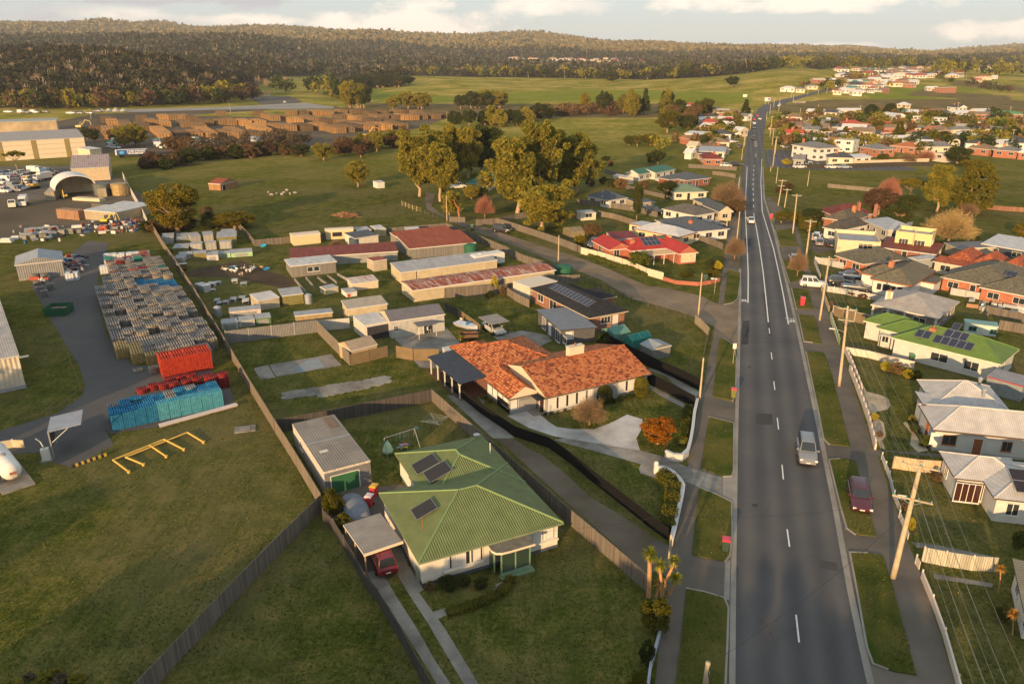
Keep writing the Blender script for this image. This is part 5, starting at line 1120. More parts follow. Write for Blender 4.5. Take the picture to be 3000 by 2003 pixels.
SHD('small white shed with teal-blue roof and teal windows',None,'O',(1675,768),(2060,812),(2075,775),1.7,[(0,0,1000,1000,'sb',.2)],corr((.16,.30,.30),.3,st=.3),plain((.50,.56,.50),.8),[(0,'f',.6,1.0,.6,.6,{'mf':plain((.04,.22,.22),.6)}),(0,'f',3.6,.9,.5,.6,{'mf':plain((.04,.22,.22),.6)})],ov=.1)
SHD('long low grey roof edged in dark red beside the weatherboard wall',None,'O',(1920,1375),(2349,1490),3.4,2.3,[(0,0,1000,1000,'sb',.2)],corr((.30,.29,.30),.3),plain((.22,.24,.25),.8),[],ov=.1,mfas=plain((.30,.04,.05),.6))
# J cluster
HW('brick house with a faded maroon tiled hip roof below the bare brown tree',None,'J',(320,718),(480,775),(740,716),2.6,[(0,0,1000,1000,'hip',2.2)],tiles(((.10,.03,.03),(.15,.045,.04),(.19,.06,.05)),.35,.36,.6),brick(),'auto',chim=((1000-.5,7,5.6,brick((.36,.12,.06))),))
HW('house with a grey-brown tiled roof and three brick chimneys',None,'J',(365,797),(640,838),(960,792),2.5,[(0,0,1000,1000,'hip',2.0)],tiles(((.08,.07,.055),(.13,.11,.08),(.16,.14,.10)),.35,.36,.6),brick(),'auto',chim=((5,7,5.2,brick((.45,.18,.07))),(9,11,5.6,brick((.3,.12,.07)))))
HW('white house with a dark brown hip roof beside the small car park',None,'J',(365,890),(545,925),(950,885),2.6,[(0,0,1000,1000,'hip',1.9)],tiles(((.055,.05,.045),(.09,.08,.065),(.12,.105,.08)),.35,.36,.6),m_white,'auto')
HW('building with a pale blue-grey metal roof behind the cream parapets',None,'J',(760,818),(1010,920),(1265,888),2.9,[(0,0,1000,1000,'hip',1.5)],corr((.33,.36,.40),.3,st=.4),plain((.4,.38,.34),.8),'auto')
def parapet(label,A,B,C,h,m,wins):
    a,rz,W,D=frame('J',A,B,C,h); t=thing('building',label,'building',(a.x,a.y,0),rz,'cream shop buildings'); wb=MB()
    wb.box(0,0,0,W,.25,h).box(0,D-.25,0,W,D,h+.3).box(0,.25,0,.25,D-.25,h+.1).box(W-.25,.25,0,W,D-.25,h+.1); wb.box(-.04,-.04,h*.72,W+.04,-.003,h*.72+.1); obj('wall',wb,m,t)
    obj('roof',MB().box(.25,.25,h-.7,W-.25,D-.25,h-.55),corr((.30,.32,.34),.4,st=.4),t)
    for p,w_ in wins: window(t,'f',0,0,W,D,p*W,w_,h*.48,1.1,mull=2)
    window(t,'r',0,0,W,D,D*.25,1.4,h*.48,1.2,mull=2)
parapet('long cream flat-roofed shop with stepped parapet',(520,1012),(945,1040),(1095,958),3.3,plain((.60,.50,.33),.85,0,.08),[(.5,2.8)])
parapet('yellow-cream two-storey box building with three groups of windows',(1095,928),(1455,968),(1568,930),5.2,plain((.62,.50,.26),.85,0,.06),[(.12,1.8),(.52,2.2)])
SHD('dark rusty lean-to roofs in front of the cream shop building',None,'J',(920,1085),(1490,1160),(1600,1080),2.3,[(0,0,1000,1000,'sb',.5)],m_rust2,brick((.25,.09,.05)),'auto',ov=.3)
HW('orange brick house with a brown-grey hip roof and one blue skylight',None,'J',(485,1165),(770,1255),(1180,1190),2.4,[(0,0,1000,1000,'hip',1.9)],tiles(((.08,.075,.06),(.13,.12,.085),(.17,.15,.10)),.35,.36,.6),brick((.48,.15,.06)),'auto')
a,rz,W,D=frame('J',(1450,1225),(1900,1305),(1640,1140),2.4)
HW('long terrace with five bright orange hipped roofs in a zigzag row',None,'J',(1450,1225),(1900,1305),6,2.4,[(0,-.0,1000+9,3.4,'sb',.7)]+[(1.5+k*4.7,3.0,6.2+k*4.7,11.5,'hip',1.7,.6+k*.004) for k in range(5)],tiles(((.16,.045,.03),(.34,.09,.04),(.48,.14,.055)),.35,.36,.7),plain((.5,.45,.35),.8),'auto')
HW('long building with a pale blue roof and dark navy walls at the right edge',None,'J',(1925,1050),(2420,1135),(2500,1065),2.8,[(0,0,1000,1000,'sb',1.0)],corr((.46,.48,.50),.4,st=.3),plain((.05,.06,.09),.8),'auto')
HW('small grey-roofed outbuilding behind the bare golden tree',None,'J',(1560,1040),(1700,1100),(1850,1010),2.3,[(0,0,1000,1000,'sb',.3)],m_greyr,plain((.4,.36,.28),.8),[])
SHD('pale blue-grey garden shed behind the brown-roofed brick house',None,'J',(1300,1215),(1490,1190),(1400,1160),2.0,[(0,0,1000,1000,'gx',.4)],corr((.36,.40,.44),.3),plain((.35,.37,.38),.8),[],ov=.1)
# I cluster (left of the road)
m_red=corr((.40,.045,.04),.25,st=.4); m_blu=tiles(((.07,.08,.095),(.10,.115,.135),(.12,.135,.155)),.4,.4,.5); m_bg=tiles(((.09,.085,.08),(.13,.12,.105),(.17,.15,.12)),.4,.4,.5)
t,r,bx=HW('red-roofed orange brick house with a cream pergola, behind the low red brick wall',None,'I',(970,1155),(1165,1138),10,2.4,[(0,0,1000,10,'gy',1.5),(-8.5,5.5,3,13.5,'hip',1.8,.02),(-12.5,8.0,-6.5,17.5,'gy',1.3,-.05)],m_red,brick((.42,.12,.055)),[(0,'f',.5,3.4,.5,1.6,{'mg':plain((.60,.48,.32),.7)}),(2,'f',1.0,1.2,.2,1.9),(2,'l',3,1.6,.9,1.1),(1,'f',2,3,.3,1.8,{'mull':3})],chim=((-6.6,8.8,3.9,brick((.46,.16,.07))),),mfas=m_white,gut=m_red)
panels(r,-4.6,6.6,2.42+1.1*.42,4,2,.4,'y')
vt=thing('pergola','cream slatted pergola in front of the red-roofed house','pergola',(t.location.x,t.location.y,0),t.rotation_euler.z); pm=MB()
for k in range(14): pm.box(-7.8+k*.6,1.5,2.2,-7.65+k*.6,5.6,2.32)
obj('slats',pm,plain((.66,.54,.36),.7),vt)
for x in (-7.6,-5,-2.6,-.2): obj('post',MB().box(x,1.6,0,x+.12,1.72,2.2),m_white,vt)
obj('beam',MB().box(-7.8,1.55,2.08,.2,1.68,2.2).box(-7.8,5.4,2.08,.2,5.5,2.2),m_white,vt)
HW('cream house with a pale grey hip roof behind the red-roofed house',None,'I',(520,902),(970,988),(1140,940),2.6,[(0,0,1000,1000,'hip',1.5),(-5,5,2,10,'flat',0,-.3)],corr((.52,.52,.52),.25,st=.3),plain((.60,.50,.28),.85,0,.06),'auto',mfas=plain((.25,.08,.06),.6))
SHD('low maroon-roofed shed left of the red-roofed house',None,'I',(330,1008),(575,995),(520,945),2.2,[(0,0,1000,1000,'sb',.5)],corr((.20,.04,.045),.3),plain((.5,.4,.3),.8),[],ov=.1)
HW('white house with a slate-blue hip roof and brick chimney, silver car beside it',None,'I',(730,818),(1080,942),(1300,850),2.5,[(0,0,1000,1000,'hip',1.6)],m_blu,m_white,'auto',chim=((1000-5,3.4,4.0,brick((.5,.17,.07))),))
HW('white house with a brown and slate-blue hip roof behind the slate-blue one',None,'I',(800,708),(1130,778),(1365,748),2.5,[(0,0,1000,1000,'hip',1.7)],m_bg,m_white,'auto')
HW('house with a dark navy gable roof and black fence on its right',None,'I',(1190,668),(1365,742),(1420,700),2.6,[(0,0,1000,1000,'gx',1.5),(-9,1,1,5.5,'sb',.3)],m_dkr,plain((.5,.42,.28),.8),'auto')
HW('cream house with a pale green roof and scattered solar panels',None,'I',(910,550),(1260,542),(1190,480),2.4,[(0,0,1000,1000,'hip',1.7)],corr((.17,.24,.15),.25,st=.3),plain((.60,.56,.42),.8),'auto')
HW('white house with a slate hip roof beyond the long paling fence, cars on its right',None,'I',(55,582),(285,628),(510,607),2.4,[(0,0,1000,1000,'hip',1.8)],m_blu,m_white,'auto')
SHD('low dark carport roof between the slate-roofed white houses',None,'I',(560,655),(740,640),(600,607),2.2,[(0,0,1000,1000,'sb',.2)],m_dkr,plain((.3,.25,.18),.8),[],ov=.1)
HW('white gabled house with a dark green roof and long verandah',None,'I',(740,358),(942,320),(865,266),2.5,[(0,0,1000,1000,'gx',1.3),(-7.5,2,.8,8,'gx',1.3,.03)],corr((.045,.15,.10),.25,st=.4),m_wb,'auto')
SHD('cream flat shed in front of the green-roofed verandah house',None,'I',(435,408),(528,400),(395,375),2.4,[(0,0,1000,1000,'gy',.4)],corr((.45,.43,.41),.3),plain((.62,.55,.42),.8),[],ov=.1)
HW('red brick house with a slate-blue hip roof near the brown bare tree',None,'I',(1040,432),(1290,406),(1240,345),2.4,[(0,0,1000,1000,'hip',1.8),(-4,4,3,10,'hip',1.2)],m_blu,brick((.24,.06,.04)),'auto')
HW('small red brick house with a maroon hip roof beside the road',None,'I',(1210,222),(1412,224),(1370,182),2.6,[(0,0,1000,1000,'hip',1.8)],tiles(((.15,.03,.03),(.22,.045,.04)),.4,.4,.5),brick((.34,.10,.05)),'auto',chim=((5,5,4.8,brick((.4,.12,.06))),))
HW('long slate-roofed house behind the small maroon-roofed house',None,'I',(1155,168),(1430,166),(1415,130),2.5,[(0,0,1000,1000,'gx',1.3)],m_blu,plain((.45,.38,.28),.8),'auto')
HW('house with a mottled orange-brown hip roof beside the road',None,'I',(1190,122),(1480,126),(1430,80),2.4,[(0,0,1000,1000,'hip',1.8)],tiles(((.15,.09,.05),(.26,.14,.07),(.33,.19,.09)),.4,.4,.5),plain((.6,.5,.36),.8),'auto',chim=((8,5,4.6,brick((.45,.16,.07))),))
HW('teal-roofed cottage half hidden behind the gum trees',None,'G',(550,798),(790,806),(760,720),2.4,[(0,0,1000,1000,'hip',2.0)],corr((.03,.17,.15),.3,st=.3),plain((.6,.5,.28),.8),'auto')
SHD('small white summer house on the lawn by the paling fence',None,'G',(1690,1092),(1838,1082),(1800,1058),2.0,[(0,0,1000,1000,'sb',.2)],m_galvr,plain((.6,.52,.4),.8),'auto',ov=.1)
SHD('rustic shed with a red roof and timber walls in the paddock',None,'D',(2165,300),(2340,262),(2250,248),2.2,[(0,0,1000,1000,'gy',1.2)],m_rust,paling((.36,.20,.10)),[(0,'f',.8,1.6,0,1.7,{'door':m_dark})],ov=.1)
SHD('tiny white shed at the corner of the paddock track',None,'X',(1105,535),(1127,533),(1122,528),2.0,[(0,0,1000,1000,'sb',.1)],m_whiter,m_white,[],ov=.05)
# ---------------- left industrial side ----------------
m_rib=corr((.66,.58,.45),.55,st=1.0); m_ribg=corr((.33,.33,.32),.5,st=.8)
def block(name,label,cat,c,A,B,C,h,kind,rise,mr,mw,group=None,wins=(),gab=None,ov=.2,base=None,z0=0):
    return house(name,label,cat,group,c,A,B,C,h,[(0,0,1000,1000,kind,rise)],mr,mw,list(wins),ov=ov,mgab=gab,base=base)
_c=Vector(G('K',187,800,4.8)); _d=(Vector(G('K',5,290,4.8))-_c).normalized(); rz=math.atan2(-_d.x,_d.y); W=3.5; a=_c-Vector((math.cos(rz),math.sin(rz)))*W
t=thing('warehouse','tall cream ribbed warehouse at the left edge, nearest the camera','warehouse',(a.x-16*math.cos(rz),a.y-16*math.sin(rz),0),rz)
obj('wall',MB().box(0,.2,0,16+W-.1,40,4.7),m_rib,t); rb=MB(); roof_mb(rb,'sb',-.2,0,16+W,40.2,4.8,1.2); obj('roof',rb,[corr((.45,.41,.37),.3,sheets=1.2,st=.3),m_trim,m_rib],t)
obj('plinth',MB().box(-.02,.16,0,16+W-.05,40.1,.5),plain((.30,.31,.33),.8),t)
obj('air_unit',MB().box(W+8,-.5,2.2,W+9,.2,2.9).box(W+8.2,-.3,1.2,W+8.35,.2,2.2),plain((.40,.36,.3),.7),t); obj('wall_lamp',MB().box(16+W-.1,-.5,4.5,16+W+1.0,-.1,4.65),m_galv,t)
obj('electrical_box',MB().box(W+10,-.45,0,W+11.6,.18,1.5),plain((.42,.35,.24),.7),t)
block('shed','large grey gabled shed with two sliding doors, yard of scrap beside it','shed','D',(140,1098),(620,1045),(575,962),3.3,'gy',1.1,corr((.34,.35,.37),.5,st=.6),corr((.26,.26,.255),.4),base=m_conc)
block('warehouse','huge cream warehouse with olive downpipe stripes, far left','warehouse','A',(-300,990),(580,945),(540,890),8.0,'gx',2.0,corr((.34,.31,.28),1.0,st=.4),boards((.66,.55,.40),2.0,.05),gab=plain((.6,.5,.36),.8))
wh=THINGS[-1][0]; 
for k in range(8): obj('wall_stripe',MB().box(wh['W']-8-k*12.5,.05,0,wh['W']-6.2-k*12.5,.19,7.8),plain((.28,.22,.09),.8),wh)
block('annex','low cream annex at the right end of the huge warehouse','shed','A',(615,1030),(700,1020),8,4.2,'sb',.4,m_whiter,plain((.6,.5,.36),.8))
block('warehouse','older warehouse with rusty concrete wall behind the huge cream one','warehouse','A',(-200,848),(388,830),(380,818),6.0,'sb',.5,plain((.32,.33,.30),.8,0,.1),plain((.42,.33,.22),.9,0,.35,.15))
block('warehouse','small warehouse with a half rusty, half silver gable roof','warehouse','D',(690,150),(1072,130),(1030,42),4.6,'gx',3.0,corr((.36,.29,.27),.6,rust=.25,rc=(.22,.06,.05)),plain((.50,.40,.27),.85,0,.15),gab=boards((.62,.5,.36),1.0))
# arched shelter over two containers
a,rz,W,D=frame('D',(545,366),(955,330),10,2.6)
t=thing('arched_shelter','white fabric arch roof spanning two containers in the gravel yard','shelter',(a.x,a.y,0),rz); am=MB(); n=16; r_=W/2
for k in range(n):
    t0,t1=math.pi*k/n,math.pi*(k+1)/n
    p=lambda t_:(r_-math.cos(t_)*r_*1.02,2.5+math.sin(t_)*4.3)
    (xa,za),(xb,zb)=p(t0),p(t1); am.add([(xa,0,za),(xb,0,zb),(xb,11,zb),(xa,11,za)],[(0,1,2,3)]); am.add([(xa,0,za-.12),(xb,0,zb-.12),(xb,11,zb-.12),(xa,11,za-.12)],[(3,2,1,0)]); am.add([(xa,0,za),(xb,0,zb),(xb,0,zb-.25),(xa,0,za-.25)],[(3,2,1,0)])
obj('canopy',am,plain((.66,.63,.60),.6,0,.06),t); bm_=MB()
for k in range(n): (xa,za),(xb,zb)=p(math.pi*k/n),p(math.pi*(k+1)/n); bm_.add([(xa,10.6,za-.1),(xb,10.6,zb-.1),(xb,10.6,0),(xa,10.6,0)],[(0,1,2,3)])
obj('back_wall',bm_,plain((.55,.44,.28),.8,0,.1),t)
rb=MB(); 
for x in (W*.25,W*.5,W*.75): rb.box(x-.08,10.4,0,x+.08,10.55,6)
rb.box(0,10.4,2.5,W,10.55,2.6); obj('frame',rb,m_galv,t)
def container(label,c,A,az,m,L_=12,Wd=2.5,H=2.6,group='shipping containers'):
    X,Y=G(c,*A); t=thing('shipping_container',label,'container',(X,Y,0),R(-az),group); obj('body',MB().box(-Wd/2,0,.05,Wd/2,L_,H),m,t); e=MB()
    for x in (-.9,-.3,.3,.9): e.tube([(x,-.04,.2),(x,-.04,H-.1)],.025,5)
    obj('door_bars',e,m_galv,t); obj('frame',MB().box(-Wd/2-.03,-.03,0,-Wd/2+.12,.1,H+.03).box(Wd/2-.12,-.03,0,Wd/2+.03,.1,H+.03).box(-Wd/2,-.03,H-.1,Wd/2,.1,H+.03),m,t)
m_contc=corr((.40,.34,.24),.28); container('cream container under the left foot of the arch roof','D',(500,462),-22,m_contc,11); container('cream container under the right foot of the arch roof','D',(1010,428),-22,m_contc,11)
t=SHD('long white ribbed container store behind the yellow digger','shipping containers','D',(805,552),(1130,580),(1290,470),2.6,[(0,0,1000,1000,'flat',0)],m_whiter,m_contc,[],ov=.02)
a,rz,W,D=frame('D',(810,555),(1075,552),2.5,2.6)
container('rusty brown ribbed container lying across the yard','D',(822,650),-70,corr((.34,.20,.12),.28,rust=.3),8)
container('cream flat trailer deck beside the boundary fence','D',(1010,470),-75,plain((.60,.48,.33),.8),10,2.4,.9)
container('dark shed-like container beside the white one','D',(1120,585),-70,plain((.12,.11,.09),.8),6.5)
# ---------------- fences and walls ----------------
FP=paling((.17,.145,.12),.13,.4); FPL=paling((.20,.165,.125),.13,.4); FD=corr((.075,.07,.068),.3,st=.4); FBL=plain((.010,.010,.011),.75,0,.3,6); FCG=corr((.20,.195,.19),.25,st=.7); FWH=corr((.50,.48,.45),.3,st=.5); FBR=boards((.20,.145,.08),.12,.2); m_post=plain((.10,.085,.07),.8)
fence('long grey paling boundary fence running up the left yard',['X',(441,664),(476,722),(560,850),(640,985),(735,1148),(804,1262),(870,1368),(943,1492)],[2.0,1.9,1.9,1.9,1.9,1.9,1.9,1.9],FPL,th=.06,sp=2.6)
fence('white sheet-metal fence beside the gravel yard',['D',(1215,250),(1300,420),(1400,600),(1460,730)],2.4,FWH,post=m_galv,cat='fence',sp=6)
fence('weathered paling fence crossing the grass at lower left',['X',(943,1496),(800,1640),(640,1810),(461,2003),(400,2070)],1.85,FP,th=.06,sp=2.6)
fence('dark fence along the concrete drive strip, tan near the carport',['S',(290,-60),(380,30),(560,330),(650,500),(760,640),(960,980),(1150,1330),(1200,1420)],1.45,FD,post=m_post,sp=3.0,th=.04)
fence('grey corrugated fence at the back of the empty lot',['L',(215,355),(660,300),(1100,245)],2.1,FCG,post=m_galv,sp=4)
fence('tan corrugated fence down the right side of the empty lot',['L',(1100,245),(1250,400),(1420,572)],2.1,corr((.22,.19,.15),.25,st=.6),sp=4)
fence('brown and black board fence under the little tan shed',['L',(1420,572),(1610,525),(1790,478)],1.7,FBR,post=m_post,sp=4)
fence('brown board fence and gate right of the tan shed fence',['L',(1870,490),(2040,520),(2290,520)],1.85,FBR,post=m_dark,sp=3)
fence('pale corrugated fence behind the empty lot beside the white garage',['L',(1100,232),(1420,205)],1.8,FWH,sp=4)
fence('dark paling fence along the front of the empty lot',['X',(806,1268),(1040,1222),(1268,1175)],1.7,paling((.085,.075,.068),.13,.4),th=.06)
fence('long paling fence between the green-roofed house and the dirt lane',['X',(1266,1176),(1382,1280),(1520,1402),(1657,1526),(1780,1632),(1899,1737)],1.75,FP,th=.06)
fence('low black fence curving along the orange-tiled house lane',['X',(1290,1113),(1346,1160),(1406,1209),(1508,1278),(1607,1311),(1670,1356),(1741,1415),(1833,1487),(1907,1547),(1956,1582)],1.35,FBL,sp=3)
fence('black gate fence by the side of the orange-tiled house',['M',(690,950),(808,1040)],1.3,FBL)
fence('black fence behind the orange-tiled house and small grey shed',['N',(-330,700),(-100,830),(200,985),(430,1085),(710,1222)],1.7,FBL,sp=3)
fence('black fence on the near side of the narrow concrete drive',['N',(160,1140),(400,1260),(655,1400)],1.6,FBL,sp=3)
fence('low white shed wall beside the verandah',['M',(170,490),(262,480)],1.2,FWH)
SHD('tiny white ribbed garden shed under the edge of the orange tiles',None,'M',(350,420),(450,400),(440,340),1.7,[(-2.2,0,1000,1000,'sb',.1)],m_whiter,FWH,[],ov=.05)
def lowwall(label,pts,h,w=.25,m=None,caps=False,group=None,scal=0):
    W=P_(pts); mb=MB(); cp=MB()
    for i,(a,b_) in enumerate(zip(W[:-1],W[1:])):
        d=math.hypot(b_[0]-a[0],b_[1]-a[1]); ux,uy=(b_[0]-a[0])/d,(b_[1]-a[1])/d; nx,ny=-uy*w/2,ux*w/2; e=.02+.003*i
        mb.prism([(a[0]-nx-ux*e,a[1]-ny-uy*e),(b_[0]-nx+ux*e,b_[1]-ny+uy*e),(b_[0]+nx+ux*e,b_[1]+ny+uy*e),(a[0]+nx-ux*e,a[1]+ny-uy*e)],0,h-.003*(i%2))
        if scal:
            n=max(1,round(d/scal))
            for k in range(n):
                for j in range(6):
                    t0=(k+j/6)/n; t1=(k+(j+1)/6)/n; z=h+.28*math.sin(math.pi*(j+.5)/6); q=.09
                    x0,y0,x1,y1=a[0]+ux*d*t0,a[1]+uy*d*t0,a[0]+ux*d*t1,a[1]+uy*d*t1
                    cp.prism([(x0+uy*q,y0-ux*q),(x1+uy*q,y1-ux*q),(x1-uy*q,y1+ux*q),(x0-uy*q,y0+ux*q)],h-.01,z)
        elif caps: 
            q=w/2+.05; cp.prism([(a[0]+uy*q,a[1]-ux*q),(b_[0]+uy*q,b_[1]-ux*q),(b_[0]-uy*q,b_[1]+ux*q),(a[0]-uy*q,a[1]+ux*q)],h+.002*i,h+.08+.002*i)
    o=obj('garden_wall',mb,m or plain((.55,.51,.47),.8,0,.06)); tag(o,label,'wall',group)
    if cp.v: obj('capping',cp,m if scal else plain((.50,.50,.50),.7,0,.05),o)
    return o
m_cw=plain((.62,.52,.42),.85,0,.08)
lowwall('white curved garden wall by the orange-tiled house drive, hedge inside',['X',(1949,1339),(1972,1350),(1997,1351),(2014,1335),(2022,1305),(2028,1270),(2033,1225),(2042,1185)],.85,caps=True)
lowwall('long curved white garden wall with a dark hedge by the footpath',['X',(1921,1384),(1945,1386),(1970,1399),(1990,1420),(2000,1438),(1997,1462),(1990,1495),(1980,1540),(1966,1598)],.75,.3,caps=True)
obj_=thing('gate_pier','white round-topped pier at the end of the long white garden wall','pier',(*G('X',1921,1385),0)); obj('pier',MB().box(-.22,-.22,0,.22,.22,1.0),m_white,obj_); obj('finial',MB().lathe([(.22,1.0),(.26,1.15),(.2,1.35),(.05,1.42)],12),m_white,obj_)
lowwall('low grey wall beside the footpath under the bushes',['X',(1940,1830),(1925,1890),(1905,1960),(1895,2040)],.6,.2,plain((.33,.36,.42),.8))
lowwall('scalloped cream wall along the right footpath',['P',(345,-60),(400,80),(480,290),(560,520),(640,850)],.75,.2,m_cw,scal=1.9)
lowwall('scalloped cream wall above the garden with pale gravel',['O',(295,1100),(380,1290),(455,1480),(480,1560)],.75,.2,m_cw,scal=1.9)
lowwall('long cream dividing wall below the green-roofed weatherboard house',['O',(300,1120),(560,1165),(800,1225),(1080,1290)],1.1,.2,m_cw)
fence('green-panelled white rail fence along the right footpath',['O',(125,715),(170,860),(228,1020)],1.1,plain((.25,.36,.13),.7),post=m_white,sp=1.6,rail=(.1,1.15))
fence('brown board fence with a white rail behind the green-panelled fence',['O',(150,680),(400,755),(600,800)],1.7,FBR,post=m_white,sp=4,rail=(1.75,))
fence('white ribbed fence in front of the brown-roofed white house',['O',(30,400),(300,440),(560,490),(740,525)],1.1,FWH,post=m_white,sp=2.5)
fence('cream picket fence at the pole by the right footpath','' or ['O',(20,380),(60,500),(110,640)],1.0,plain((.6,.48,.3),.7),sp=1.5)
fence('white panel fence beside the orange brick house with a skylight',['J',(290,1240),(520,1290),(780,1345)],1.3,FWH,post=m_white,sp=3)
fence('white picket fence climbing beside the far right footpath',['J',(285,1240),(320,1340),(345,1400)],1.0,m_white,sp=1.2)
fence('white fence with grey rails below the large olive-brown roof',['O',(1500,440),(1850,500),(2230,570)],1.3,FWH,post=m_galv,sp=3,rail=(1.0,))
fence('old paling fence at the messy back yard on the right',['O',(1900,650),(2349,760)],1.4,FP)
fence('paling fence behind the small teal-roofed shed',['O',(2050,840),(2400,900)],1.6,FP)
fence('salmon sheet fence behind the nearest crossarm pole',['P',(830,1060),(1100,1100),(1400,1120)],1.5,corr((.60,.42,.27),.3,st=.5),sp=4)
fence('white post fence by the footpath, second yard from the bottom',['P',(715,960),(800,1180),(850,1400),(920,1566)],.7,plain((.6,.56,.5),.7),post=m_white,sp=2.6,ph=.25)
fence('white post fence by the footpath, above the nearest gate',['W',(1040,50),(1085,150),(1120,250)],.7,plain((.6,.56,.5),.7),post=m_white,sp=2.0,ph=.25)
fence('short white fence piece left of the pale paling side fence',['W',(1190,470),(1222,525)],.8,m_cw,post=m_white,sp=2,ph=.2)
fence('long low cream fence wall with square posts at bottom right',['W',(1245,600),(1340,830),(1450,1140),(1570,1566),(1590,1640)],.65,m_cw,post=m_white,sp=4.2,ph=.25,th=.16)
fence('pale blue-grey paling side fence beside the cabbage palms',['W',(1250,450),(1450,490),(1700,530),(1920,545)],1.5,paling((.40,.38,.31),.2,.3),post=m_cw,sp=3)
# mid-ground fences
fence('long paling fence on the left of the gravel lane',['X',(1306,672),(1338,684),(1394,706),(1479,742),(1530,768),(1601,791),(1634,800)],1.7,FP,post=m_post)
fence('paling fence behind the poultry sheds, end of the paddock',['X',(747,722),(855,712),(960,702),(1132,686),(1306,672)],1.6,FP,post=m_post,sp=5)
fence('paling fence down the left end of the paddock',['X',(694,662),(722,692),(747,722)],1.6,FP)
fence('dark paling fence around the long rusty shed yard',['X',(1440,862),(1609,828),(1698,826)],1.5,FP)
fence('weathered paling fence under the long rust-roofed shed',['X',(1302,873),(1370,868),(1440,862),(1475,845)],1.9,FP)
fence('sunlit paling fence beside the lawn and black-roofed house',['H',(720,1030),(840,1110),(980,1180)],1.5,FPL)
fence('tan fence between the workshop court and the small lawn',['H',(170,1290),(300,1380),(420,1470)],1.5,FBR)
fence('dark slatted fence left of the small round lawn',['H',(10,1130),(20,1210),(170,1290)],1.5,FD)
fence('broken mesh fence along the gravel lane with thin posts',['X',(1698,818),(1760,848),(1850,882),(1950,918),(2035,947)],1.1,None,post=m_post,sp=2,rail=(.4,.8,1.1))
fence('bent cream sheet fence at the corner of the grassy block',['X',(2035,947),(2055,963),(2076,985)],1.5,corr((.34,.28,.2),.3))
fence('leaning wire fence beside the left footpath',['X',(2076,985),(2068,1010),(2060,1050),(2050,1140)],.9,None,post=m_post,sp=2,rail=(.3,.85))
fence('long paling fence on the right of the gravel lane',['X',(1453,657),(1480,664),(1571,694),(1640,718),(1701,742)],1.7,FP)
fence('short paling fence beside the lane entrance',['X',(1394,661),(1453,657)],1.6,FP); fence('short grey paling fence near the dead stump',['X',(1316,650),(1363,652)],1.4,FP)
fence('cream panel fence along the lane beside the red-roofed house',['X',(1701,743),(1775,762),(1849,786),(1894,806),(1943,820)],1.5,plain((.60,.52,.38),.8,0,.06),post=m_dark,sp=3,cap=True)
lowwall('low red brick wall with a dark hedge at the lane corner',['X',(1943,821),(1980,832),(2043,837),(2080,832),(2108,824)],.75,.25,brick((.40,.11,.06)))
fence('paling fence behind the grey-trunked gum at the lane',['X',(1453,657),(1510,642),(1560,634),(1702,638)],1.5,FPL)
fence('very long paling fence in front of the slate-roofed white house',['X',(1690,598),(1760,605),(1849,618),(1926,637)],1.5,FP)
fence('paling fence beyond the little summer house',['X',(1748,632),(1800,642),(1867,664)],1.5,FPL)
fence('paling fence by the green-roofed verandah house',['X',(1768,505),(1815,520)],1.5,FP); fence('dry paling fence above the dark round tree',['X',(1831,552),(1890,568),(1947,582)],1.3,FP)
fence('paling fence below the small red brick house',['X',(2016,492),(2090,496),(2158,500)],1.5,FP); fence('paling fence along the street behind the slate roof house',['X',(2087,512),(2120,516),(2155,522)],1.4,FPL)
fence('paling fence beside the cream house and street trees',['X',(2034,704),(2080,716),(2117,731)],1.5,FP)
fence('wire fence with sunlit posts crossing the paddock',['F',(1480,10),(1600,60),(1700,90)],1.4,None,post=plain((.5,.4,.2),.8),sp=3,rail=(.5,1.1),cat='fence')
fence('wire fence with faint posts down the paddock edge',['F',(1700,90),(1780,130),(1940,190)],1.2,None,post=m_post,sp=3,rail=(.6,))
fence('timber retaining wall above the sloping field',['X',(2424,549),(2480,555),(2540,560),(2640,572)],1.3,plain((.2,.17,.13),.9,0,.3),sp=5,name='retaining_wall',cat='wall')
fence('dark retaining fence below the cream house row',['X',(2330,494),(2500,491),(2620,487),(2735,486)],1.6,plain((.05,.045,.035),.9),sp=6)
fence('cream fence along the estate edge',['X',(2500,487),(2600,484),(2720,480)],2.2,plain((.5,.42,.3),.8),sp=6)
fence('reddish paling fence in the field behind the dark pine',['X',(2880,612),(2940,618),(3010,622)],1.3,paling((.25,.13,.09)))
fence('pale wall in the estate beside the far road',['C',(590,892),(760,890),(945,885)],1.6,plain((.55,.5,.42),.8),sp=6); fence('concrete bridge parapet where the road bends',['C',(756,712),(845,712)],2.0,m_conc,sp=8,name='parapet')
fence('post and rail barrier on the grass by the cream warehouse',['K',(660,800),(720,960),(770,1080),(790,1160),(745,1200),(655,1270),(575,1330),(390,1410),(200,1460)],.7,None,post=plain((.20,.15,.08),.8),sp=4.0,rail=(.55,))
fence('white guard rail beside the gas tank',['Q',(0,228),(80,215),(145,218)],1.0,plain((.45,.40,.28),.7),post=m_trim,sp=2.5,name='guard_rail')
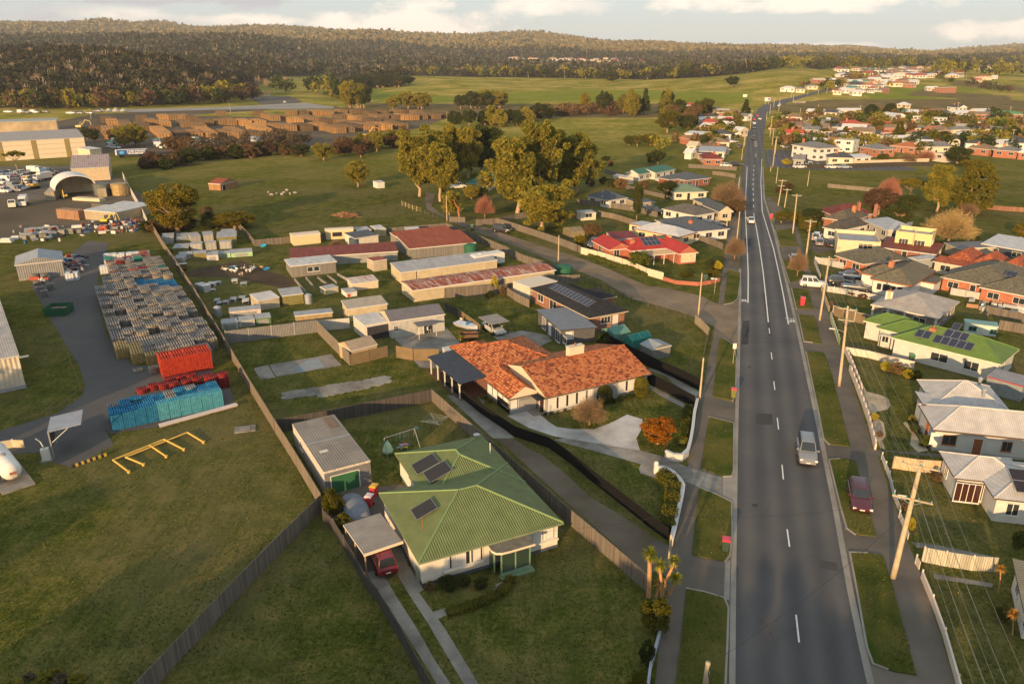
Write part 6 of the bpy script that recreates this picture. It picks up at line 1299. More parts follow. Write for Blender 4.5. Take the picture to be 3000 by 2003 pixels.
# ---------------- hedges, garden planting ----------------
hedge('clipped dark green hedge inside the long curved white wall',['X',(1932,1400),(1955,1412),(1972,1435),(1968,1475),(1960,1520),(1955,1560)],1.0,1.3,L_CYP)
hedge('narrow hedge inside the white wall by the drive',['N',(590,1440),(575,1500),(560,1600),(545,1700),(530,1800)],.9,.8,L_CYP)
hedge('low curved hedge along the garden path of the cream house',['S',(1350,735),(1500,690),(1650,640),(1790,570),(1890,490),(1900,430)],.45,.85,L_CYP)
hedge('leafy strip growing along the cream panel fence',['H',(1680,590),(1800,640),(1950,700),(2150,740),(2349,810)],.5,1.3,L_GREEN,.09,150)
tree('topiary','clipped tall round bush in front of the wide orange-tiled wing','M',1735,935,765,140,L_CYP,name='topiary',cat='bush'); tree('topiary','clipped round bush at the right end of the orange-tiled house','M',2092,870,680,128,L_CYP,name='topiary',cat='bush')
tree('twig','leafless grey round shrub before the orange-tiled house','M',1590,1150,860,330,M_TWIG,name='shrub',cat='bush')
tree('round','small round tree with orange autumn leaves on the front lawn','X',1927,1300,1218,112,L_AUT)
for x,y,r_,m in [(1130,1030,40,L_CYP),(1215,1045,40,L_CYP),(1160,1055,34,L_DARK),(1280,1025,30,L_CYP),(1348,1015,30,L_BROWN),(1420,990,28,L_CYP),(1050,980,34,L_GREEN),(1820,935,55,L_DARK),(1900,915,66,L_DARK),(1980,895,66,L_DARK),(545,890,60,L_BROWN),(620,930,60,L_BROWN),(580,900,50,L_GREEN)]:
    tree('bush','little rounded shrub beside the orange-tiled house','M',x,y,y-r_,r_*1.05,m,name='shrub',cat='bush',group='little shrubs by the orange-tiled house')
for lb,c,x,y,yt,wd,m in [('tall clipped bush behind the carport, nearer the green door','R',365,860,640,200,L_CYP),('clipped rounded bush beside the carport roof','R',460,1010,850,150,L_CYP),('rust brown shrub at the front corner of the cream house','R',1170,1500,1428,95,L_BROWN),('low flowering bush under the front window of the cream house','R',1330,1480,1390,190,L_DARK),('flowering bush beside the glazed porch','R',1595,1485,1395,130,L_DARK),('second flowering bush under the front window','R',1450,1460,1375,140,L_DARK),
 ('large olive bush below the cabbage palms by the footpath','U',400,990,650,330,L_CYP),('dark green bush by the footpath, second from the bottom','U',320,1320,1070,160,L_DARK),('round bush at the very bottom by the footpath','U',230,1640,1380,210,L_CYP),
 ('yellow-green bush beside the cream dividing wall','O',770,1320,1200,150,L_YEL),('olive round bush beside the cream dividing wall','O',880,1345,1215,180,L_BROWN),('golden bush left of the weatherboard drive','O',1010,1400,1285,130,L_YEL),('olive bush right of the golden bush','O',1120,1405,1300,130,L_CYP),
 ('yellow-green bush at the curved garden bed','P',615,500,410,110,L_YEL),('small golden bush beside the white weatherboard wall','P',1060,530,440,90,L_YEL),('dark bush beside the white weatherboard wall','P',1090,640,530,120,L_DARK),('large golden-green bush at the corner of the weatherboard house','P',1200,810,660,150,L_GREEN),('reddish shrub by the salmon fence','P',1350,1210,1080,130,L_BROWN),('thin shrub behind the white post fence','P',960,1540,1440,90,L_BROWN),('yellow shrub near the nearest pole','W',1150,160,40,70,L_YEL),
 ('green shrub at the right edge by the white porch','W',2120,330,150,150,L_GREEN),('shrub with pale flowers beside the lower cabbage palm','W',1980,990,830,130,L_DARK),('dark garden shrub on the strip by the scalloped wall','P',690,700,620,80,L_BROWN),
 ('bushy plant by the brown board fence','O',130,590,500,90,L_BROWN),('dark shrub behind the white ribbed fence','O',370,450,385,90,L_BURG),('wide dark shrub behind the white ribbed fence','O',500,490,430,120,L_BURG),
 ('bright yellow-green shrub by the drive of the red-roofed house','H',1565,465,345,140,L_YEL),('green spreading tree over the cream panel fence','I',570,1290,1110,250,L_GREEN),('grey-green shrub by the red-roofed house','I',410,1170,1110,130,L_CYP),('golden conical shrub near the left footpath','I',1350,1310,1210,90,L_YEL),('dark mounded shrub in the corner garden','I',1280,1300,1190,150,L_DARK),('rusty low shrub in the corner garden','I',1040,1370,1310,160,L_CYP),('olive low shrub beside the brick wall','I',1300,1360,1300,140,L_CYP),
 ('dark green shrub at the end of the black fence','M',1730,395,230,150,L_DARK),('tall narrow bright shrub beside the round lawn','H',575,1010,800,90,L_YEL),('brown leafy shrub beside the tall narrow shrub','H',680,1040,900,80,L_BROWN),('dark low shrub at the lawn edge','H',530,1060,980,120,L_DARK),('grey dead shrub in front of the cream cabins','F',740,470,400,180,M_TWIG)]:
    if m is M_TWIG: tree('twig',lb,c,x,y,yt,wd,m,name='shrub',cat='bush')
    else: tree('bush',lb,c,x,y,yt,wd,m,name='bush',cat='bush',seed=rng.randint(0,2))
# cabbage palms
def palm(label,c,base,heads,lc,tr=.10,ln=.75,n=90,dead=0):
    X,Y=G(c,*base); t=thing('cabbage_palm',label,'palm tree',(X,Y,0)); rs=np.random.RandomState(int(base[0])); tm=MB()
    for hi,(hx,hy) in enumerate(heads):
        py=pxy(c,0,hy)[1]; px=pxy(c,hx,0)[0]; H=HC-Y*slope(py); rx,ry,_=ray(px,py); dx=rx*Y/ry-X
        tm.tube([(0,0,0),(dx*.4,0,H*.5),(dx*.9,0,H*.85),(dx,0,H)],[tr*1.3,tr*1.1,tr,tr],8)
        lf=MB()
        for k in range(n):
            a=rs.rand()*6.28; e=rs.uniform(-.7,1.4) if k<n-dead else rs.uniform(-1.4,-.8); l=ln*rs.uniform(.7,1.1); d=Vector((math.cos(a)*math.cos(e),math.sin(a)*math.cos(e),math.sin(e))); s=d.cross(Vector((0,0,1))).normalized()*.035
            p0=Vector((dx,0,H)); p1=p0+d*l*.6; p2=p0+d*l+Vector((0,0,-.12*l))
            lf.add([tuple(p0-s*.5),tuple(p0+s*.5),tuple(p1+s),tuple(p1-s),tuple(p2)],[(0,1,2,3),(3,2,4)],1 if k>=n-dead else 0)
        obj('leaves',lf,[lc,plain((.40,.22,.09),.9,0,.2)],t)
    obj('trunk',tm,plain((.42,.24,.12),.95,0,.35,5),t)
    return t
L_PALM=leaf((.10,.13,.01),(.22,.23,.02),(.36,.30,.03),.2,3); L_PALMR=leaf((.22,.09,.02),(.42,.20,.04),(.55,.32,.08),.15,3)
palm('tall cabbage palm at the lane mouth, leftmost head','T',(1175,1500),[(1190,1080)],L_PALM,.17,.85,150,30); palm('cabbage palm beside the slim pole, upper right heads','T',(1300,1510),[(1425,1150),(1290,1185)],L_PALM,.12,.75,110,20); palm('cabbage palm with dead orange fronds, lowest of the group','T',(1380,1490),[(1440,1320)],L_PALM,.12,.75,120,10); palm('dead brown cabbage palm in the middle of the group','T',(1250,1500),[(1290,1370)],L_PALMR,.12,.7,120,60)
palm('red-leaved cabbage palm at the wall of the cream house, upper','W',(1945,740),[(1975,515)],L_PALMR,.05,.5,90); palm('red-leaved cabbage palm at the wall of the cream house, lower','W',(2075,1120),[(2085,930)],L_PALMR,.05,.55,110)
palm('yellow-green young palm beside the workshop court','M',(330,345),[(330,300)],L_PALM,.05,.6,60); palm('squat palm behind the sheds fence','F',(1900,1050),[(1900,1000)],L_PALM,.08,.8,60)
# ---------------- trees ----------------
for k,(lb,kd,c,x,y,yt,wd,m,sd) in enumerate([
 ('tall gum tree, leftmost of the gum cluster','euc','G',100,925,300,330,L_GUM,0),('slim gum tree beside the bend of the dirt track','euc','G',300,975,450,290,L_GUM,1),('gum tree behind the leftmost gums','euc','G',330,760,270,330,L_GUM,2),('dark-trunked gum in the middle of the cluster','euc','G',575,745,250,280,L_GUM,3),('dense dark gum right of the dark-trunked one','euc','G',705,705,230,340,L_DARK,4),('large spreading gum beside the teal roof','euc','G',1060,1085,350,470,L_GUM,5),('tallest gum, in the right half of the cluster','euc','G',1300,1010,235,380,L_GUM,1),('pale airy gum, rightmost of the cluster','euc','G',1610,905,330,400,L_GUM,2),('nearest gum overhanging the paling fence of the lane','euc','G',1310,1265,830,430,L_GUM,3),('drooping small gum by the lane power pole','euc','G',400,1130,880,150,L_GUM,4),('small leafy tree in front of the teal roof','round','G',610,950,800,180,L_GUM,0),('small olive tree by the garden shrub','round','G',700,930,830,160,L_GREEN,1),
 ('big golden round tree beside the white boundary fence','round','D',1745,775,250,540,L_GOLD,0),('golden bush tree at the corner of the paddock','round','D',2310,730,560,430,L_GOLD,1),('dark shrubby tree left of the golden bush tree','round','D',2130,730,600,240,L_DARK,1),('scrubby tree in front of the huge cream warehouse','flat','A',120,1170,1020,150,L_GUM,0),
 ('round-headed tree standing alone in the paddock','round','X',1049,547,462,76,L_GUM,1),('golden brown bare tree beside the yellow-cream building','twig','J',1600,1060,690,470,M_TWIGG,0),('huge dark cypress on the slope behind the bare tree','pine','J',1830,760,225,440,L_CYP,0),('gum tree left of the huge cypress','euc','J',1490,735,285,260,L_GUM,5),('flat-topped olive tree beside the gum','flat','J',1205,620,385,320,L_GOLD,0),('russet bare-crowned tree behind the brick chimneys','round','J',910,770,480,340,L_BURG,1),('tall russet tree on the slope','twig','J',1010,640,380,220,M_TWIGR,1),('dark green tree behind the grey metal roof','round','J',1120,870,610,320,L_DARK,0),('dark bushy tree under the flat-topped tree','round','J',1210,700,560,240,L_DARK,1),('bare dark shrub right of the big cypress','twig','J',1790,790,640,200,M_TWIG,1),('small dark cone-shaped tree by the pale blue roof','cone','J',1870,1120,970,130,L_DARK,0),('olive tree at the right edge above the blue roof','round','J',2320,1000,830,160,L_GOLD,0),
 ('wide brown bare tree beside the road','twig','I',1440,690,425,330,M_TWIG,0),('dark leafy tree under the brown bare tree','round','I',1520,770,600,250,L_BROWN,1),('small bare street tree beside the left footpath','twig','I',1515,1210,970,210,M_TWIG,1),('dark round tree beside the pale green roof','round','I',855,600,415,210,L_DARK,0),('small bare tree on the right verge by the drive','twig','J',118,1375,1100,190,M_TWIG,0),('leafy street tree on the right, by the red post box','round','I',1975,850,710,160,L_CYP,1),('spreading shrubby tree over the brick piers','round','J',225,930,780,230,L_CYP,0),('dark rounded trees beside the maroon roof, left','round','J',260,850,690,240,L_DARK,1),('golden tree behind the crossarm poles','round','J',90,850,720,160,L_GOLD,0),
 ('pale brown bare bush on the lawn behind the gum','twig','G',740,1140,900,190,M_TWIGR,0),('round brownish bare tree by the small glasshouse','round','G',1795,1330,1170,200,L_BROWN,0),('golden round shrub by the parked dark car','round','G',1680,1410,1295,130,L_GOLD,1),('brown-leaved tree beside the cream flat shed','round','I',620,530,420,120,L_BROWN,0),('dark mixed trees above the green verandah house, front','round','G',2230,1190,740,120,L_DARK,1),
 ('dark bush tree between the far gardens','round','I',250,250,185,100,L_DARK,0),('dark tree group at the estate corner, tall','round','I',760,270,110,170,L_DARK,1),('dark tree at the estate corner, lower','round','I',700,280,140,130,L_DARK,0),('olive round tree on the field edge, left of three','round','I',480,90,-20,120,L_CYP,0),('olive round tree on the field edge, middle of three','round','I',560,95,-30,150,L_CYP,1),('olive round tree on the field edge, right of three','round','I',690,90,-40,170,L_CYP,0),
 ('dark conical tree where the road bends','cone','C',430,790,680,90,L_DARK,0),('dark cypress pair in the estate, left','pine','C',1290,810,715,120,L_DARK,0),('dark cypress pair in the estate, right','pine','C',1420,810,708,120,L_DARK,0),('big golden conifer in the estate, by the white shed','cone','C',1480,965,830,130,L_CYP,0),('tall dark pine in the estate, right of centre','round','C',1890,1130,1000,180,L_DARK,0),('large dark tree at the slope edge','round','J',1700,240,90,190,L_DARK,0),('two-lobed clipped tree, upper lobe','round','C',1370,1075,1005,85,L_CYP,0),('two-lobed clipped tree, lower lobe','round','C',1375,1115,1050,90,L_CYP,1),('olive tree at the right edge of the estate','round','C',2000,1190,1090,200,L_GOLD,0),
 ('bare tree in the estate by the white box house','twig','C',1020,1040,930,100,M_TWIG,0),('russet bare tree near the grey gable house','twig','C',1670,1120,1020,120,M_TWIGR,0),('bare tree group above the slope','twig','C',1540,1130,1040,130,M_TWIG,1),('yellow bush in the estate','round','C',1575,1000,945,90,L_YEL,0),('bright yellow bush by the estate street','bush','C',715,1135,1090,70,L_YEL,0),('dark tree by the white shed in the estate','round','C',940,820,760,50,L_BROWN,0),
 ]):
    tree(kd,lb,c,x,y,yt,wd,m,seed=sd)
X,Y=G('G',480,1165); t=thing('dead_tree','broken dead stump with orange bark by the lane','tree',(X,Y,0)); tb=MB(); rs_=np.random.RandomState(4); limb(tb,(0,0,0),(.2,0,3.6),.35,.22,rs_); limb(tb,(.2,0,3.4),(-1.6,0,5.8),.2,.08,rs_); limb(tb,(.1,0,2.6),(1.4,.2,3.4),.1,.03,rs_); obj('trunk',tb,plain((.36,.15,.07),.9,0,.3,2),t)
# tree lines, each tree its own thing
L_TWG=leaf((.06,.045,.03),(.11,.085,.055),(.16,.12,.075),.1)
STF=[]
_rl,_rr=P_(RL),P_(RR)
def onroad(X,Y,g=4):
    if Y>690: return False
    return np.interp(Y,[p[1] for p in _rl],[p[0] for p in _rl])-g<X<np.interp(Y,[p[1] for p in _rr],[p[0] for p in _rr])+g
def line(label,c,pts,n,hr,wr,ms,kinds=('round','round','bush'),group=None,jit=6,stf=False):
    P=P_([c]+pts); L_=[0]
    for a,b_ in zip(P[:-1],P[1:]): L_.append(L_[-1]+math.hypot(b_[0]-a[0],b_[1]-a[1]))
    for k in range(n):
        s=L_[-1]*(k+rng.random()*.8)/n; X=float(np.interp(s,L_,[p[0] for p in P])); Y=float(np.interp(s,L_,[p[1] for p in P])); X+=rng.uniform(-jit,jit); Y+=rng.uniform(-jit,jit)
        h=rng.uniform(*hr)
        if onroad(X,Y,5): continue
        if stf: STF.append((X,Y,T(X,Y),h,h*rng.uniform(*wr),rng.choice(ms))); continue
        smalltree(rng.choice(kinds),label,X,Y,h,h*rng.uniform(*wr),rng.choice(ms),group or label,False,seed=rng.randint(0,1))
line('dark shrubs along the embankment behind the paddock','A',[(1090,1165),(1120,1150),(1200,1130),(1500,1090),(1800,1070),(2150,1060)],34,(4,7),(1.1,1.7),[L_DARK,L_BROWN,L_BURG],('bush','round','shrub'),jit=7)
line('brown leafless thicket trees beside the timber yard','A',[(1350,1060),(1600,1040),(1800,1020),(2000,1000),(2200,990)],26,(4.5,8),(.8,1.2),[M_TWIG],('bare',),jit=10,stf=True)
line('brown thicket trees beyond the paddock','B',[(0,1090),(120,1050),(260,1020),(330,980)],16,(5,9),(.9,1.3),[L_BROWN,L_GUM,L_BURG],jit=10)
line('leafy trees at the car yard edge','A',[(850,1010),(1010,1000)],4,(10,13),(.8,1),[L_GUM],('round',),jit=4)
line('dark trees beyond the warehouse office','A',[(630,960),(740,985)],3,(6,9),(.8,1.1),[L_BROWN,L_DARK],('round',),jit=6)
line('small russet trees by the car yard','A',[(1190,1045),(1330,1050)],5,(6,9),(.8,1),[L_BROWN],('round',),jit=4)
line('dark trees of the creek line behind the gums','B',[(800,860),(900,870),(1000,850),(1130,870),(1230,850),(1330,830),(1440,810)],26,(7,13),(.8,1.2),[L_DARK,L_DARK,L_GUM],jit=9)
line('russet creek bushes in the middle distance','B',[(1440,800),(1600,790),(1750,780),(1900,770),(2000,765)],34,(5,9),(1,1.5),[L_BURG,L_BROWN],('bush','round','shrub'),jit=14,stf=True)
line('taller trees of the creek line','B',[(1620,770),(1830,785),(1900,770),(2010,800),(2130,790),(2210,800),(2290,770)],14,(14,20),(.55,.75),[L_DARK,L_GUM,L_GUM],('round','pine','cone'),jit=6)
line('scattered field trees beyond the timber yard','B',[(370,755),(500,750),(570,755)],5,(11,16),(1.0,1.3),[L_GUM],('round',),jit=5)
line('field trees in a row above the brown strip','B',[(790,750),(920,750),(980,750),(1030,745),(1070,745),(1150,745)],8,(12,18),(.8,1.2),[L_GUM,L_DARK],('round',),jit=4)
line('golden dark trees behind the timber yard corner','B',[(0,740),(60,745),(130,748),(180,745)],8,(18,28),(.7,.9),[L_GUM,L_DARK],('round',),jit=8)
line('low dark shrubs at the left foot of the green hill','B',[(60,600),(200,600),(330,600),(430,590)],18,(12,20),(1.2,1.6),[L_DARK],('round',),jit=14)
line('trees behind the quarry','A',[(1900,640),(2050,640),(2200,640),(2349,690)],22,(14,24),(.7,1.0),[L_DARK,L_GUM],('round',),jit=14,stf=True)
line('lone bushes on the green hill','B',[(1860,570),(1861,571)],1,(16,18),(1.2,1.3),[L_DARK],('round',),jit=1); line('lone bush on the hill by the road','C',[(335,600),(336,601)],1,(12,13),(1.2,1.3),[L_DARK],('round',),jit=1)
line('olive trees left of the estate street','C',[(-60,930),(0,870),(60,800),(120,790)],12,(9,15),(.8,1.1),[L_CYP,L_DARK,L_BROWN],('round',),jit=8)
line('street trees along the hill road','C',[(760,620),(900,600),(1000,640),(1100,570),(1200,540),(1300,520),(1100,600),(1300,560),(1400,600)],30,(6,10),(.8,1.1),[L_DARK,L_BROWN,L_GUM],('round',),jit=20,stf=True)
line('garden trees between the estate streets','C',[(620,1060),(900,1010),(1200,1000),(1500,1040),(1800,1010),(2300,1030),(2300,900),(1700,830),(1000,870),(640,900)],190,(4,8),(.8,1.2),[L_DARK,L_BROWN,L_GUM,L_CYP,L_GREEN],jit=20,stf=True)
line('garden trees between the left estate houses','C',[(10,1060),(100,1000),(200,940),(350,900),(380,840),(200,790),(20,800)],46,(4,7),(.8,1.2),[L_DARK,L_BROWN,L_GUM,L_CYP],jit=14,stf=True)
line('hedgerow trees on the right-hand slope','C',[(1800,560),(1950,580),(2100,600),(2250,640)],26,(4,8),(1,1.6),[L_BURG,L_DARK],('bush','round'),jit=16,stf=True)
line('dark trees on the right-hand ridge','C',[(1700,520),(1780,520),(1850,500),(1950,510),(2100,520),(2200,520),(2349,530)],30,(14,22),(.7,1.0),[L_DARK,L_GUM],('round',),jit=14,stf=True)
line('garden trees of the right-hand estate','C',[(640,1000),(800,960),(1000,960),(1250,900),(1500,880),(1750,920),(2000,960),(2200,900)],46,(4,8),(.8,1.2),[L_DARK,L_BROWN,L_GUM,L_CYP,L_GREEN],('round','bush'),jit=22)
line('garden trees at the back of the right-hand estate','C',[(700,800),(900,830),(1100,850),(1300,840),(1550,800),(1800,870),(2100,880),(2300,800)],34,(4,8),(.8,1.2),[L_DARK,L_BROWN,L_GUM,L_CYP],('round','bush'),jit=26,stf=True)
line('garden trees of the left-hand estate','C',[(20,1000),(130,920),(250,980),(340,960),(400,1000),(100,860),(300,800),(380,900)],24,(4,7),(.8,1.2),[L_DARK,L_BROWN,L_GUM],('round','bush'),jit=16)
line('shrubs on the weedy slope right of the road','I',[(1880,480),(1950,640),(2080,470),(2150,470)],8,(1.5,3),(1.2,1.8),[L_BURG,L_DARK],('bush',),jit=3)
line('weedy shrubs beside the wire fence in the poultry block','D',[(1480,760),(1600,760),(1900,740),(2050,730),(2100,640)],14,(2,3.5),(1.3,1.8),[L_DARK,L_BROWN],('bush','shrub'),jit=3)
line('weeds on the grass behind the red-roofed gardens','I',[(520,460),(420,440),(300,500),(200,520),(120,300),(330,280)],12,(2,4),(1.1,1.6),[L_BROWN,L_DARK],('bush','shrub'),jit=4)
line('low scrub at the bottom left corner','Q',[(80,1575),(200,1560),(330,1580),(420,1600)],12,(.6,1.0),(1.3,1.8),[L_TWG,L_GUM],('shrub','bush'),jit=1.2)
# ---------------- poles and wires ----------------
mains=[pole('W',985,598,-460,'nearest concrete-coloured timber pole with three crossarms by the right footpath',3,-28,.25,tx=1245),
 pole('O',228,1492,575,'tall timber pole with a street lamp beside the scalloped wall',2,-28,.21,lamp=True,tx=330),
 pole('O',5,738,5,'timber pole with one crossarm by the white ribbed fence',1,-25,.2,tx=118),
 pole('J',190,1308,815,'timber pole with a crossarm beside the small bare verge tree',1,-22,.2,tx=255),
 pole('J',75,958,565,'stout timber pole by the brick garden piers',1,-22,.2,lamp=False,tx=118),
 pole('I',2008,700,510,'timber pole with crossarm on the weedy slope, nearer',1,-20,.18,tx=2038),
 pole('I',1945,682,422,'timber pole with two crossarms on the weedy slope, farther',2,-20,.18,tx=1990)]
for a in [('T',1370,1228,890,'slim pale pole beside the cabbage palms'),('N',708,1350,885,'timber pole at the end of the black fence'),('N',697,445,0,'timber pole at the mouth of the gravel lane'),('I',1435,932,692,'timber pole by the silver parked car'),('I',1540,1010,738,'timber pole behind the bare street tree'),('H',1313,690,350,'timber pole on the grass edge of the gravel lane'),('G',368,1172,915,'timber pole at the corner of the paling fence by the paddock'),('J',1238,1180,905,'slim pole behind the cream shop building'),
  ('I',1555,520,400,'slim pole near the brown bare tree'),('I',1585,235,110,'pole on the left verge beyond the bare tree'),('I',1605,110,-10,'farther pole on the left verge'),('I',1925,460,300,'slim pole above the weedy slope'),('I',1870,345,295,'short pole by the estate corner'),('J',220,490,338,'lone pole on the green slope'),('A',627,822,745,'pole at the back of the timber yard, left'),('A',1587,778,715,'pole at the back of the timber yard, middle'),('B',727,830,768,'pole at the right end of the timber yard'),('B',112,762,697,'pole behind the timber stacks')]: pole(a[0],a[1],a[2],a[3],a[4],0,r=.15)
for x,y,yt in [(465,890,760),(425,1010,900),(600,945,800),(615,1000,895),(620,1150,960),(635,1060,940),(575,830,770),(598,790,715),(660,770,668),(625,740,680),(760,700,648),(930,665,598),(990,650,598),(745,680,640),(860,655,615),(1220,770,728),(1055,920,860),(1310,980,890),(1340,1000,935),(1565,1000,945),(1795,960,885),(2265,970,890),(1885,785,705),(1410,800,733),(2025,790,748),(1885,1090,1035),(930,770,715),(808,780,745),(1115,600,560),(1190,550,515),(1205,545,510),(1285,500,470),(1350,500,468),(1660,790,735),(2255,760,735),(1948,545,505),(1040,610,560),(1145,545,505),(1235,520,490)]:
    pole('C',x,y,yt,'distant timber power pole among the houses',1 if rng.random()<.4 else 0,r=.2)
hw=MB()
def head(p,off,dz): a=R(-26); return (p[0]+p[4]+off*math.cos(a),p[1]+off*math.sin(a),p[2]+p[3]+dz)
p0=mains[0]; p1=mains[1]; v=(p0[0]-p1[0],p0[1]-p1[1]); near=(p0[0]+v[0]*.85,p0[1]+v[1]*.85,0,p0[3],0)
wr=[]
seq=[near]+mains
for i,(a,b_) in enumerate(zip(seq[:-1],seq[1:])):
    w_=MB()
    for o_ in (-1.1,0,1.1): wire(head(a,o_,-.1),head(b_,o_,-.1),.6,.014 if i<3 else .02,mb=w_)
    if i<3: 
        for o_ in (-.9,-.3,.3,.9): wire(head(a,o_,-1.7),head(b_,o_,-1.7),.7,.014,mb=w_)
    o=obj('power_line',w_,m_dark if i>2 else plain((.20,.19,.16),.5)); tag(o,'power lines strung between the right-hand poles, '+['below the nearest pole','above the nearest pole','beyond the lamp pole','beyond the white ribbed fence','past the brick piers','on the weedy slope','at the far slope'][i],'power line','power lines on the right-hand poles')
G1=G('U',885,1620); HZ=HC-G1[1]*slope(pxy('U',0,1305)[1])
t=thing('power_pole','timber pole top with an insulated wire at the bottom edge','pole',(G1[0],G1[1],0)); pm=MB().tube([(0,0,0),(0,0,HZ)],[.22,.17],10); obj('pole',pm,m_pole,t,smooth=True); obj('bracket',MB().tube([(0,0,HZ-.5),(.9,-.1,HZ-1.0)],.03,5).tube([(.1,-.17,HZ-.2),(.05,-.19,HZ-.9),(.2,-.15,HZ-1.3)],.03,5),m_dark,t)
w_=MB(); wire((G1[0],G1[1],HZ-.3),(mains[0][0],mains[0][1],6.5),.8,.015,mb=w_); o=obj('service_wire',w_,m_dark); tag(o,'thin wire crossing the road near the bottom edge','wire')
P2_=G('T',1370,1228); w_=MB(); wire((P2_[0],P2_[1],5.6),(mains[0][0],mains[0][1],8.0),.9,.012,mb=w_); wire((P2_[0],P2_[1],5.6),(*G('R',1985,1020,2.9),2.9),.3,.012,mb=w_); o=obj('service_wire',w_,m_dark); tag(o,'thin wire crossing the road by the cabbage palms','wire')
P2_=G('N',708,1350); w_=MB(); wire((P2_[0],P2_[1],9),(mains[1][0],mains[1][1],7.5),.9,.012,mb=w_); o=obj('service_wire',w_,m_dark); tag(o,'thin wire crossing the road in the middle','wire')
# sign on a thin post
def signpost(label,c,x,y,yt,w,h,m,tx=0):
    X,Y=G(c,x,y); H=hgt(c,x,y,yt); t=thing('street_sign',label,'sign',(X,Y,0),R(-16)); obj('post',MB().tube([(0,0,0),(0,0,H)],.04,6),m_pole,t); obj('panel',MB().box(-w/2+tx,-.03,H-h,w/2+tx,.03,H+.02),m,t)
signpost('tall thin sign post with a white plate on the left verge','N',1058,948,735,.5,.8,m_white); signpost('slim street name sign by the brick corner wall','N',865,212,55,1.1,.22,m_white,-.3); signpost('small white plate on a post by the nearest fence corner','P',935,1440,1370,.8,.5,m_white)
for lb,x,y,yt,w_,h_,m in (('white roadside billboard in the field','428','672','650',26,18,'w'),('pale roadside billboard at the road bend','580','722','672',36,22,'b')):
    X,Y=G('C',float(x),float(y)); H=hgt('C',float(x),float(y),float(yt)); ppm=FPX/Y*2.3; W_=w_/ppm; hh=h_/ppm; t=thing('billboard',lb,'billboard',(X,Y,T(X,Y))); obj('panel',MB().box(-W_/2,-.1,H-hh,W_/2,.1,H),m_white,t)
    if m=='b': obj('poster',MB().box(W_*.1,-.13,H-hh*.8,W_*.42,-.11,H-hh*.1),plain((.12,.2,.5),.6),t)
    for s in (-.3,.3): obj('leg',MB().box(W_*s-.15,-.1,0,W_*s+.15,.1,H-hh),m_pole,t)
# ---------------- bins, small objects ----------------
def bin_(label,c,x,y,mb_,ml,s=1.15):
    X,Y=G(c,x,y); t=thing('wheelie_bin',label,'bin',(X,Y,.12 if c!='R' else .02),R(-16)); b_=MB(); b_.add([(-.22,-.25,0),(.22,-.25,0),(.22,.25,0),(-.22,.25,0),(-.29,-.34,.95),(.29,-.34,.95),(.29,.34,.95),(-.29,.34,.95)],[(0,3,2,1),(4,5,6,7),(0,1,5,4),(1,2,6,5),(2,3,7,6),(3,0,4,7)])
    obj('body',b_,mb_,t); obj('lid',MB().box(-.32,-.38,.96,.32,.38,1.04).box(-.25,-.28,1.04,.25,.28,1.08),ml,t)
    for sx in (-.26,.26): obj('wheel',MB().tube([(sx-.03,.26,.1),(sx+.03,.26,.1)],.1,10),m_tyre,t)
    t.scale=(s,)*3
R_=gloss((.55,.04,.06),.4); DG=gloss((.03,.06,.04),.5); YL=gloss((.6,.35,.02),.4); GN=gloss((.03,.2,.09),.4)
bin_('dark green bin with a red lid on the left verge','T',1927,1050,DG,R_); bin_('olive bin with a red lid at the kerb, left verge','N',1062,1298,gloss((.14,.15,.03),.5),R_); bin_('all-red bin on the right verge','N',1780,338,R_,R_,1.4); bin_('dark bin with a green lid beside the weatherboard wall','O',1052,1225,DG,GN); bin_('dark bin with a bright green lid on the gravel lane','H',330,295,DG,GN,1.3); bin_('red bin beside the boat cover','R',665,800,R_,plain((.6,.5,.5),.6)); bin_('red bin with a yellow lid by the garage','R',705,715,R_,YL); bin_('red post-box shaped bin by the leafy street tree','I',1877,815,R_,R_,1.3); bin_('dark bin beside the red one by the street tree','I',1897,850,DG,DG,1.3); bin_('dark bin by the brick corner wall','N',768,100,DG,DG,1.3)
# boat under cover
X,Y=G('R',545,850); t=thing('covered_trailer','grey tarpaulin-covered trailer beside the carport','trailer',(X,Y,0),R(25)); cm=MB(); rs_=np.random.RandomState(3)
rows=[(-2.6,.5,.5),(-2.3,1.0,.85),(-1,1.15,1.05),(.6,1.15,1.1),(1.7,1.0,.95),(2.4,.6,.75),(2.7,.25,.5)]
vs=[]; 
for y_,w_,h_ in rows: vs+=[(-w_,y_,.15),(-w_*.97,y_,h_*.75),(-w_*.6,y_,h_+rs_.normal()*.04),(0,y_,h_*1.05+rs_.normal()*.05),(w_*.6,y_,h_+rs_.normal()*.04),(w_*.97,y_,h_*.75),(w_,y_,.15)]
cm.add(vs,[(i*7+k,i*7+k+1,i*7+k+8,i*7+k+7) for i in range(6) for k in range(6)]+[tuple(range(6,-1,-1)),tuple(range(42,49))]); obj('cover',cm,plain((.17,.19,.225),.85,0,.15),t,smooth=True)
